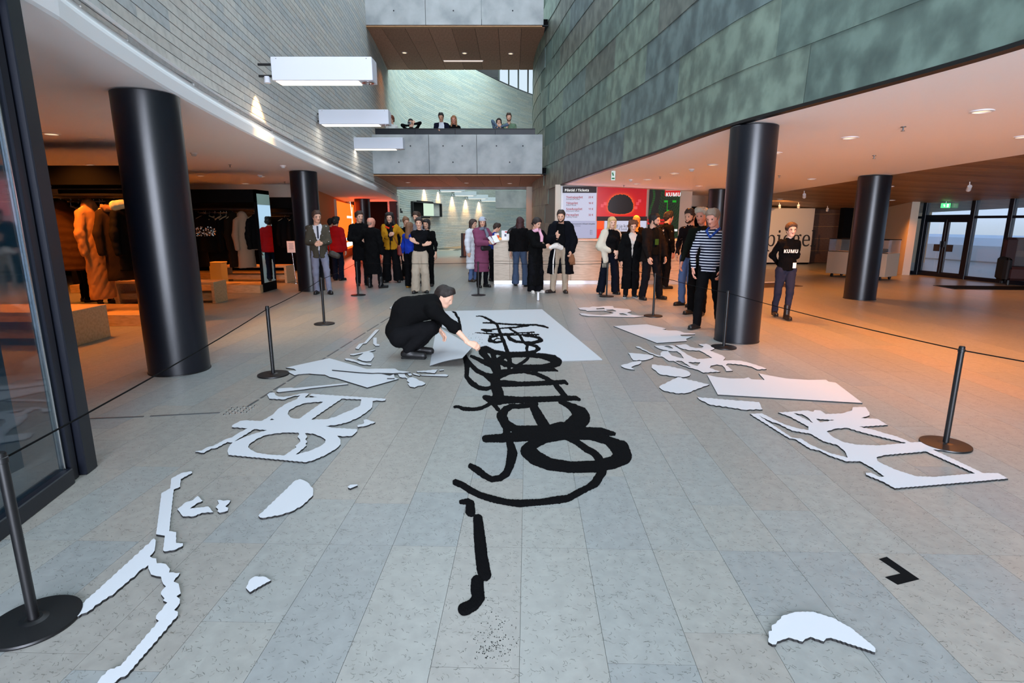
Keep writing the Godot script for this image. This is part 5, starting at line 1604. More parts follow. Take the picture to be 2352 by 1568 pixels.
func blob(bones: Array, cell: float, k: float, cuts: Array, after := []) -> Dictionary:
	var lo := Vector3.ONE * 1e9
	var hi := -lo
	for b in bones + after:
		var r := Vector3.ONE * (maxf(b[2], b[3]) + k * 0.3)
		for p in [b[0], b[1]]:
			lo = lo.min(p - r)
			hi = hi.max(p + r)
	lo -= Vector3.ONE * cell * 1.5
	hi += Vector3.ONE * cell * 1.5
	var n := ((hi - lo) / cell).ceil()
	var nx := int(n.x) + 1
	var ny := int(n.y) + 1
	var nz := int(n.z) + 1
	var f := PackedFloat32Array()
	f.resize(nx * ny * nz)
	f.fill(1.0)
	for b in bones: f = stamped(f, lo, nx, ny, nz, cell, k, b)
	for c in cuts:
		for z in nz:
			for y in ny:
				var i := (z * ny + y) * nx
				for x in nx:
					if f[i] < cell * 3.0:
						var p := lo + Vector3(x, y, z) * cell
						var d: float = c.call(p) if c is Callable else (c[0] as Vector3).dot(p) - float(c[1])
						if d > f[i]: f[i] = d
					i += 1
	for b in after: f = stamped(f, lo, nx, ny, nz, cell, k, b)
	return {"f": f, "lo": lo, "nx": nx, "ny": ny, "nz": nz, "cell": cell}
func stamped(f: PackedFloat32Array, lo: Vector3, nx: int, ny: int, nz: int, cell: float, k: float, b: Array) -> PackedFloat32Array:
	stamp(f, lo, nx, ny, nz, cell, k, b)
	return f
func net_data(B: Dictionary, amp := 0.0, puffy := 0.0, sd := 0) -> Array:      # [vertices, normals, indices]
	var f: PackedFloat32Array = B.f
	var nx: int = B.nx
	var ny: int = B.ny
	var nz: int = B.nz
	var cell: float = B.cell
	var lo: Vector3 = B.lo
	var id := PackedInt32Array()
	id.resize(f.size())
	var v := PackedVector3Array()
	var sx := 1
	var sy := nx
	var sz := nx * ny
	var far := cell * 3.2
	for z in nz - 1:
		for y in ny - 1:
			var i := (z * ny + y) * nx - 1
			for x in nx - 1:
				i += 1
				var c0 := f[i]
				if c0 > far or c0 < -far: continue
				var c1 := f[i + sx]; var c2 := f[i + sy]; var c3 := f[i + sy + sx]
				var c4 := f[i + sz]; var c5 := f[i + sz + sx]; var c6 := f[i + sz + sy]; var c7 := f[i + sz + sy + sx]
				var s := int(c0 < 0) + int(c1 < 0) + int(c2 < 0) + int(c3 < 0) + int(c4 < 0) + int(c5 < 0) + int(c6 < 0) + int(c7 < 0)
				if s == 0 or s == 8: continue
				var p := Vector3.ZERO
				var n := 0
				if (c0 < 0) != (c1 < 0): p += Vector3(c0 / (c0 - c1), 0, 0); n += 1
				if (c2 < 0) != (c3 < 0): p += Vector3(c2 / (c2 - c3), 1, 0); n += 1
				if (c4 < 0) != (c5 < 0): p += Vector3(c4 / (c4 - c5), 0, 1); n += 1
				if (c6 < 0) != (c7 < 0): p += Vector3(c6 / (c6 - c7), 1, 1); n += 1
				if (c0 < 0) != (c2 < 0): p += Vector3(0, c0 / (c0 - c2), 0); n += 1
				if (c1 < 0) != (c3 < 0): p += Vector3(1, c1 / (c1 - c3), 0); n += 1
				if (c4 < 0) != (c6 < 0): p += Vector3(0, c4 / (c4 - c6), 1); n += 1
				if (c5 < 0) != (c7 < 0): p += Vector3(1, c5 / (c5 - c7), 1); n += 1
				if (c0 < 0) != (c4 < 0): p += Vector3(0, 0, c0 / (c0 - c4)); n += 1
				if (c1 < 0) != (c5 < 0): p += Vector3(1, 0, c1 / (c1 - c5)); n += 1
				if (c2 < 0) != (c6 < 0): p += Vector3(0, 1, c2 / (c2 - c6)); n += 1
				if (c3 < 0) != (c7 < 0): p += Vector3(1, 1, c3 / (c3 - c7)); n += 1
				v.append(lo + (Vector3(x, y, z) + p / n) * cell)
				id[i] = v.size()
	var idx := PackedInt32Array()
	var nor := PackedVector3Array()
	nor.resize(v.size())
	for z in range(1, nz - 1):
		for y in range(1, ny - 1):
			var i := (z * ny + y) * nx
			for x in range(1, nx - 1):
				i += 1
				var c0 := f[i]
				if c0 > far or c0 < -far: continue
				var ins := c0 < 0
				for ax in 3:
					var st: int = [sx, sy, sz][ax]
					if (f[i + st] < 0) == ins: continue
					var u: int = [sy, sz, sx][ax]
					var w: int = [sz, sx, sy][ax]
					var a := id[i - u - w] - 1
					var b := id[i - w] - 1
					var c := id[i] - 1
					var d := id[i - u] - 1
					if a < 0 or b < 0 or c < 0 or d < 0: continue
					if not ins:
						var t := b; b = d; d = t
					var fn := (v[c] - v[a]).cross(v[d] - v[b])
					nor[a] += fn; nor[b] += fn; nor[c] += fn; nor[d] += fn
					idx.append(a); idx.append(c); idx.append(b); idx.append(a); idx.append(d); idx.append(c)
	for k in v.size():
		nor[k] = nor[k].normalized()
		if amp > 0.0 or puffy != 0.0:
			var p := v[k]
			var o := 0.0
			if amp > 0.0: o += amp * noi.get_noise_3d(p.x * 8.0 + sd * 7.3, p.y * 5.0, p.z * 8.0) + amp * 0.6 * noi.get_noise_3d((p.x + p.y * 0.4) * 20.0, p.y * 14.0 + sd, p.z * 20.0)
			if puffy > 0.0: o += puffy * (absf(sin(p.y * 26.0 + p.x * 2.0)) - 0.6)
			elif puffy < 0.0: o -= puffy * (sqrt(absf(sin(p.y * 16.0 + (p.x + p.z) * 22.0) * sin(p.y * 16.0 - (p.x + p.z) * 22.0))) - 0.5)
			v[k] = p + nor[k] * o
	if amp > 0.0 or puffy != 0.0:
		nor.fill(Vector3.ZERO)
		for k in range(0, idx.size(), 3):
			var fn := (v[idx[k + 2]] - v[idx[k]]).cross(v[idx[k + 1]] - v[idx[k]])
			nor[idx[k]] += fn; nor[idx[k + 1]] += fn; nor[idx[k + 2]] += fn
		for k in v.size(): nor[k] = nor[k].normalized()
	return [v, nor, idx]
func joined(list: Array) -> Array:                # [data, transform] pairs into one
	var v := PackedVector3Array()
	var n := PackedVector3Array()
	var i := PackedInt32Array()
	for q in list:
		var d: Array = q[0]
		var t: Transform3D = q[1]
		var k := v.size()
		var flip := t.basis.determinant() < 0
		for p in d[0]: v.append(t * p)
		for p in d[1]: n.append((t.basis * p).normalized())
		for j in range(0, d[2].size(), 3):
			i.append(d[2][j] + k)
			i.append(d[2][j + (2 if flip else 1)] + k)
			i.append(d[2][j + (1 if flip else 2)] + k)
	return [v, n, i]
func add_surf(m: ArrayMesh, d: Array, mt: Material) -> void:
	if d[0].is_empty(): return
	var a := []
	a.resize(Mesh.ARRAY_MAX)
	a[Mesh.ARRAY_VERTEX] = d[0]; a[Mesh.ARRAY_NORMAL] = d[1]; a[Mesh.ARRAY_INDEX] = d[2]
	m.add_surface_from_arrays(Mesh.PRIMITIVE_TRIANGLES, a)
	m.surface_set_material(m.get_surface_count() - 1, mt)
func net(B: Dictionary, amp := 0.0, puffy := 0.0, sd := 0) -> ArrayMesh:
	var m := ArrayMesh.new()
	add_surf(m, net_data(B, amp, puffy, sd), null)
	return m
func mb_data(m: MB) -> Array: return [m.v, m.n, m.i]

var cache := {}
func head_data(fem: bool) -> Array:
	var key := "head%s" % fem
	if cache.has(key): return cache[key]
	var w := 0.94 if fem else 1.0
	var V := func(x, y, z): return Vector3(x * w, y, z)
	var b := [[V.call(0, 0.028, -0.035), V.call(0, 0.034, 0.018), 0.082 * w, 0.079 * w], [V.call(0, 0.0, 0.035), V.call(0, -0.065, 0.045), 0.06 * w, 0.042 * w], [V.call(0, -0.092, 0.064), V.call(0, -0.094, 0.062), 0.021, 0.021],
		[V.call(0.044, -0.045, 0.0), V.call(0.02, -0.088, 0.052), 0.026, 0.02], [V.call(-0.044, -0.045, 0.0), V.call(-0.02, -0.088, 0.052), 0.026, 0.02],
		[V.call(0.036, -0.022, 0.058), V.call(0.034, -0.03, 0.058), 0.026, 0.022], [V.call(-0.036, -0.022, 0.058), V.call(-0.034, -0.03, 0.058), 0.026, 0.022],
		[V.call(-0.03, 0.03, 0.077), V.call(0.03, 0.03, 0.077), 0.016, 0.016], [V.call(0, -0.055, 0.07), V.call(0, -0.06, 0.07), 0.024, 0.024]]
	var a := [[V.call(0, 0.014, 0.09), V.call(0, -0.026, 0.108), 0.008, 0.0125], [V.call(-0.012, -0.03, 0.094), V.call(0.012, -0.03, 0.094), 0.0085, 0.0085],
		[V.call(0.077, 0.016, -0.014), V.call(0.074, -0.022, -0.008), 0.0125, 0.009, 0.6, Vector3.RIGHT], [V.call(-0.077, 0.016, -0.014), V.call(-0.074, -0.022, -0.008), 0.0125, 0.009, 0.6, Vector3.RIGHT],
		[V.call(0, -0.06, -0.02), V.call(0, -0.19, -0.035), 0.056 if not fem else 0.048, 0.06 if not fem else 0.05]]
	cache[key] = net_data(blob(b, 0.0075, 0.03, [func(p): return 0.012 - Vector2(absf(p.x) - 0.031 * w, p.y - 0.004).length() - absf(p.z - 0.098) * 0.15], a))
	return cache[key]
func hand_data(curl: float) -> Array:             # right hand, fingers along -y, palm towards +z, thumb at -x
	var key := "hand%.1f" % curl
	if cache.has(key): return cache[key]
	var b := []
	var a := []
	for k in 4:
		var kn := Vector3(-0.03 + k * 0.0205, -0.088 + 0.004 * absf(k - 1.3), 0.0)
		b.append([Vector3(kn.x * 0.5, -0.005, 0), kn, 0.016, 0.0115])
		var L: Array = [[0.042, 0.025, 0.02], [0.046, 0.029, 0.021], [0.043, 0.027, 0.02], [0.034, 0.021, 0.018]][k]
		var p := kn
		var t := curl * 0.45
		for j in 3:
			var q: Vector3 = p + Vector3(kn.x * 0.12, -cos(t), sin(t)) * L[j]
			a.append([p, q, 0.0095 - 0.0009 * j, 0.0088 - 0.0011 * j])
			p = q
			t += curl * 0.75
	a.append([Vector3(-0.018, -0.02, 0.005), Vector3(-0.045, -0.05, 0.016), 0.015, 0.0115])
	a.append([Vector3(-0.045, -0.05, 0.016), Vector3(-0.052, -0.08, 0.026), 0.0112, 0.0095])
	a.append([Vector3(-0.052, -0.08, 0.026), Vector3(-0.046, -0.103, 0.032), 0.0095, 0.007])
	b.append([Vector3(0, 0.03, 0), Vector3(0, -0.01, 0), 0.024, 0.025, 0.75])
	cache[key] = net_data(blob(b, 0.006, 0.012, [], a))
	return cache[key]
func hair_data(style: String) -> Array:
	if cache.has(style): return cache[style]
	var cut := [func(p): return maxf(-0.66 * p.y + 0.75 * p.z - 0.018, 0.0) - maxf(absf(p.x) - 0.058, 0.0) * 2.2 - 0.004]
	var b := [[Vector3(0, 0.046, -0.03), Vector3(0, 0.055, 0.022), 0.094, 0.086], [Vector3(0, 0.0, -0.055), Vector3(0, -0.035, -0.05), 0.068, 0.056]]
	for s in [-1, 1]: b.append([Vector3(s * 0.066, 0.03, 0.01), Vector3(s * 0.066, -0.012, 0.014), 0.018, 0.013])
	var a := []
	var amp := 0.011
	match style:
		"short": b.append([Vector3(-0.03, 0.115, 0.03), Vector3(0.035, 0.115, 0.025), 0.03, 0.03])
		"quiff": b.append([Vector3(-0.03, 0.12, 0.03), Vector3(0.04, 0.125, 0.02), 0.03, 0.03]); amp = 0.016
		"receding": cut = [[Vector3(0, -0.6, 0.8), -0.012]]
		"bald":
			b = [[Vector3(0, 0.02, -0.04), Vector3(0, -0.02, -0.05), 0.079, 0.066]]
			cut = [[Vector3(0, 0.75, 0.66), -0.02]]
			amp = 0.0
		"curly": b.append([Vector3(-0.05, 0.08, 0.02), Vector3(0.05, 0.085, 0.02), 0.06, 0.06]); b.append([Vector3(-0.07, 0.0, -0.04), Vector3(0.07, 0.0, -0.04), 0.05, 0.05]); amp = 0.022
		"curly_long":
			b.append([Vector3(-0.05, 0.08, 0.0), Vector3(0.05, 0.085, 0.0), 0.06, 0.06])
			for s in [-1, 1]: a.append([Vector3(s * 0.085, 0.03, -0.02), Vector3(s * 0.1, -0.14, -0.01), 0.035, 0.04])
			a.append([Vector3(0, 0.0, -0.07), Vector3(0, -0.14, -0.07), 0.08, 0.08])
			amp = 0.02
		"bob":
			for s in [-1, 1]: a.append([Vector3(s * 0.072, 0.05, 0.005), Vector3(s * 0.083, -0.1, 0.005), 0.026, 0.028])
			a.append([Vector3(-0.05, 0.075, 0.075), Vector3(0.05, 0.075, 0.075), 0.024, 0.024])
			a.append([Vector3(0, 0.0, -0.06), Vector3(0, -0.09, -0.05), 0.078, 0.07])
		"long":
			for s in [-1, 1]: a.append([Vector3(s * 0.074, 0.05, -0.01), Vector3(s * 0.085, -0.2, -0.02), 0.024, 0.03])
			a.append([Vector3(0, 0.0, -0.06), Vector3(0, -0.26, -0.07), 0.078, 0.085, 0.7])
		"tied": a.append([Vector3(0, 0.02, -0.11), Vector3(0, -0.05, -0.135), 0.035, 0.03])
		"bun": a.append([Vector3(0, 0.1, -0.1), Vector3(0, 0.1, -0.1), 0.042, 0.042])
		"beanie":
			b = [[Vector3(0, 0.045, -0.03), Vector3(0, 0.05, 0.018), 0.097, 0.09]]
			cut = [[Vector3(0, -0.97, 0.2), -0.018]]
			amp = 0.003
		"hood":
			b = [[Vector3(0, 0.04, -0.04), Vector3(0, 0.04, 0.03), 0.115, 0.11], [Vector3(0, -0.03, -0.05), Vector3(0, -0.14, -0.03), 0.11, 0.12]]
			cut = [[Vector3(0, -0.25, 0.97), 0.06]]
			amp = 0.012
		"cap_back": b = [[Vector3(0, 0.045, -0.03), Vector3(0, 0.05, 0.018), 0.096, 0.088]]; cut = [[Vector3(0, -0.9, 0.43), -0.02]]; a = [[Vector3(0, 0.02, -0.03), Vector3(0, -0.02, -0.05), 0.075, 0.066]]
	cache[style] = net_data(blob(b, 0.0095, 0.03, cut, a), amp, 0.0, style.length())
	return cache[style]

func ik(s: Vector3, w: Vector3, l1: float, l2: float, pole: Vector3) -> Array:   # elbow and reached wrist
	var d := w - s
	var L := clampf(d.length(), 0.12, l1 + l2 - 0.003)
	var n := d.normalized()
	var x := (L * L + l1 * l1 - l2 * l2) / (2 * L)
	var h := sqrt(maxf(l1 * l1 - x * x, 0.0))
	var pv := (pole - n * pole.dot(n)).normalized()
	return [s + n * x + pv * h, s + n * L]
func hand_tf(wrist: Vector3, dir: Vector3, palm: Vector3, left: bool) -> Transform3D:
	var y := -dir.normalized()
	var z := (palm - y * palm.dot(y)).normalized()
	var b := Basis(y.cross(z), y, z)
	if left: b = Basis(-b.x, b.y, b.z)
	return Transform3D(b, wrist)

const SKIN := [[214, 164, 138], [226, 178, 152], [200, 148, 120], [205, 140, 118]]
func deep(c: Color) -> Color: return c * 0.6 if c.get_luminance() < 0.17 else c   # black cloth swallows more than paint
func person(sp: Dictionary) -> Node3D:
	var pos: Vector3
	if sp.has("d"):
		pos = dp(sp.px, sp.top, sp.d)
		pos.y = sp.get("y", 0.0)
	else: pos = gp(sp.px, sp.py)
	var hgt: float = dp(sp.px, sp.top, -pos.z).y - pos.y
	hgt = sp.get("h", hgt)
	var s := hgt / 1.755
	var o := thing("person", sp.label, "person", pos, deg_to_rad(sp.get("yaw", 0.0)))
	o.scale = Vector3.ONE * s
	var fem: bool = sp.get("fem", false)
	var sk: Array = SKIN[sp.get("skin", 0)]
	var skin := mat("skin_%d" % sp.get("skin", 0), c8(sk[0], sk[1], sk[2]), 0.55)
	var sd: int = int(sp.px) + int(sp.top)
	# joints
	var lean := Basis(Vector3.RIGHT, deg_to_rad(sp.get("lean", 2.0)))
	var hip := Vector3(0, 0.94, 0)
	var T := func(x: float, y: float, z: float) -> Vector3: return hip + lean * (Vector3(x, y, z) - hip)
	var sw := 0.158 if fem else 0.182
	var fr: Vector3 = sp.get("foot_r", Vector3(-0.1, 0, 0.0))
	var fl: Vector3 = sp.get("foot_l", Vector3(0.1, 0, 0.02))
	var hipw := 0.088
	var knees := []
	var ank := []
	for q in [[-1, fr], [1, fl]]:
		var h := Vector3(q[0] * hipw, 0.9, 0)
		var a: Vector3 = q[1] + Vector3(0, 0.085, 0)
		var r := ik(h, a, 0.412, 0.408, Vector3(q[0] * 0.12, 0, 1))
		knees.append(r[0])
		ank.append(r[1])
	var sh := [T.call(-sw, 1.4, -0.01), T.call(sw, 1.4, -0.01)]
	var wr := [sp.get("hand_r", Vector3(-sw - 0.085, 0.86, 0.04)), sp.get("hand_l", Vector3(sw + 0.085, 0.86, 0.04))]
	var el := []
	for k in 2:
		var sgn := -1.0 if k == 0 else 1.0
		var r := ik(sh[k], wr[k], 0.285, 0.255, sp.get("pole_r" if k == 0 else "pole_l", Vector3(sgn * 0.55, -0.25, -0.6)))
		el.append(r[0])
		wr[k] = r[1]
	var hc: Vector3 = T.call(0, 1.635, 0.03)
	var hb := Basis(Vector3.UP, deg_to_rad(sp.get("hyaw", 0.0))) * Basis(Vector3.RIGHT, deg_to_rad(sp.get("hpitch", 4.0)))
	var th := Transform3D(hb, hc)
	var bk := Vector3.BACK
	# body
	var bones := [[T.call(0, 1.0, 0), T.call(0, 1.3, 0), 0.1, 0.115, 0.68, bk], [T.call(-sw * 0.7, 1.4, -0.01), T.call(sw * 0.7, 1.4, -0.01), 0.055, 0.055], [T.call(0, 1.4, -0.01), hc + hb * Vector3(0, -0.1, -0.02), 0.052, 0.05]]
	for k in 2:
		bones.append([sh[k], el[k], 0.045, 0.037])
		bones.append([el[k], wr[k], 0.037, 0.025])
		bones.append([Vector3((k * 2 - 1) * hipw, 0.9, 0), knees[k], 0.07, 0.05])
		bones.append([knees[k], ank[k], 0.048, 0.034])
	var list := [[net_data(blob(bones, 0.026, 0.03, [])), Transform3D()], [head_data(fem), th]]
	var curl: Array = sp.get("curl", [0.6, 0.6])
	var hdir := []
	for k in 2:
		var dir: Vector3 = (wr[k] - el[k]).normalized()
		if sp.has("dir_r") and k == 0: dir = sp.dir_r
		if sp.has("dir_l") and k == 1: dir = sp.dir_l
		hdir.append(dir)
		var palm: Vector3 = sp.get("palm_r" if k == 0 else "palm_l", Vector3(1.0 if k == 0 else -1.0, 0, -0.2))
		list.append([hand_data(curl[k]), hand_tf(wr[k], dir, palm, k == 1)])
	var bm := ArrayMesh.new()
	add_surf(bm, joined(list), skin)
	var ew := MB.new()
	var ei := MB.new()
	var lip := MB.new()
	for x in [-0.031, 0.031]:
		ew.tube([Vector3(x - 0.013, 0.003, 0.084), Vector3(x, 0.003, 0.088), Vector3(x + 0.013, 0.003, 0.084)], [0.002, 0.0055, 0.002], 8)
		ei.tube([Vector3(x, 0.003, 0.08), Vector3(x, 0.003, 0.0975)], [0.006, 0.0056], 10)
		ei.tube([Vector3(x - 0.018, 0.008, 0.086), Vector3(x, 0.0125, 0.0945), Vector3(x + 0.018, 0.008, 0.086)], [0.0015, 0.0032, 0.0015], 6)
	lip.tube([Vector3(-0.025, -0.054, 0.088), Vector3(-0.008, -0.051, 0.102), Vector3(0.008, -0.051, 0.102), Vector3(0.025, -0.054, 0.088)], [0.002, 0.005, 0.005, 0.002], 8)
	lip.tube([Vector3(-0.02, -0.06, 0.089), Vector3(0, -0.063, 0.1015), Vector3(0.02, -0.06, 0.089)], [0.002, 0.006, 0.002], 8)
	add_surf(bm, joined([[mb_data(ew), th]]), mat("eye_white", c8(200, 194, 186), 0.8))
	add_surf(bm, joined([[mb_data(ei), th]]), mat("eye_dark", c8(34, 24, 20), 0.8))
	add_surf(bm, joined([[mb_data(lip), th]]), mat("lips_red" if sp.has("lipstick") else "lips", c8(170, 40, 50) if sp.has("lipstick") else c8(146, 74, 68), 0.8))
	put("body", bm, null, o)
	# hair, brows, beard, glasses
	var hcol: Color = sp.get("hair", c8(52, 38, 30))
	var hm := mat("hair_%s" % hcol.to_html(false), hcol, 0.7)
	var style: String = sp.get("style", "short")
	var add := func(called: String, d: Array, m: Material) -> MeshInstance3D:
		var am := ArrayMesh.new()
		add_surf(am, d, null)
		return put(called, am, m, o)
	if style == "beanie" or style == "hood":
		add.call("knitted_hat" if style == "beanie" else "hood", joined([[hair_data(style), th]]), sp.hatmat)
		if style == "beanie": add.call("hair", joined([[hair_data("long"), th * Transform3D(Basis().scaled(Vector3(0.93, 0.93, 0.93)), Vector3(0, -0.01, -0.006))]]), hm)
	else: add.call("hair", joined([[hair_data(style), th]]), hm)
	var br := MB.new()
	for x in [-0.031, 0.031]: br.tube([Vector3(x - 0.018, 0.024, 0.090), Vector3(x, 0.029, 0.097), Vector3(x + 0.018, 0.025, 0.090)], [0.003, 0.0056, 0.0025], 6)
	add.call("eyebrows", joined([[mb_data(br), th]]), hm if style != "bald" else mat("brow_grey", c8(110, 96, 86), 0.8))
	if sp.has("beard"):
		if not cache.has("beard"): cache["beard"] = net_data(blob([[Vector3(0.05, -0.05, 0.012), Vector3(0.022, -0.09, 0.056), 0.0245, 0.0225], [Vector3(-0.05, -0.05, 0.012), Vector3(-0.022, -0.09, 0.056), 0.0245, 0.0225], [Vector3(0, -0.094, 0.064), Vector3(0, -0.09, 0.066), 0.026, 0.026], [Vector3(-0.024, -0.042, 0.089), Vector3(0.024, -0.042, 0.089), 0.0105, 0.0105], [Vector3(-0.03, -0.08, 0.066), Vector3(0.03, -0.08, 0.066), 0.024, 0.024], [Vector3(-0.055, -0.03, 0.015), Vector3(-0.06, 0.0, 0.0), 0.02, 0.014], [Vector3(0.055, -0.03, 0.015), Vector3(0.06, 0.0, 0.0), 0.02, 0.014]], 0.008, 0.015, []), 0.004)
		add.call("beard", joined([[cache["beard"], th]]), mat("hair_%s" % (sp.beard as Color).to_html(false), sp.beard, 0.8))
	if sp.has("glasses"):
		var g := MB.new()
		for x in [-0.033, 0.033]:
			var pts := []
			var rr := []
			for j in 15:
				pts.append(Vector3(x + 0.025 * cos(TAU * j / 14), 0.0 + 0.02 * sin(TAU * j / 14), 0.104))
				rr.append(0.0024)
			g.tube(pts, rr, 6, false)
			g.tube([Vector3(x * 1.75, 0.006, 0.103), Vector3(x * 2.5, 0.012, 0.0)], [0.002, 0.002], 6)
		g.tube([Vector3(-0.009, 0.004, 0.106), Vector3(0.009, 0.004, 0.106)], [0.002, 0.002], 6)
		add.call("glasses", joined([[mb_data(g), th]]), mat("glasses_%s" % (sp.glasses as Color).to_html(false), sp.glasses, 0.3, 0.5))
	# trousers
	var pc: Color = sp.get("pants", c8(28, 28, 34))
	var pw: Array = sp.get("legs", [0.088, 0.066, 0.058])
	var pb := [[Vector3(-0.05, 0.96, 0), Vector3(0.05, 0.96, 0), 0.105, 0.105, 0.85, bk]]
	for k in 2:
		var hp := Vector3((k * 2 - 1) * hipw, 0.9, 0)
		pb.append([hp, knees[k], pw[0] + 0.006, pw[1]])
		pb.append([knees[k], ank[k] + Vector3(0, -0.03, 0), pw[1], pw[2]])
	var lowest := minf(ank[0].y, ank[1].y) - 0.045
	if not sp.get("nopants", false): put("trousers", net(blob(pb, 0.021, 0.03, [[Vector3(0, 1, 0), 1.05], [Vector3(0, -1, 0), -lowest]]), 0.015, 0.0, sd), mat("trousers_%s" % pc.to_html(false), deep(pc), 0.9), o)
	# shoes
	var sc: Color = sp.get("shoes", c8(18, 17, 18))
	for k in 2:
		var a: Vector3 = ank[k]
		var ty: float = deg_to_rad(sp.get("toe_r" if k == 0 else "toe_l", -14.0 if k == 0 else 14.0))
		var f := Basis(Vector3.UP, ty) * Vector3(0, 0, 1)
		var g := Vector3(a.x, a.y - 0.085, a.z)
		var sb := [[g + Vector3(0, 0.045, 0) - f * 0.035, g + Vector3(0, 0.034, 0) + f * 0.15, 0.043, 0.04], [g + Vector3(0, 0.05, 0), g + Vector3(0, 0.1, -0.005), 0.042, 0.044]]
		if sp.get("boots", false): sb.append([g + Vector3(0, 0.1, 0), g + Vector3(0, 0.24, -0.01), 0.048, 0.055])
		var shoe := put("shoe", net(blob(sb, 0.014, 0.03, [[Vector3(0, -1, 0), -g.y - 0.004]])), mat("shoe_%s" % sc.to_html(false), sc, 0.45), o)
		put("sole", MB.new().box(g + f * 0.055 + Vector3(0, 0.01, 0), Vector3(0.078, 0.02, 0.25), 0.009, Basis(Vector3.UP, ty)).mesh(), mat("sole_%s" % (sp.get("sole", sc * 0.7) as Color).to_html(false), sp.get("sole", sc * 0.7), 0.7), shoe)
	# upper garment
	var tc: Color = sp.get("shirt", c8(24, 24, 27))
	var layers := [["jumper", tc, 0.0, sp.get("hem", 0.93), 0.0, "", 0.0, sp.get("sleeve", 1.0)]]
	if sp.has("coat"): layers.append([sp.get("coat_name", "coat"), sp.coat, sp.get("thick", 0.022), sp.get("coat_hem", 0.5), sp.get("flare", 0.03), sp.get("open", ""), sp.get("puffy", 0.0), 1.0])
	for L in layers:
		var e: float = L[2]
		var hem: float = L[3]
		var fat: float = sp.get("fat", 0.0)
		var w := (0.145 if fem else 0.158) + e + fat
		var tb := [[T.call(0, 1.03, 0), T.call(0, 1.28, 0.0), w - 0.014, w, 0.66, bk], [T.call(-sw * 0.66, 1.385, -0.012), T.call(sw * 0.66, 1.385, -0.012), 0.074 + e * 0.8, 0.074 + e * 0.8, 0.95, bk], [T.call(0, 1.4, -0.015), T.call(0, 1.48, 0.0), 0.075 + e, 0.062 + e * 0.7]]
		if fem: tb.append([T.call(-0.065, 1.27, 0.07), T.call(0.065, 1.27, 0.07), 0.062 + e, 0.062 + e])
		if hem < 1.0: tb.append([T.call(0, 1.04, 0), Vector3(0, hem - 0.03, 0), w - 0.004, w + 0.004 + L[4], 0.74, bk])
		var sl: float = L[7]
		for k in 2:
			tb.append([sh[k], el[k], 0.055 + e * 0.85, 0.047 + e * 0.85])
			if sl > 0.3: tb.append([el[k], (el[k] as Vector3).lerp(wr[k], sl * 0.93), 0.046 + e * 0.85, 0.037 + e * 0.8])
		var cuts: Array = [[Vector3(0, -1, 0), -hem]]
		var nk: Vector3 = T.call(0, 1.505, 0.0)
		cuts.append(func(p): return 0.062 + e * 0.3 - Vector2(p.x - nk.x, p.z - nk.z - 0.008).length() - maxf(0.0, nk.y - 0.012 - p.y) * 3.0)
		if L[5] == "v": cuts.append(func(p): return minf(p.z - 0.03, 0.012 + maxf(0.0, p.y - 1.13) * 0.26 - absf(p.x)))
		elif L[5] == "open": cuts.append(func(p): return minf(p.z - 0.0, 0.085 + 0.04 * (1.3 - p.y) - absf(p.x)))
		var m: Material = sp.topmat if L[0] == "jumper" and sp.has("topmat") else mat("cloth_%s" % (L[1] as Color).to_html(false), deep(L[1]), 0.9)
		put(L[0] if L[0] != "jumper" else sp.get("shirt_name", "jumper"), net(blob(tb, 0.0205, 0.045, cuts), 0.019 if L[6] == 0.0 else 0.008, L[6], sd + int(e * 500)), m, o)
	o.set_meta("wr", wr)
	o.set_meta("hc", hc)
	return o
func wpt(o: Node3D, v: Vector3) -> Vector3: return o.transform * v

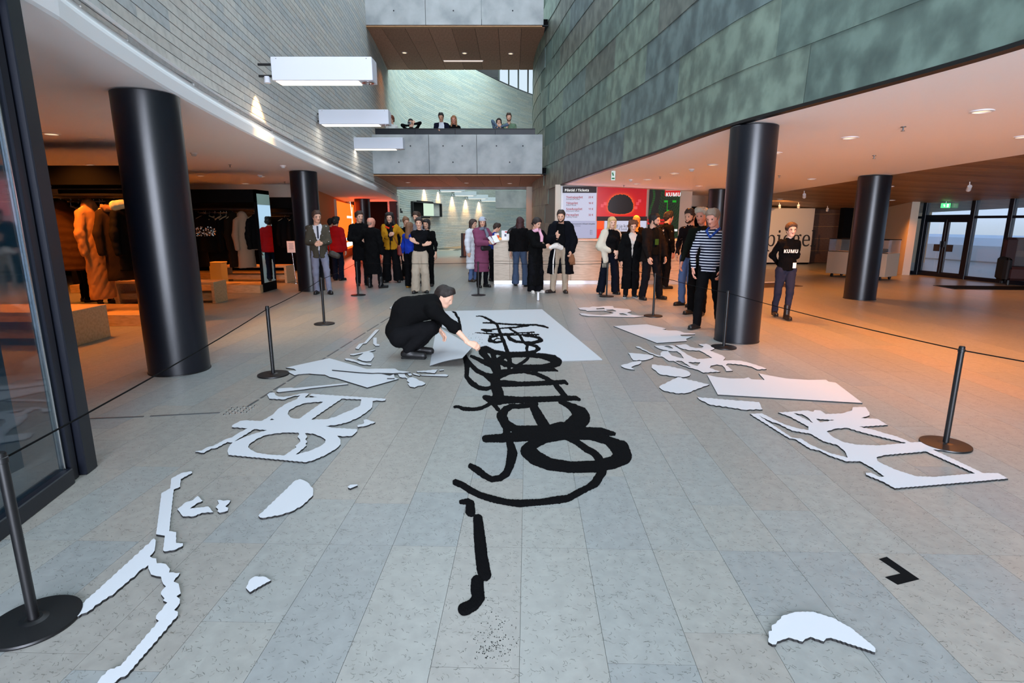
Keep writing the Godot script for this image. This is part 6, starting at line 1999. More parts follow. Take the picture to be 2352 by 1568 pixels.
func scarf(o: Node3D, col: Color, drop := 0.0) -> void:
	var hc: Vector3 = o.get_meta("hc")
	var pts := []
	var r := []
	for j in 13:
		var a := TAU * j / 12
		pts.append(hc + Vector3(0.085 * sin(a), -0.165 + 0.02 * cos(a * 2), 0.075 * cos(a) - 0.02))
		r.append(0.042 + 0.008 * sin(j * 2.3))
	var m := MB.new().tube(pts, r, 10, false)
	if drop > 0: m.tube([hc + Vector3(0.03, -0.17, 0.08), hc + Vector3(0.05, -0.3, 0.15), hc + Vector3(0.04, -0.17 - drop, 0.16)], [0.03, 0.042, 0.035], 10)
	put("scarf", m.mesh(), mat("scarf_%s" % col.to_html(false), col, 0.95), o)
func held(called: String, label: String, cat: String, o: Node3D, at: Vector3) -> Node3D:
	return thing(called, label, cat, wpt(o, at), o.rotation.y)
func people() -> void:
	crouching_man()
	var o: Node3D
	# left group
	o = person({"px": 740, "py": 674, "top": 485, "yaw": 18, "label": "man in a grey-brown blazer and grey trousers, hands clasped, by the second black column", "hair": c8(70, 48, 36), "style": "short", "shirt": c8(205, 205, 212), "shirt_name": "shirt", "coat": c8(74, 68, 58), "coat_name": "blazer", "coat_hem": 0.78, "thick": 0.016, "flare": 0.01, "open": "v", "pants": c8(128, 130, 148), "hand_r": Vector3(-0.05, 1.1, 0.24), "hand_l": Vector3(0.06, 1.09, 0.26), "palm_r": Vector3(0.4, 0, -1), "palm_l": Vector3(-0.4, 0, -1), "hyaw": 18, "glasses": c8(70, 60, 55), "foot_l": Vector3(0.16, 0, 0.12)})
	put("tie", MB.new().box(Vector3(0, 1.32, 0.118), Vector3(0.035, 0.26, 0.012), 0.004).mesh(), mat("tie_dark", c8(60, 62, 72), 0.8), o)
	var hb := held("handbag", "dark brown bag hanging at the side of the man in the grey-brown blazer", "bag", o, Vector3(0.3, 0.86, 0.06))
	put("bag_body", net(blob([[Vector3(-0.04, 0, 0), Vector3(0.07, -0.05, 0), 0.075, 0.07, 0.6, Vector3.BACK]], 0.02, 0.03, []), 0.012, 0, 4), mat("bag_brown", c8(48, 38, 28), 0.6), hb)
	put("strap", MB.new().tube([Vector3(-0.08, 0.06, 0), Vector3(-0.1, 0.3, 0.0), Vector3(-0.08, 0.55, 0.0)], [0.01, 0.01, 0.01], 8).mesh(), mat("bag_brown"), hb)
	person({"px": 777, "py": 644, "top": 499, "yaw": 165, "label": "person in a bright red hooded jacket and navy trousers seen from behind", "hair": c8(20, 18, 20), "style": "curly", "shirt": c8(30, 30, 34), "coat": c8(158, 22, 26), "coat_name": "jacket", "coat_hem": 0.8, "thick": 0.034, "puffy": 0.006, "pants": c8(28, 36, 62), "legs": [0.095, 0.08, 0.075]})
	person({"px": 757, "d": 16.6, "top": 502, "yaw": 150, "label": "dark-haired person almost hidden between the blazer man and the red jacket", "hair": c8(18, 16, 18), "style": "short", "shirt": c8(24, 22, 24)})
	person({"px": 833, "py": 655, "top": 486, "yaw": 25, "label": "dark-haired man in a black coat facing the bald man", "hair": c8(54, 38, 30), "style": "short", "shirt": c8(22, 22, 24), "coat": c8(20, 20, 24), "coat_hem": 0.62, "thick": 0.02, "hand_r": Vector3(-0.1, 1.08, 0.26), "hand_l": Vector3(0.12, 1.1, 0.24), "hyaw": 12})
	person({"px": 858, "py": 661, "top": 499, "yaw": 165, "label": "bald man in a long black coat and boots seen from behind", "style": "bald", "hair": c8(150, 120, 104), "shirt": c8(20, 20, 22), "coat": c8(17, 17, 20), "coat_hem": 0.36, "thick": 0.03, "flare": 0.04, "boots": true, "skin": 3, "hyaw": -20, "hand_l": Vector3(0.3, 1.05, 0.15), "foot_r": Vector3(-0.22, 0, 0.0), "foot_l": Vector3(0.12, 0, 0.03), "toe_r": -45})
	o = person({"px": 902, "py": 648, "top": 489, "yaw": 4, "fem": true, "label": "woman with dark curly hair in a mustard jacket carrying a red shoulder bag", "hair": c8(30, 22, 20), "style": "curly_long", "shirt": c8(24, 22, 24), "coat": c8(176, 124, 28), "coat_name": "jacket", "coat_hem": 0.84, "thick": 0.026, "open": "v", "pants": c8(22, 22, 26), "legs": [0.095, 0.1, 0.125], "hand_r": Vector3(0.0, 1.2, 0.24), "hand_l": Vector3(0.3, 0.98, 0.08), "palm_r": Vector3(0.2, 0, -1), "foot_r": Vector3(-0.15, 0, 0.0), "foot_l": Vector3(0.15, 0, 0.0)})
	scarf(o, c8(24, 22, 24), 0.4)
	put("collar", MB.new().tube([Vector3(-0.1, 1.42, 0.11), Vector3(-0.02, 1.38, 0.15), Vector3(0.1, 1.42, 0.11)], [0.022, 0.026, 0.022], 8).mesh(), mat("collar_red", c8(214, 60, 30), 0.9), o)
	var rb := held("handbag", "red shoulder bag hanging at the hip of the woman in the mustard jacket", "bag", o, Vector3(0.3, 0.82, 0.16))
	put("bag_body", MB.new().box(Vector3.ZERO, Vector3(0.26, 0.28, 0.09), 0.035).mesh(), mat("bag_red", c8(120, 30, 24), 0.6), rb)
	put("strap", MB.new().tube([Vector3(-0.1, 0.12, 0), Vector3(-0.22, 0.4, 0.06), Vector3(-0.3, 0.62, 0.0)], [0.009, 0.009, 0.009], 8).mesh(), mat("bag_red"), rb)
	person({"px": 936, "py": 641, "top": 499, "yaw": 30, "fem": true, "label": "woman with pinned-up fair hair in a black top, behind the long-haired girl", "hair": c8(120, 84, 58), "style": "bun", "shirt": c8(22, 22, 24), "pants": c8(24, 24, 26), "boots": true, "shoes": c8(70, 40, 28), "hpitch": 14})
	person({"px": 943, "py": 661, "top": 511, "yaw": 150, "fem": true, "label": "long-haired girl in a royal blue top and black trousers seen from behind", "hair": c8(112, 76, 52), "style": "long", "shirt": c8(24, 50, 150), "pants": c8(20, 20, 24), "legs": [0.088, 0.08, 0.085], "shoes": c8(170, 120, 30)})
	person({"px": 960, "d": 15.0, "top": 487, "yaw": -25, "label": "brown-haired man in a light shirt behind the woman with crossed arms", "hair": c8(60, 40, 28), "style": "short", "shirt": c8(150, 150, 160), "hpitch": 8})
	person({"px": 981, "d": 14.2, "top": 504, "yaw": -15, "fem": true, "label": "dark-haired woman in black half hidden behind the woman with crossed arms", "hair": c8(28, 20, 20), "style": "bob", "shirt": c8(20, 20, 22), "pants": c8(20, 20, 22)})
	person({"px": 968, "py": 672, "top": 500, "yaw": 5, "fem": true, "label": "woman with crossed arms in a black shirt and wide beige trousers", "hair": c8(44, 30, 26), "style": "tied", "shirt": c8(24, 25, 30), "hem": 0.98, "pants": c8(176, 162, 144), "legs": [0.098, 0.095, 0.11], "sleeve": 0.62, "hand_r": Vector3(0.13, 1.14, 0.2), "hand_l": Vector3(-0.08, 1.2, 0.25), "dir_r": Vector3(0.9, 0.3, 0.1), "dir_l": Vector3(-0.7, 0.5, 0.1), "palm_r": Vector3(0, 0, -1), "palm_l": Vector3(0, 0, -1), "foot_r": Vector3(-0.13, 0, 0.05), "foot_l": Vector3(0.11, 0, 0)})
	# middle group by the counter
	var white := c8(218, 220, 226)
	person({"px": 1085, "py": 646, "top": 504, "yaw": 60, "fem": true, "label": "person in a long white padded coat behind the woman in the mauve coat", "hair": c8(60, 46, 40), "style": "long", "shirt": white, "coat": white, "coat_hem": 0.36, "thick": 0.045, "flare": 0.02, "puffy": 0.010, "boots": true, "pants": c8(90, 110, 150), "shoes": c8(64, 50, 40)})
	o = person({"px": 1107, "py": 659, "top": 499, "yaw": 35, "fem": true, "label": "woman in a long mauve padded coat and pale grey headband reading a leaflet", "hair": c8(60, 44, 40), "style": "beanie", "hatmat": mat("knit_grey", c8(176, 182, 194), 0.9), "shirt": c8(60, 60, 70), "coat": c8(122, 66, 92), "coat_hem": 0.4, "thick": 0.042, "flare": 0.02, "puffy": 0.010, "boots": true, "hand_r": Vector3(-0.02, 1.13, 0.32), "hand_l": Vector3(0.16, 1.13, 0.32), "palm_r": Vector3(0.5, 0.6, -0.6), "palm_l": Vector3(-0.5, 0.6, -0.6), "curl": [0.9, 0.9], "hyaw": -30})
	scarf(o, c8(110, 116, 130), 0.2)
	put("sunglasses", MB.new().tube([o.get_meta("hc") + Vector3(-0.07, 0.075, 0.06), o.get_meta("hc") + Vector3(0, 0.085, 0.09), o.get_meta("hc") + Vector3(0.07, 0.075, 0.06)], [0.012, 0.014, 0.012], 8).mesh(), mat("black_metal"), o)
	put("waist_bag", net(blob([[Vector3(-0.08, 1.0, 0.2), Vector3(0.1, 1.0, 0.2), 0.07, 0.06, 0.6, Vector3.BACK]], 0.02, 0.03, [])), mat("bag_black", c8(18, 18, 20), 0.6), o)
	var lf := held("leaflet", "white folded leaflet in the hands of the woman in the mauve coat", "leaflet", o, Vector3(0.09, 1.2, 0.42))
	put("page", MB.new().box(Vector3(-0.06, 0.0, 0.0), Vector3(0.13, 0.2, 0.004), 0.001, Basis.from_euler(Vector3(-0.6, 0.35, 0.3))).mesh(), mat("white_paint"), lf)
	put("page", MB.new().box(Vector3(0.06, 0.03, 0.0), Vector3(0.13, 0.2, 0.004), 0.001, Basis.from_euler(Vector3(-0.6, -0.35, 0.3))).mesh(), mat("white_paint"), lf)
	put("blue_print", MB.new().box(Vector3(0.06, 0.0, 0.012), Vector3(0.1, 0.06, 0.003), 0.0, Basis.from_euler(Vector3(-0.6, -0.35, 0.3))).mesh(), mat("print_blue", c8(70, 100, 170), 0.6), lf)
	person({"px": 1127, "d": 15.4, "top": 511, "yaw": 110, "label": "short-haired man in a blue top bending over the counter end behind the mauve coat", "hair": c8(50, 34, 26), "style": "short", "shirt": c8(40, 60, 140), "lean": 14, "hpitch": 20})
	o = person({"px": 1193, "py": 657, "top": 499, "yaw": 170, "fem": true, "label": "long-haired woman in a black jacket and blue flared jeans, facing the counter", "hair": c8(58, 26, 28), "style": "long", "shirt": c8(24, 22, 24), "coat": c8(22, 20, 22), "coat_name": "jacket", "coat_hem": 0.9, "thick": 0.03, "pants": c8(66, 80, 104), "legs": [0.09, 0.07, 0.1], "foot_r": Vector3(-0.18, 0, -0.05), "foot_l": Vector3(0.12, 0, 0.1), "lean": 5})
	var bp := thing("coat_heap", "shiny black coat piled on the counter beside the notice", "coat", Vector3(dp(1178, 540, 14.8).x, 1.13, -14.9))
	put("coat_body", net(blob([[Vector3(-0.18, 0.06, 0), Vector3(0.16, 0.2, 0), 0.1, 0.2, 0.8, Vector3.BACK], [Vector3(0.1, 0.1, 0.0), Vector3(0.26, 0.1, 0.05), 0.14, 0.12]], 0.022, 0.05, [[Vector3.DOWN, 0.0]]), 0.03, 0.01, 3), mat("coat_shiny", c8(20, 24, 30), 0.35), bp)
	put("sleeve", MB.new().tube([Vector3(-0.2, 0.12, 0.06), Vector3(-0.05, 0.26, 0.1), Vector3(0.12, 0.33, 0.1)], [0.04, 0.05, 0.055], 10).mesh(), mat("coat_shiny"), bp)
	o = person({"px": 1229, "py": 672, "top": 501, "yaw": 28, "fem": true, "label": "woman in a long black coat and pink scarf holding a white fur hat", "hair": c8(38, 26, 24), "style": "tied", "shirt": c8(22, 22, 24), "coat": c8(19, 19, 21), "coat_hem": 0.18, "thick": 0.03, "flare": 0.03, "shoes": c8(214, 208, 200), "sole": c8(230, 226, 220), "hand_r": Vector3(0.06, 1.12, 0.33), "hand_l": Vector3(0.24, 1.1, 0.3), "palm_r": Vector3(0.3, 0.4, -1), "hpitch": 20, "hyaw": 12, "legs": [0.09, 0.085, 0.1]})
	scarf(o, c8(226, 170, 190), 0.25)
	var fh := held("fur_hat", "white fur hat with a dark spot held by the woman in the pink scarf", "hat", o, Vector3(0.28, 1.1, 0.42))
	put("fur", net(blob([[Vector3(-0.12, -0.01, 0), Vector3(0.04, 0.03, 0), 0.04, 0.06], [Vector3(0.04, 0.03, 0), Vector3(0.16, -0.02, 0), 0.06, 0.055]], 0.014, 0.03, []), 0.014, 0, 2), mat("fur_white", c8(226, 220, 212), 0.95), fh)
	put("strap", MB.new().tube([Vector3(0.0, -0.05, 0), Vector3(-0.05, -0.3, 0.02), Vector3(-0.04, -0.6, 0.0)], [0.012, 0.018, 0.012], 8).mesh(), mat("fur_white"), fh)
	put("dark_spot", MB.new().box(Vector3(0.05, 0.06, 0.05), Vector3(0.04, 0.03, 0.02), 0.006).mesh(), mat("black_matt"), fh)
	o = person({"px": 1286, "py": 672, "top": 484, "yaw": -8, "label": "bearded man in an open black parka and beige trousers looking at his phone hand", "hair": c8(48, 34, 28), "beard": c8(58, 40, 32), "style": "short", "shirt": c8(18, 19, 24), "hem": 0.98, "coat": c8(18, 20, 30), "coat_name": "parka", "coat_hem": 0.42, "thick": 0.05, "flare": 0.09, "open": "open", "pants": c8(168, 150, 130), "legs": [0.092, 0.072, 0.062], "shoes": c8(44, 32, 28), "hand_r": Vector3(-0.06, 1.2, 0.3), "palm_r": Vector3(0.2, 0.3, -1), "dir_r": Vector3(0.2, 0.75, 0.4), "hand_l": Vector3(0.24, 0.92, 0.16), "curl": [0.9, 0.9], "foot_r": Vector3(-0.16, 0, 0.04), "foot_l": Vector3(0.11, 0, -0.02), "toe_r": -50, "hyaw": -4})
	put("hood", net(blob([[Vector3(-0.12, 1.46, -0.06), Vector3(0.13, 1.46, -0.06), 0.085, 0.09]], 0.02, 0.03, []), 0.012, 0, 8), mat("cloth_12141e"), o)
	(o.get_child(o.get_child_count() - 1) as MeshInstance3D).material_override = mat("parka_navy", c8(18, 20, 30), 0.85)
	var ph := held("phone", "black phone in the raised hand of the bearded man in the parka", "phone", o, Vector3(0.0, 1.31, 0.36))
	put("case", MB.new().box(Vector3.ZERO, Vector3(0.072, 0.145, 0.009), 0.003, Basis(Vector3.RIGHT, 0.4)).mesh(), mat("black_matt"), ph)
	put("lens", MB.new().box(Vector3(0.018, 0.045, -0.02), Vector3(0.02, 0.025, 0.006), 0.002, Basis(Vector3.RIGHT, 0.4)).mesh(), mat("chrome"), ph)
	var cp := held("cap", "brown cap in the lowered hand of the bearded man in the parka", "cap", o, Vector3(0.25, 0.77, 0.19))
	put("crown", net(blob([[Vector3(0, 0.04, 0), Vector3(0.0, -0.06, 0), 0.055, 0.075, 0.6, Vector3.BACK]], 0.014, 0.02, []), 0.008, 0, 2), mat("cap_brown", c8(132, 88, 62), 0.8), cp)
	put("peak", MB.new().box(Vector3(0.02, -0.12, 0.02), Vector3(0.12, 0.06, 0.014), 0.006).mesh(), mat("cap_brown"), cp)
	# right group
	o = person({"px": 1398, "py": 675, "top": 499, "yaw": 8, "fem": true, "label": "woman with a blonde bob wrapped in a fringed beige shawl over black", "hair": c8(206, 172, 116), "style": "bob", "skin": 1, "shirt": c8(22, 22, 25), "pants": c8(24, 30, 48), "legs": [0.095, 0.09, 0.1], "hand_r": Vector3(0.02, 1.0, 0.24), "hand_l": Vector3(0.1, 0.96, 0.25), "palm_r": Vector3(0.4, 0, -1), "palm_l": Vector3(-0.4, 0, -1), "foot_r": Vector3(-0.2, 0, 0), "foot_l": Vector3(0.16, 0, 0)})
	var wrapc := mat("shawl_beige", c8(206, 196, 176), 0.95)
	put("shawl", net(blob([[Vector3(-0.06, 1.43, -0.06), Vector3(0.06, 1.43, -0.06), 0.09, 0.09], [Vector3(-0.14, 1.4, 0.0), Vector3(-0.26, 1.1, 0.04), 0.1, 0.1], [Vector3(-0.26, 1.1, 0.05), Vector3(-0.08, 1.02, 0.18), 0.08, 0.06], [Vector3(-0.2, 1.1, 0.1), Vector3(-0.14, 0.78, 0.13), 0.08, 0.07, 0.5, Vector3.BACK], [Vector3(0.16, 1.4, -0.04), Vector3(0.26, 1.12, -0.02), 0.085, 0.085], [Vector3(0.26, 1.12, 0.0), Vector3(0.2, 0.85, 0.1), 0.06, 0.05]], 0.02, 0.04, []), 0.014, 0, 4), wrapc, o)
	var fr := MB.new()
	for k in 16: fr.tube([Vector3(-0.22 + k * 0.012, 0.73, 0.14), Vector3(-0.222 + k * 0.0125, 0.63, 0.142)], [0.004, 0.0015], 5)
	for k in 9: fr.tube([Vector3(0.16 + k * 0.011, 0.82, 0.11), Vector3(0.16 + k * 0.011, 0.72, 0.11)], [0.004, 0.0015], 5)
	stuff(put("fringe", fr.mesh(), wrapc, o))
	person({"px": 1462, "d": 15.6, "top": 496, "yaw": 165, "fem": true, "label": "blonde person behind the counter with her back turned, above the auburn curls", "hair": c8(206, 150, 74), "style": "long", "shirt": c8(30, 26, 28)})
	person({"px": 1446, "py": 682, "top": 507, "yaw": -4, "fem": true, "label": "person with short auburn curls and glasses in a long black coat", "hair": c8(96, 54, 30), "style": "curly", "glasses": c8(150, 130, 110), "shirt": c8(200, 190, 180), "coat": c8(17, 17, 19), "coat_hem": 0.2, "thick": 0.04, "flare": 0.02, "open": "v", "sole": c8(230, 230, 230), "hpitch": 12})
	o = person({"px": 1490, "py": 687, "top": 492, "yaw": 28, "label": "stocky man in a dark brown blazer over a black printed T-shirt, glasses and dark jeans", "hair": c8(24, 18, 18), "style": "short", "beard": c8(70, 54, 46), "glasses": c8(40, 34, 34), "skin": 0, "shirt": c8(18, 20, 20), "shirt_name": "tshirt", "fat": 0.03, "coat": c8(40, 32, 30), "coat_name": "blazer", "coat_hem": 0.8, "thick": 0.024, "open": "open", "pants": c8(34, 34, 40), "legs": [0.1, 0.08, 0.072], "boots": true, "hand_r": Vector3(-0.24, 0.9, 0.2), "hand_l": Vector3(0.24, 0.9, 0.16), "pole_r": Vector3(-1, -0.1, -0.3), "pole_l": Vector3(1, -0.1, -0.3), "foot_r": Vector3(-0.16, 0, -0.04), "foot_l": Vector3(0.2, 0, 0.1), "hyaw": 25})
	stuff(put("shirt_print", MB.new().box(Vector3(0.0, 1.2, 0.155), Vector3(0.1, 0.12, 0.008), 0.003).mesh(), mat("print_green", c8(50, 84, 34), 0.8), o))
	person({"px": 1522, "py": 662, "top": 487, "yaw": 110, "label": "dark-haired man in a black suit behind the man in the dark brown blazer", "hair": c8(22, 18, 18), "style": "quiff", "shirt": c8(190, 186, 184), "coat": c8(20, 18, 20), "coat_name": "suit_jacket", "coat_hem": 0.8, "thick": 0.016, "open": "v", "skin": 3})
	o = person({"px": 1576, "py": 702, "top": 482, "yaw": -52, "label": "young bearded man in a dark plum jumper and blue jeans looking left", "hair": c8(58, 38, 28), "beard": c8(66, 42, 32), "style": "quiff", "shirt": c8(40, 28, 32), "hem": 0.9, "pants": c8(86, 108, 150), "legs": [0.088, 0.068, 0.06], "hand_r": Vector3(-0.2, 0.95, 0.1)})
	o = person({"px": 1600, "py": 722, "top": 479, "yaw": -45, "label": "grey-haired man in a dark green jumper and black trousers, next to the striped jumper", "hair": c8(176, 166, 150), "style": "curly", "shirt": c8(34, 40, 32), "hem": 0.86, "fat": 0.02, "pants": c8(22, 20, 22), "legs": [0.094, 0.072, 0.062], "hand_r": Vector3(-0.26, 0.88, 0.14), "shoes": c8(40, 32, 24), "sole": c8(20, 16, 14), "skin": 3})
	var si := Image.create(8, 64, false, Image.FORMAT_RGB8)
	for y in 64:
		for x in 8: si.set_pixel(x, y, c8(208, 208, 216) if y % 16 < 6 else c8(22, 26, 42))
	var sm := tmat("stripes", Color.WHITE, 0.9, 0.0, ImageTexture.create_from_image(si), Vector3(6.2, 6.2, 6.2), false)
	sm.uv1_triplanar_sharpness = 12.0
	o = person({"px": 1622, "py": 755, "top": 481, "yaw": -38, "label": "older man in a navy and white striped jumper with a blue collar", "hair": c8(126, 106, 90), "style": "short", "skin": 3, "shirt": c8(24, 28, 44), "topmat": sm, "hem": 0.86, "fat": 0.008, "pants": c8(20, 19, 22), "legs": [0.092, 0.07, 0.06], "hand_r": Vector3(-0.22, 0.9, 0.12), "hand_l": Vector3(0.22, 0.9, 0.12), "pole_r": Vector3(-1, 0, -0.7), "pole_l": Vector3(1, 0, -0.7), "hpitch": 16, "hyaw": -8, "foot_r": Vector3(-0.13, 0, 0.06), "foot_l": Vector3(0.16, 0, -0.1)})
	put("blue_collar", MB.new().tube([Vector3(-0.08, 1.49, -0.03), Vector3(-0.075, 1.45, 0.07), Vector3(0, 1.36, 0.13), Vector3(0.075, 1.45, 0.07), Vector3(0.08, 1.49, -0.03)], [0.018, 0.02, 0.016, 0.02, 0.018], 8).mesh(), mat("collar_blue", c8(36, 64, 136), 0.8), o)
	var gl := MB.new()
	gl.tube([o.get_meta("hc") + Vector3(-0.08, 0.07, 0.02), o.get_meta("hc") + Vector3(-0.04, 0.115, 0.04), o.get_meta("hc") + Vector3(0.04, 0.115, 0.04), o.get_meta("hc") + Vector3(0.08, 0.07, 0.02)], [0.004, 0.005, 0.005, 0.004], 8)
	put("glasses", gl.mesh(), mat("black_metal"), o)
	o = person({"px": 1794, "py": 731, "top": 512, "yaw": -6, "fem": true, "label": "woman in a black KUMU sweatshirt and jeans walking with her hands behind her back", "hair": c8(60, 44, 32), "style": "tied", "glasses": c8(150, 120, 100), "lipstick": true, "skin": 1, "shirt": c8(16, 16, 18), "shirt_name": "sweatshirt", "hem": 0.9, "fat": 0.012, "pants": c8(42, 44, 60), "legs": [0.09, 0.066, 0.05], "hand_r": Vector3(-0.06, 0.98, -0.2), "hand_l": Vector3(0.06, 0.98, -0.2), "pole_r": Vector3(-1, 0, -0.3), "pole_l": Vector3(1, 0, -0.3), "foot_r": Vector3(-0.06, 0, -0.22), "foot_l": Vector3(0.03, 0, 0.16), "toe_r": -4, "toe_l": 4, "boots": true, "shoes": c8(24, 16, 15)})
	text(o, "lettering", "KUMU", 0.062, Vector3(-0.135, 1.255, 0.165), 0, mat("print_white", c8(240, 238, 232), 0.7), false, HORIZONTAL_ALIGNMENT_LEFT, true)
	put("badge", MB.new().box(Vector3(0.09, 1.0, 0.135), Vector3(0.06, 0.1, 0.005), 0.002).mesh(), mat("print_white"), o)
	# cloakroom visitors behind the nearest rack
	person({"px": 197, "py": 693, "top": 490, "yaw": 150, "h": 1.68, "label": "person in black trousers behind the nearest coat rack, only the legs in view", "hair": c8(30, 24, 22), "shirt": c8(24, 22, 22), "pants": c8(15, 14, 15)})
	person({"px": 243, "py": 697, "top": 490, "yaw": 60, "h": 1.66, "label": "person in black boots behind the long tan coat in the cloakroom", "hair": c8(30, 24, 22), "shirt": c8(24, 20, 18), "pants": c8(18, 17, 18), "boots": true})
	# visitors leaning on the lower bridge
	var y := 3.32
	person({"px": 899, "d": 19.95, "y": y, "top": 266, "yaw": 0, "fem": true, "label": "fair woman in a white T-shirt at the left end of the bridge rail", "hair": c8(110, 60, 40), "style": "tied", "shirt": c8(206, 206, 202), "hyaw": -25})
	o = person({"px": 944, "d": 19.95, "y": y, "top": 274, "yaw": 0, "label": "person in a dark cap raising a camera to the face on the bridge", "hair": c8(24, 22, 24), "style": "cap_back", "shirt": c8(22, 22, 24), "hand_r": Vector3(-0.03, 1.5, 0.24), "hand_l": Vector3(0.12, 1.56, 0.18), "palm_r": Vector3(0.3, 0, -1), "palm_l": Vector3(-0.3, 0, -1), "dir_l": Vector3(0, 1, 0), "curl": [1.2, 1.2]})
	var cm := held("camera_body", "small camera held up by the person in the cap on the bridge", "camera", o, Vector3(-0.02, 1.59, 0.27))
	put("case", MB.new().box(Vector3.ZERO, Vector3(0.12, 0.08, 0.05), 0.008).mesh(), mat("camera_grey", c8(150, 150, 154), 0.4), cm)
	put("lens", MB.new().tube([Vector3(0, 0, 0.02), Vector3(0, 0, 0.09)], [0.03, 0.032], 16).mesh(), mat("black_metal"), cm)
	o = person({"px": 1014, "d": 19.95, "y": y, "top": 261, "yaw": 0, "label": "man in a white shirt and dark vest leaning on the bridge rail", "hair": c8(26, 20, 20), "style": "short", "skin": 2, "shirt": c8(206, 208, 216), "coat": c8(30, 34, 60), "coat_name": "vest", "coat_hem": 0.9, "thick": 0.018, "open": "open", "sleeve": 0.2, "hand_r": Vector3(-0.05, 1.18, 0.28), "hand_l": Vector3(0.06, 1.18, 0.3), "lean": 8, "hpitch": 14, "glasses": c8(20, 18, 18)})
	person({"px": 1043, "d": 19.95, "y": y, "top": 267, "yaw": 0, "fem": true, "label": "fair-haired person in a black hoodie leaning on the bridge rail", "hair": c8(150, 104, 70), "style": "long", "shirt": c8(20, 19, 21), "fat": 0.03, "hand_r": Vector3(-0.02, 1.18, 0.28), "hand_l": Vector3(0.1, 1.18, 0.28), "lean": 8, "skin": 3})
	person({"px": 1146, "d": 19.95, "y": y, "top": 273, "yaw": 0, "fem": true, "label": "long-haired woman in a grey-blue top with her hands to her face on the bridge", "hair": c8(36, 26, 26), "style": "long", "shirt": c8(92, 108, 128), "hand_r": Vector3(-0.05, 1.47, 0.17), "hand_l": Vector3(0.06, 1.46, 0.18), "dir_r": Vector3(0.3, 1, 0.05), "dir_l": Vector3(-0.4, 1, 0.05), "palm_r": Vector3(0, 0, -1), "palm_l": Vector3(0, 0, -1), "lean": 6})
	person({"px": 1169, "d": 19.95, "y": y, "top": 262, "yaw": 0, "label": "man in a sage green T-shirt resting his chin on his hand on the bridge", "hair": c8(66, 46, 34), "style": "short", "beard": c8(90, 64, 50), "shirt": c8(104, 128, 104), "shirt_name": "tshirt", "sleeve": 0.2, "hand_r": Vector3(0.0, 1.44, 0.15), "dir_r": Vector3(0.1, 1, 0), "palm_r": Vector3(0.2, 0, -1), "hand_l": Vector3(0.05, 1.14, 0.26), "lean": 8, "curl": [1.3, 0.6], "pole_r": Vector3(-0.5, -1, 0.6)})

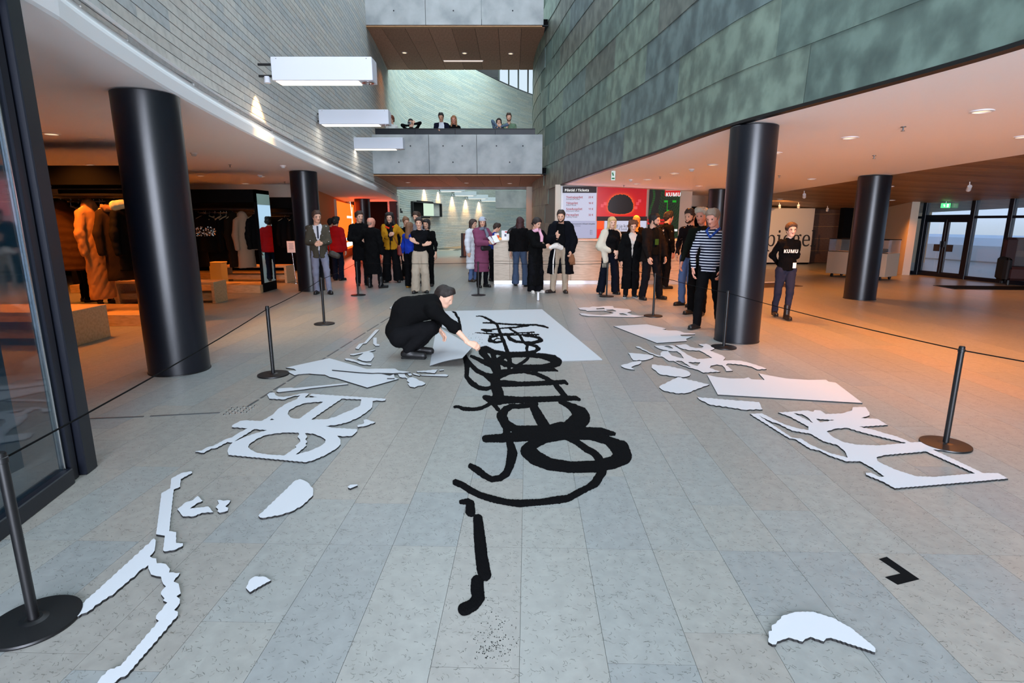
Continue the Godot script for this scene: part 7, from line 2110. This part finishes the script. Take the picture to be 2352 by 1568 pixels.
func crouching_man() -> void:
	# squatting, facing +x (right in the picture), reaching for the board's edge
	var base := gp(948, 823)
	var d := -base.z
	var o := thing("person", "dark-haired man in black crouching over the lettering and lifting the white board", "person", base)
	var L := func(px: float, py: float, dd: float) -> Vector3: return dp(px, py, d + dd) - base
	var skin := mat("skin_1", c8(226, 178, 152), 0.55)
	var blackc := mat("crouch_black", c8(13, 13, 14), 0.9)
	var an := L.call(938, 806, 0.0) as Vector3
	var an2 := L.call(956, 803, 0.24) as Vector3
	var hipc := L.call(922, 765, 0.12) as Vector3
	var kn := L.call(988, 752, 0.02) as Vector3
	var kn2 := L.call(995, 752, 0.3) as Vector3
	var chest := L.call(985, 704, 0.14) as Vector3
	var neck := L.call(1004, 688, 0.14) as Vector3
	var hc := L.call(1020, 682, 0.14) as Vector3
	var shr := L.call(996, 712, -0.02) as Vector3
	var shl := L.call(1000, 706, 0.32) as Vector3
	var wrr := L.call(1076, 787, -0.16) as Vector3
	var wrl := L.call(1009, 757, 0.3) as Vector3
	var er := L.call(1043, 752, -0.06) as Vector3
	var elb := L.call(1003, 738, 0.38) as Vector3
	var hb := Basis(Vector3.UP, deg_to_rad(78)) * Basis(Vector3.RIGHT, deg_to_rad(26))
	var th := Transform3D(hb, hc)
	var z := Vector3.BACK
	var s := 1.0
	var mid := L.call(935, 715, 0.14) as Vector3
	var bones := [[hipc, mid, 0.1, 0.11], [mid, chest, 0.11, 0.11], [chest, hc + hb * Vector3(0, -0.1, -0.03), 0.06, 0.05], [shr, er, 0.045, 0.038], [er, wrr, 0.04, 0.027], [shl, elb, 0.045, 0.038], [elb, wrl, 0.038, 0.027], [hipc + Vector3(0, 0, 0.08), kn, 0.07, 0.055], [kn, an, 0.05, 0.036], [hipc - Vector3(0, 0, 0.08), kn2, 0.07, 0.055], [kn2, an2, 0.05, 0.036]]
	var list := [[net_data(blob(bones, 0.02, 0.03, [])), Transform3D()], [head_data(false), th]]
	list.append([hand_data(1.0), hand_tf(wrr, Vector3(0.85, -0.32, 0.12), Vector3(0.1, -0.7, -0.7), false)])
	list.append([hand_data(0.7), hand_tf(wrl, Vector3(0.5, -0.6, 0.1), Vector3(-0.2, -0.6, 0.6), true)])
	var bm := ArrayMesh.new()
	add_surf(bm, joined(list), skin)
	var ei := MB.new()
	var lip := MB.new()
	var br := MB.new()
	for x in [-0.031, 0.031]:
		ei.tube([Vector3(x - 0.014, 0.006, 0.085), Vector3(x, 0.006, 0.091), Vector3(x + 0.014, 0.006, 0.085)], [0.002, 0.0045, 0.002], 6)
		br.tube([Vector3(x - 0.018, 0.024, 0.086), Vector3(x, 0.029, 0.093), Vector3(x + 0.018, 0.025, 0.086)], [0.002, 0.004, 0.002], 6)
	lip.tube([Vector3(-0.022, -0.055, 0.085), Vector3(0, -0.055, 0.097), Vector3(0.022, -0.055, 0.085)], [0.002, 0.006, 0.002], 8)
	add_surf(bm, joined([[mb_data(ei), th]]), mat("eye_dark"))
	add_surf(bm, joined([[mb_data(lip), th]]), mat("lips"))
	put("body", bm, null, o)
	var hm := mat("hair_crouch", c8(34, 24, 20), 0.7)
	var am := ArrayMesh.new()
	var hd := net_data(blob([[Vector3(0, 0.045, -0.03), Vector3(0, 0.052, 0.022), 0.096, 0.088], [Vector3(0, 0.0, -0.06), Vector3(0, -0.035, -0.055), 0.064, 0.052], [Vector3(-0.03, 0.1, 0.05), Vector3(0.03, 0.1, 0.05), 0.04, 0.04]], 0.007, 0.03, [[Vector3(0, -0.66, 0.75), 0.014]]), 0.007, 0.0, 6)
	add_surf(am, joined([[hd, th]]), null)
	put("hair", am, hm, o)
	var bmm := ArrayMesh.new()
	add_surf(bmm, joined([[mb_data(br), th]]), null)
	put("eyebrows", bmm, hm, o)
	var tb := [[hipc + Vector3(-0.02, 0.03, 0), mid, 0.17, 0.16, 0.95, z], [mid, chest, 0.17, 0.15, 1.0, z], [chest, neck, 0.14, 0.075], [shr, er, 0.07, 0.06], [er, er.lerp(wrr, 0.12), 0.058, 0.052], [shl, elb, 0.066, 0.056], [elb, elb.lerp(wrl, 0.5), 0.055, 0.048], [shr, shl, 0.09, 0.09]]
	var nk := hc + hb * Vector3(0, -0.15, -0.04)
	put("jumper", net(blob(tb, 0.017, 0.06, [func(p): return 0.055 - (p - nk).length()]), 0.008, 0.0, 3), blackc, o)
	var pb := [[hipc + Vector3(0, -0.02, 0.1), hipc + Vector3(0, -0.02, -0.1), 0.135, 0.135], [hipc + Vector3(0, 0, 0.1), kn, 0.11, 0.08], [kn, an + Vector3(0, 0.02, 0), 0.078, 0.06], [hipc + Vector3(0, 0, -0.1), kn2, 0.11, 0.08], [kn2, an2 + Vector3(0, 0.02, 0), 0.078, 0.06]]
	put("trousers", net(blob(pb, 0.017, 0.03, [[Vector3(0, -1, 0), -0.05]]), 0.008, 0, 5), mat("crouch_trousers", c8(16, 16, 18), 0.85), o)
	var og := L.call(912, 771, -0.035) as Vector3
	put("shirt_tail", net(blob([[og + Vector3(-0.03, 0.012, 0.02), og + Vector3(0.035, -0.008, 0.0), 0.024, 0.016]], 0.008, 0.01, []), 0.003), mat("shirt_orange", c8(226, 116, 22), 0.8), o)
	for q in [[an, 0.0], [an2, 0.1]]:
		var a: Vector3 = q[0]
		var g := Vector3(a.x, 0, a.z)
		var f := Basis(Vector3.UP, q[1]) * Vector3(1, 0, 0.12).normalized()
		var sh := put("shoe", net(blob([[g + Vector3(0, 0.055, 0) - f * 0.05, g + Vector3(0, 0.04, 0) + f * 0.18, 0.047, 0.042], [g + Vector3(0, 0.06, 0), Vector3(a.x, maxf(a.y, 0.12), a.z), 0.048, 0.05]], 0.012, 0.03, [[Vector3(0, -1, 0), -0.004]])), mat("shoe_black", c8(18, 17, 18), 0.5), o)
		put("sole", MB.new().box(g + f * 0.065 + Vector3(0, 0.012, 0), Vector3(0.3, 0.022, 0.088), 0.01, Basis(f, Vector3.UP, f.cross(Vector3.UP))).mesh(), mat("sole_black", c8(14, 14, 15), 0.7), sh)
const PIECES := [
	["board_piece", "large white kite-shaped board panel beside the stanchion left of the lettering", 0, "656.4 846.2 756.6 824.3 843 849.4 857.5 858.6 873.3 859.9 905 867.8 915.5 872.3 843.8 892.3 774.5 871 757.4 867.8 746.8 862.6 723.1 861.2 709.9 859.9 696.8 860.7 686.2 861.8 677 863.9 662.5 856.5 658.5 853.9 680.9 852.8 675.7 849.1"],
	["board_piece@1", "long pointed white board strip lying across the large kite-shaped panel", 0, "762.6 851.2 823.3 853.3 844.4 849.4 862.8 848.6 907.6 848.6 915.5 853.3 931.3 854.7 943.2 856.8 926.1 858.6 918.2 858.1 902.3 859.1 868.1 858.1 854.9 858.6 823.3 856.8"],
	["board_piece@1", "small white board scrap on the right corner of the kite-shaped panel", 0, "889.2 870.5 898.4 863.9 905 861.2 906.3 870.5"],
	["board_piece", "bent white board scrap between the kite-shaped panel and a jagged flat scrap", 3, "916.8 856 923.4 855.2 937.9 870.5 936.6 872.6 931.3 869.2 918.2 867.8 914.2 861.2"],
	["board_piece", "white board scrap with a saw-toothed left edge, right of the kite-shaped panel", 4, "935.3 870.5 947.1 868.4 977.5 882.3 976.1 884.4 952.4 892.1 941.9 890.2 936.6 883.6 940.6 881 935.3 877.1"],
	["board_piece", "smallest white scrap touching the bent scrap right of the kite-shaped panel", 0, "935.3 859.9 943.2 859.4 946.6 863.9 940.6 864.7"],
	["board_piece", "short slanted white scrap between the smallest scrap and two thin slivers", 0, "947.1 859.1 953.7 859.4 965.6 863.9 963 865.2 949.8 861.8"],
	["board_piece", "thin wedge-shaped white sliver nearest the crouching man's board corner", 2, "956.4 854.7 1005.1 850.2 998.5 859.1 986.7 857.8 976.1 856.5 959 856.8"],
	["board_piece", "tiny white rectangle chip at the tip of the wedge-shaped sliver", 0, "1009.1 850.7 1019.6 850.2 1019.6 852 1009.9 853.3"],
	["board_piece", "straight thin white sliver lying just in front of the wedge-shaped sliver", 0, "965.6 862.6 1023.6 861.2 1030.2 863.9 1026.2 866.5 968.2 864.4"],
	["board_piece", "long thin white strip between the kite-shaped panel and the big left letter cut-out", 0, "634.8 901.3 640.1 894.2 669.1 892.1 677 893.7 702 890.8 796.9 881.8 800.1 884.4 715.2 893.7 699.4 896.3 640.1 902.9"],
	["letter_cutout", "large white cut-out of two linked round letters with a tail, left of the lettering", 2.2, "613.7 908.7 620.3 903.9 630.9 903.9 633 909.2 640.1 913.2 651.9 914 670.4 911.3 692.8 905.5 707.8 905.5 709.9 906.8 700.7 914 702.6 916.1 728.9 914 711.2 911.3 715.2 906.8 886.5 917.9 885.2 921.9 878.6 923.2 865.4 921.9 856.2 923.7 854.9 937.7 841.7 949.5 823.3 961.4 799.5 971.9 773.2 978.5 748.1 981.2 762.6 985.1 820.6 988.3 820.6 993 808.8 1003.6 791.6 1004.9 774.5 1003.6 782.4 1012.8 782.4 1023.3 773.2 1032.6 749.5 1047.1 723.1 1058.9 703.3 1064.7 525.4 1047.9 522.8 1039.2 528.1 1026 534.9 1018.9 522.8 1018.1 499.1 1031.2 485.9 1033.1 468.8 1043.1 449 1041 450.3 1039.2 463.5 1037.8 476.7 1029.9 489.8 1027.3 518.8 1011.5 533.3 1007.5 546.5 998.3 568.9 986.4 533.3 983.8 533.3 979.9 551.8 969.3 562.3 968 601.9 969.3 628.2 953.5 638.8 941.6 657.2 929.8 683.6 917.9 683.6 915.3 690.2 910 673 912.6 651.9 919.8 619 917.9|661.2 953.5 663.8 945.6 678.3 936.4 699.4 928.5 720.5 925.8 742.1 925.3 687.5 964 679.6 964 667.8 961.4|785.1 917.9 829.9 919.8 827.2 933.7 810.1 943 789 950.9 773.2 958.8 749.5 965.4 715.2 966.1|619.8 967.2 624.3 964 630.9 966.1|570.2 1029.9 572.9 1023.3 588.7 1011.5 609.8 1002.3 630.9 998.3 657.2 996.2 684.9 996.2 687.5 999.6 683.6 1006.2 688.8 1011.5 690.2 1016.8 678.3 1027.3 680.9 1029.9 653.3 1048.9 620.3 1047.1 591.3 1043.1 575.5 1035.2|700.7 997.8 717.8 998.3 736.3 1004.9 748.1 1012.8 746.8 1019.4 736.3 1027.3 712.6 1037.8 679.6 1047.1 704.7 1026 702 1022 706 1018.1 701.5 1011.5 706 1006.2|584.7 988.3 613.7 990.4 578.1 1000.4 551.8 1011 538.6 1016.8 546.5 1011.5"],
	["board_piece", "small arrowhead-shaped white scrap right of the big left letter cut-out", 2, "820.6 979.9 836.4 974.6 835.1 967.2 841.7 965.4 862.3 972.5 841.7 980.4 822 983.8"],
	["board_piece", "slim slanted white board strip left of the crouching man's heel", 0, "816.2 801.9 824.6 791.4 836.4 788.8 862.8 758.5 871.2 758.5 841.7 790.1 833.8 791.4 823.3 803.8"],
	["board_piece", "small L-shaped white board piece beside the slim slanted strip", 0, "857.5 776.9 865.4 776.9 865.4 791.4 872 792.2 871.2 795.9 862.8 795.9 857.5 791.4"],
	["board_piece", "thin white splinter above the rounded scrap, left of the crouching man", 0, "803.5 815.1 823.3 812.5 860.2 804.6 862.3 805.9 844.4 810.6 812.7 817.8 804.8 817.2"],
	["board_piece", "rounded white scrap with a toothed right side, left of the crouching man", 4, "820.6 825.7 829.9 816.4 836.4 811.7 853.6 810.6 857.5 815.1 858.9 821.7 852.3 830.9 833.8 830.9"],
	["board_piece", "wavy white strip just in front of the rounded toothed scrap", 2, "791.6 826.5 795.6 824.3 810.1 827 831.2 833.6 853.6 838 852.3 840.7 831.2 838.8 812.7 832.3 795.6 829.1"],
	["board_piece", "thin white double strip on the floor behind the crouching man's back", 0, "894.2 709.1 906.1 699.4 909.6 693.7 917.6 689.1 925.2 689.1 914.2 699.4 899.2 710.4"],
	["board_piece", "tall hooked white board strip reaching over the long floor joint at front left", 1.5, "359.2 1231 371.5 1136.1 391.5 1124.8 394.1 1102.1 417.5 1089.2 440.1 1085.3 442.1 1089.2 415.8 1103.7 414.2 1121.5 399.6 1128 389.3 1223.6 405.2 1225.9 405.2 1251.1 420.7 1251.8 420.7 1257.6 401.3 1267.3 378.6 1270.6 375.3 1268 379.2 1234.3 368.9 1232.7"],
	["board_piece", "V-shaped white board scrap right of the tall hooked strip", 2, "407.7 1173.4 427.2 1157.2 443.4 1152.3 454.7 1142.6 466.1 1153.9 451.5 1160.4 436.9 1171.8 479 1166.9 490.3 1179.9 464.4 1181.5 445 1189.6 420.7 1189.6"],
	["board_piece", "small ragged white scrap between the V-shaped scrap and the fin-shaped piece", 4, "500.1 1152.3 530.2 1153.3 517.9 1166.9 525 1170.1 523.7 1176.6 504.9 1181.5 500.1 1178.2 501.7 1173.4 495.9 1168.5 503.3 1160.4"],
	["board_piece", "fin-shaped white board piece with a toothed curved edge at front left", 3, "594 1188 678.2 1107 689.6 1103.7 705.8 1110.2 719.4 1124.8 719.4 1141 696 1163.7 670.1 1178.2 644.2 1186.3 603.7 1193.5 597.2 1192.2"],
	["board_piece", "tiny lone white chip between the fin-shaped piece and the black lettering", 0, "799.1 1120.9 804.6 1116.7 820.8 1115.7 821.7 1118.3 804.6 1125.4 799.7 1123.2"],
	["board_piece", "palm-sized white scrap with one straight edge, in front of the fin-shaped piece", 2, "565.5 1354.8 574.6 1335.3 585.9 1328.2 608.6 1328.9 623.2 1337 574.6 1364.5"],
	["board_piece", "largest ragged white board piece running out of the frame at bottom left", 5, "130.8 1445.5 354.3 1240.8 358.5 1244.6 355.9 1268.9 344.6 1281.9 351.1 1286.1 359.2 1286.8 360.8 1298.1 381.8 1299.7 390.9 1311.1 389.3 1319.2 414.2 1320.1 399.6 1340.2 411 1345.1 414.2 1359.6 415.8 1367.7 406.1 1374.2 414.2 1380.7 413.6 1390.4 400.6 1406 409.4 1409.9 409.4 1418 294.4 1554 271.7 1566 242.5 1591.3 210.1 1591.3 229.6 1566 247.4 1545.9 278.2 1534.6 365.6 1430.9 359.2 1426.1 359.2 1419.6 385.1 1388.8 375.3 1383.9 378.6 1379.1 370.5 1369.4 370.5 1364.5 381.8 1351.5 375.3 1345.1 370.5 1328.9 347.8 1324 341.3 1309.4 341.3 1302.3 320.3 1315.9 313.8 1324 287.9 1345.1 265.2 1366.1 236.1 1383.9 206.9 1406.6 164.8 1427.7"],
	["letter_cutout", "far white lattice-like board cut-out near the feet of the man in the dark jacket", 0, "1327.8 708 1342.4 706.7 1353.7 707.3 1360.8 704.7 1373.1 705.9 1387.3 704.3 1407.8 703.9 1409.8 708 1444.5 711 1450.6 716.5 1440.4 718.6 1450.6 723.7 1480.2 727.8 1456.7 729.8 1411.8 728.8 1350.6 727.1 1336.3 725.1 1330.6 721 1338.4 720.6 1360.8 723.7 1381.2 725.1 1401.6 722.7 1409.8 719.6 1387.3 714.5 1348.6 715.5 1345.5 713.5 1332.2 712|1391.4 712.9 1407.8 712 1415.9 715.5 1401.6 718.6|1422 721 1431.2 720.6 1442.4 725.1 1426.1 725.1|1369 709.4 1387.3 708.4 1389.4 711.4 1371 712"],
	["board_piece", "white board panel with a bitten right edge, on the floor before the black column", 0, "1409.2 750.2 1485.3 746.1 1524.1 754.3 1530.2 756.7 1521 757.3 1534.3 760.4 1552.7 760.4 1560.8 761.4 1571 765.9 1596.5 767.1 1596.5 769.2 1561.8 770.6 1565.9 773.7 1575.1 774.1 1590.4 774.1 1576.1 779.8 1577.1 784.9 1508.8 789.4"],
	["board_piece", "white half-rounded scrap topmost of four right of the big board", 3, "1442.4 812.4 1460.8 813.5 1479.2 815.5 1499.6 817.6 1500.6 822.7 1483.3 828.8 1454.7 829.2"],
	["board_piece", "white beak-shaped scrap just in front of the half-rounded scrap", 3, "1426.1 841 1446.5 834.9 1462.9 831.2 1473.1 830.8 1472 835.9 1449.6 845.1 1457.8 850.8 1442.4 849.2 1427.1 843.5"],
	["board_piece", "white oval board scrap between the lattice of letters and the shield-shaped piece", 3, "1497.6 839 1532.2 842 1569 850.2 1583.3 856.3 1586.3 861.4 1583.3 865.1 1571 868 1544.5 865.9 1515.9 861.8 1499.6 849.2 1496.5 846.1"],
	["board_piece", "white shield-shaped board piece with a rounded toothed front edge", 3, "1556.7 868 1629.2 885.3 1579.2 904.3 1558.8 905.9 1526.1 900.2 1513.9 892 1514.9 889"],
	["letter_cutout", "white tangled letter cut-out with a curved tail beside the black column's stanchion", 2, "1459.4 797.6 1467.3 796.7 1481.2 804.7 1495.5 812 1516.9 819 1516.9 812.4 1522 808.4 1534.3 807.8 1537.3 812.4 1543.5 818.6 1562.9 823.7 1571 824.7 1563.9 814.5 1554.7 808.4 1540.4 808 1524.1 805.3 1513.9 802.2 1502.7 795.7 1544.5 794.5 1556.7 801.2 1581.2 817.6 1601.6 826.7 1622 825.1 1636.3 823.7 1613.9 810.4 1605.7 806.7 1585.3 806.3 1564.9 801.8 1550.6 794.5 1575.1 792 1585.3 798.2 1597.6 801.2 1611.8 801.2 1615.9 797.1 1603.7 792 1622 791 1638.4 798.2 1640.8 802.7 1630.2 806.7 1642.4 812 1658.8 817.6 1665.9 823.7 1660.8 829.8 1677.1 829.4 1697.6 829.8 1720 834.9 1746.5 843.1 1760.8 849.2 1739.4 850.6 1726.1 844.1 1701.6 839 1671 836.9 1666.9 840 1677.1 848.2 1683.3 853.3 1668 854.3 1664.9 847.1 1658.8 841 1646.5 839 1632.2 842 1630.2 847.1 1654.7 855.3 1615.9 858 1601.6 851.2 1585.3 847.1 1564.9 840 1546.5 830.8 1536.3 830.8 1520 820.6 1511.8 820.6 1495.5 814.5 1481.2 807.3|1550.6 831.2 1564.9 830.8 1587.3 845.1 1564.9 838.6|1580.2 833.9 1608.8 833.9 1601.6 842 1591.4 840|1524.1 796.9 1536.3 796.1 1546.5 801.8 1540.4 802.2"],
	["board_piece", "largest white board panel on the right, a long trapezoid with a notched back edge", 0, "1623.6 862.6 1644.6 867.5 1676.9 871.3 1709.3 871.3 1718.9 868.4 1725.4 873 1756.1 874.6 1742.5 859.4 1761 863.3 1806.2 871.3 1854.7 874.6 1896.7 873.9 1903.1 878.8 1919.3 881 1980.7 927.9 1648.5 908.5"],
	["board_piece", "long white blade-shaped board piece in front of the long trapezoid panel", 3, "1601 914.3 1696.3 922.4 1743.2 925.6 1751.3 942.8 1709.3 943.4 1680.2 938.6 1631.7 932.1 1605.9 919.2"],
	["letter_cutout", "largest white letter cut-out with two long arms, beside the right-hand stanchion", 2, "1722.2 953.1 1812.7 1009.6 1825.6 1011.3 1861.1 1033.9 1880.5 1037.1 1906.4 1050 1945.1 1063 1974.2 1062.3 2000.1 1075.9 2030.8 1097.5 2019.5 1098.5 2000.1 1088.8 1987.8 1088.8 1988.8 1093.7 2025.9 1108.8 2055 1125 2315.1 1102.4 2290.9 1089.5 2257 1089.5 2142.3 1035.5 2166.5 1037.1 2164.9 1033.2 2143.9 1020.3 2122.9 1017.7 2090.6 1018.7 2071.2 1009.6 2048.5 1001.6 2032.4 998.3 2009.8 990.3 1972.6 982.8 2038.8 978.9 2014.6 964.4 1977.5 962.8 1996.8 956.3 1996.8 949.9 1987.1 936.9 1958.1 937.9 1956.5 945 1935.4 951.5 1896.7 953.7 1883.7 945 1870.8 944 1867.6 948.2 1854.7 945 1786.8 949.9 1812.7 958.9 1856.3 982.2 1856.3 990.3 1835.3 987 1806.2 978.9 1780.3 967.6 1749.6 951.5|1741.6 956.3 1773.9 972.5 1786.8 975.7 1819.1 991.9 1861.1 999 1890.2 1016.1 1922.5 1024.8 1940.3 1039.7 1946.8 1053.9 1906.4 1043.6 1883.7 1033.9 1861.1 1024.2 1838.5 1009.6 1819.1 1008|1822.3 951.5 1841.7 953.7 1854.7 961.2 1867.6 974.1|1874.1 964.4 1916.1 967.6 1883.7 972.5|1898.3 993.5 1919.3 987 1945.1 985.4 1983.9 996.7 2016.2 1004.8 2058.2 1014.5 2080.9 1020.3 2016.2 1025.8 1967.8 1024.2 1935.4 1017.7 1912.8 1006.4|2013 1053.3 2029.2 1048.4 2126.1 1039.7 2239.2 1090.4 2145.5 1098.5 2103.5 1096.9 2058.2 1082.3 2025.9 1067.8 2014.6 1061.3"],
	["board_piece", "lone white crescent-shaped board piece with a toothed edge at bottom right", 2.5, "1765.2 1454.9 1772.1 1453.5 1772.1 1441 1781.8 1436.8 1784.6 1431.3 1792.9 1425.7 1794.3 1420.2 1824.8 1410.5 1866.3 1409.7 1913.5 1424.4 1955.1 1447.9 2002.2 1486.7 2010 1495.1 2009.1 1503.4 1907.9 1470.1 1896.8 1471.5 1891.3 1478.4 1860.8 1467.9 1848.3 1472.9 1842.8 1479 1810.9 1469.6 1784.6 1478.4 1781.8 1485.4 1773.5 1485.4 1764.3 1479.8"],
]
const STROKES := [
	"1037.4,715.9,1.3 1045.9,719.1,2.6 1049.1,726.6,2.8 1053.3,731.9,2.8 1056.5,746.8,3 1058.7,763.8,3",
	"1067.2,806.3,2.6 1067.6,819,5.3 1071.4,831.8,6 1072.5,848.8,5.3 1071.4,865.8,4.7 1082,878.6,6 1099,890.3,5.1 1116.1,893.5,4.3 1130.9,889.2,4.3",
	"1073.5,825.4,3.8 1082,838.2,4.7 1094.8,850.9,5.3 1111.8,859.4,4.7 1128.8,867.9,9.6",
	"1093.7,726.6,1.1 1105.4,726.6,1.7 1118.2,731.9,2.8 1130.9,739.3,2.8 1141.6,745.7,3.2 1145.8,757.4,3.4 1150.1,770.2,3.8 1156.4,782.9,3.8 1160.7,795.7,4.3 1167.1,814.8,5.1 1171.3,831.8,5.5 1169.2,844.6,4.3",
	"1109.7,742.1,1.9 1128.8,742.5,1.9 1162.8,745.1,2.1 1199,746.8,2.3 1230.9,746.8,2.3 1247.9,750,2.8 1258.5,753.1,1.9",
	"1213.8,749.3,1.7 1182,752.7,2.1 1150.1,754.8,1.9 1126.7,758.5,1.9 1105.9,757.8,1.9 1116.1,761.6,2.3 1128.8,761.6,1.9",
	"1171.3,756.3,2.1 1184.1,763.8,2.6 1194.7,772.3,3 1201.1,785,3.4 1211.7,793.5,3.4 1209.6,802,3.4 1211.7,810.5,3",
	"1091.6,764.8,0.9 1111.8,766.3,1.7 1141.6,768,2.3 1171.3,767,1.7 1203.2,764.8,1.7 1226.6,763.8,1.9",
	"1124.6,772.3,1.9 1171.3,770.2,1.9 1213.8,769.1,1.9 1237.2,769.1,1.9",
	"1141.6,772.3,2.6 1126.7,774.8,3.2 1124.6,782.9,4.7 1139.4,787.2,3 1158.6,784.6,2.1",
	"1164.9,771.2,2.6 1171.3,779.1,4.7 1184.1,785,3.4 1203.2,787.2,3 1224.5,788.2,3.8 1243.6,782.9,4.3 1237.2,776.5,3.4 1224.5,773.3,3 1203.2,772.3,2.1",
	"1135.2,781.8,1.7 1141.6,777.6,1.5 1150.1,779.1,1.7 1154.3,782.9,2.6",
	"1216,793.5,2.1 1230.9,795.7,3.8 1237.2,802,4.7 1228.7,808.4,3.8 1209.6,811.6,4.3 1184.1,812.7,4.3 1158.6,812.7,4.7 1133.1,808.4,5.3 1116.1,802,7.4 1107.6,804.2,7.4",
	"1145.8,827.6,6.4 1156.4,819,5.5 1182,815.9,4.7 1213.8,815.4,4.7 1245.7,817.6,6 1271.2,824.4,8.9 1280.2,831.8,10.2 1271.2,838.2,6.8 1245.7,841.4,4.3 1213.8,841.4,3.8 1182,840.3,3.8 1160.7,836.1,6.8 1145.8,827.6,6.4",
	"1212.8,821.2,3.4 1205.3,829.7,3.4 1192.6,837.1,3 1182,841.4,2.1",
	"1107.6,808.4,8.5 1116.1,819,6.8 1126.7,831.8,6 1134.1,846.7,6 1143.7,863.7,6.4",
	"1082,818,3 1099,825.4,4.3 1116.1,833.9,5.3 1128.8,840.3,4.3",
	"1132,814.8,5.5 1138.4,829.7,6 1144.8,846.7,6 1145.8,857.3,6",
	"1150.1,853.1,4.3 1171.3,852,4.3 1192.6,847.7,5.5 1235.1,848.2,4.9 1271.2,848.8,3.8 1280.8,852.2,1.5",
	"1150.1,863.7,5.3 1171.3,856.2,3.2 1203.2,854.1,2.8 1230.9,858.4,4.3 1252.1,867.9,4.7 1271.2,878.6,4.3",
	"1135.2,880.7,6.8 1160.7,880.7,7.7 1192.6,882.2,5.3 1235.1,880.7,5.1 1277.6,878.6,5.1 1296.8,876.9,4.3 1303.1,881.8,2.6",
	"1137.3,867.9,11.7 1137.3,882.8,10.6 1143.7,902,12.8 1145.8,916.8,12.8",
	"1275.5,882.8,5.1 1286.1,895.6,6 1296.8,909.4,6 1305.3,916.8,4.3",
	"1113.9,912.6,5.5 1128.8,919,8.9 1150.1,917.9,9.6 1192.6,918.5,7 1235.1,917.3,6.4 1277.6,915.8,6.4 1320.1,914.3,5.3 1330.8,917.9,3.2",
	"1043.8,934.9,2.8 1052.3,933.8,3 1065,939.2,4.3 1086.3,940.2,3.8 1103.3,938.1,3.8 1118.2,931.7,3.8 1128.8,924.3,4.3",
	"1230.9,928.5,5.5 1209.6,931.3,5.5 1192.6,933.4,5.1 1175.6,932.8,5.5 1160.7,941.3,8.1 1152.2,955.1,11.7 1160.7,974.2,10.6 1184.1,985.9,8.1 1213.8,987.4,9.6 1256.4,986.6,8.9 1288.2,980.6,11.7",
	"1286.1,922.2,4.3 1303.1,929.6,6.4 1318,938.1,10.6 1332.9,950.9,17 1334,960.4,21.3 1320.1,970,17 1298.9,980.6,10.6",
	"1224.5,931.7,8.9 1235.1,953,11.1 1250,978.5,12.3",
	"1132,925.3,4.7 1143.7,940.2,4.7",
	"1114.9,1007.8,8 1152.2,1006.4,9.5 1209.6,1000.7,12.6 1267,995.8,14.9 1324.4,992.1,12.1 1381.8,991.5,8.6 1410.5,996.6,4",
	"1163.7,985.7,8.6 1163.7,997.2,8.6",
	"1180.9,986.9,5.7 1238.3,986.9,7.7 1295.7,986.9,7.7 1333,987.5,5.7",
	"1169.4,1011.6,8 1175.2,1031.7,9.8 1176.6,1041.7,12.1 1173.7,1057.5,10.9 1168.9,1074.7,9.2 1163.7,1086.8,8.6 1149.3,1097.7,6.9 1129.3,1101.1,6.3 1112,1091.9,6.9 1097.7,1080.5,8 1080.5,1070.4,5.7",
	"1212.5,1036,17.2 1224,1020.2,12.1 1252.7,1008.7,8.6 1295.7,1003.5,6.3 1353.1,1002.4,7.5 1396.2,1011.6,9.8 1424.9,1031.7,20.1 1430.6,1047.5,20.7 1410.5,1061.8,14.4 1367.5,1071.8,13.2 1310.1,1073.3,12.6 1261.3,1066.1,13.8 1229.7,1051.8,16.6 1212.5,1036,17.2",
	"1304.3,1004.4,7.5 1324.4,1015,6.9 1347.4,1031.7,7.5 1364.6,1040.3,7.5 1376.1,1054.6,9.2 1383.3,1074.7,10.9 1384.7,1086.2,8",
	"1046,1107.7,6.9 1063.2,1114.9,7.2 1080.5,1126.4,7.2 1103.4,1137.9,6.9 1132.1,1146.5,7.5 1163.7,1153.7,6.9 1192.4,1156.5,8.3 1238.3,1153.7,6.9 1284.2,1147.9,8.6 1304.3,1145,7.7 1327.3,1132.1,7.7 1350.3,1120.6,6.9 1367.5,1109.2,9.8 1376.1,1094.8,9.8 1384.7,1086.2,8",
	"1058.9,1153.1,4.6 1074.7,1152.2,6.9 1080.5,1158,9.8 1080.5,1175.2,11.5 1083.3,1180.9,6.3",
	"1097.7,1192.4,10.9 1102,1238.3,13.5 1106.3,1281.4,14.4 1110.6,1310.1,15.5 1114.9,1320.1,13.8",
	"1096.2,1335.9,14.4 1096.2,1353.1,15.5 1099.1,1373.2,14.4 1086.2,1390.4,13.8 1066.1,1399.6,14.4 1074.7,1403.4,8",
]
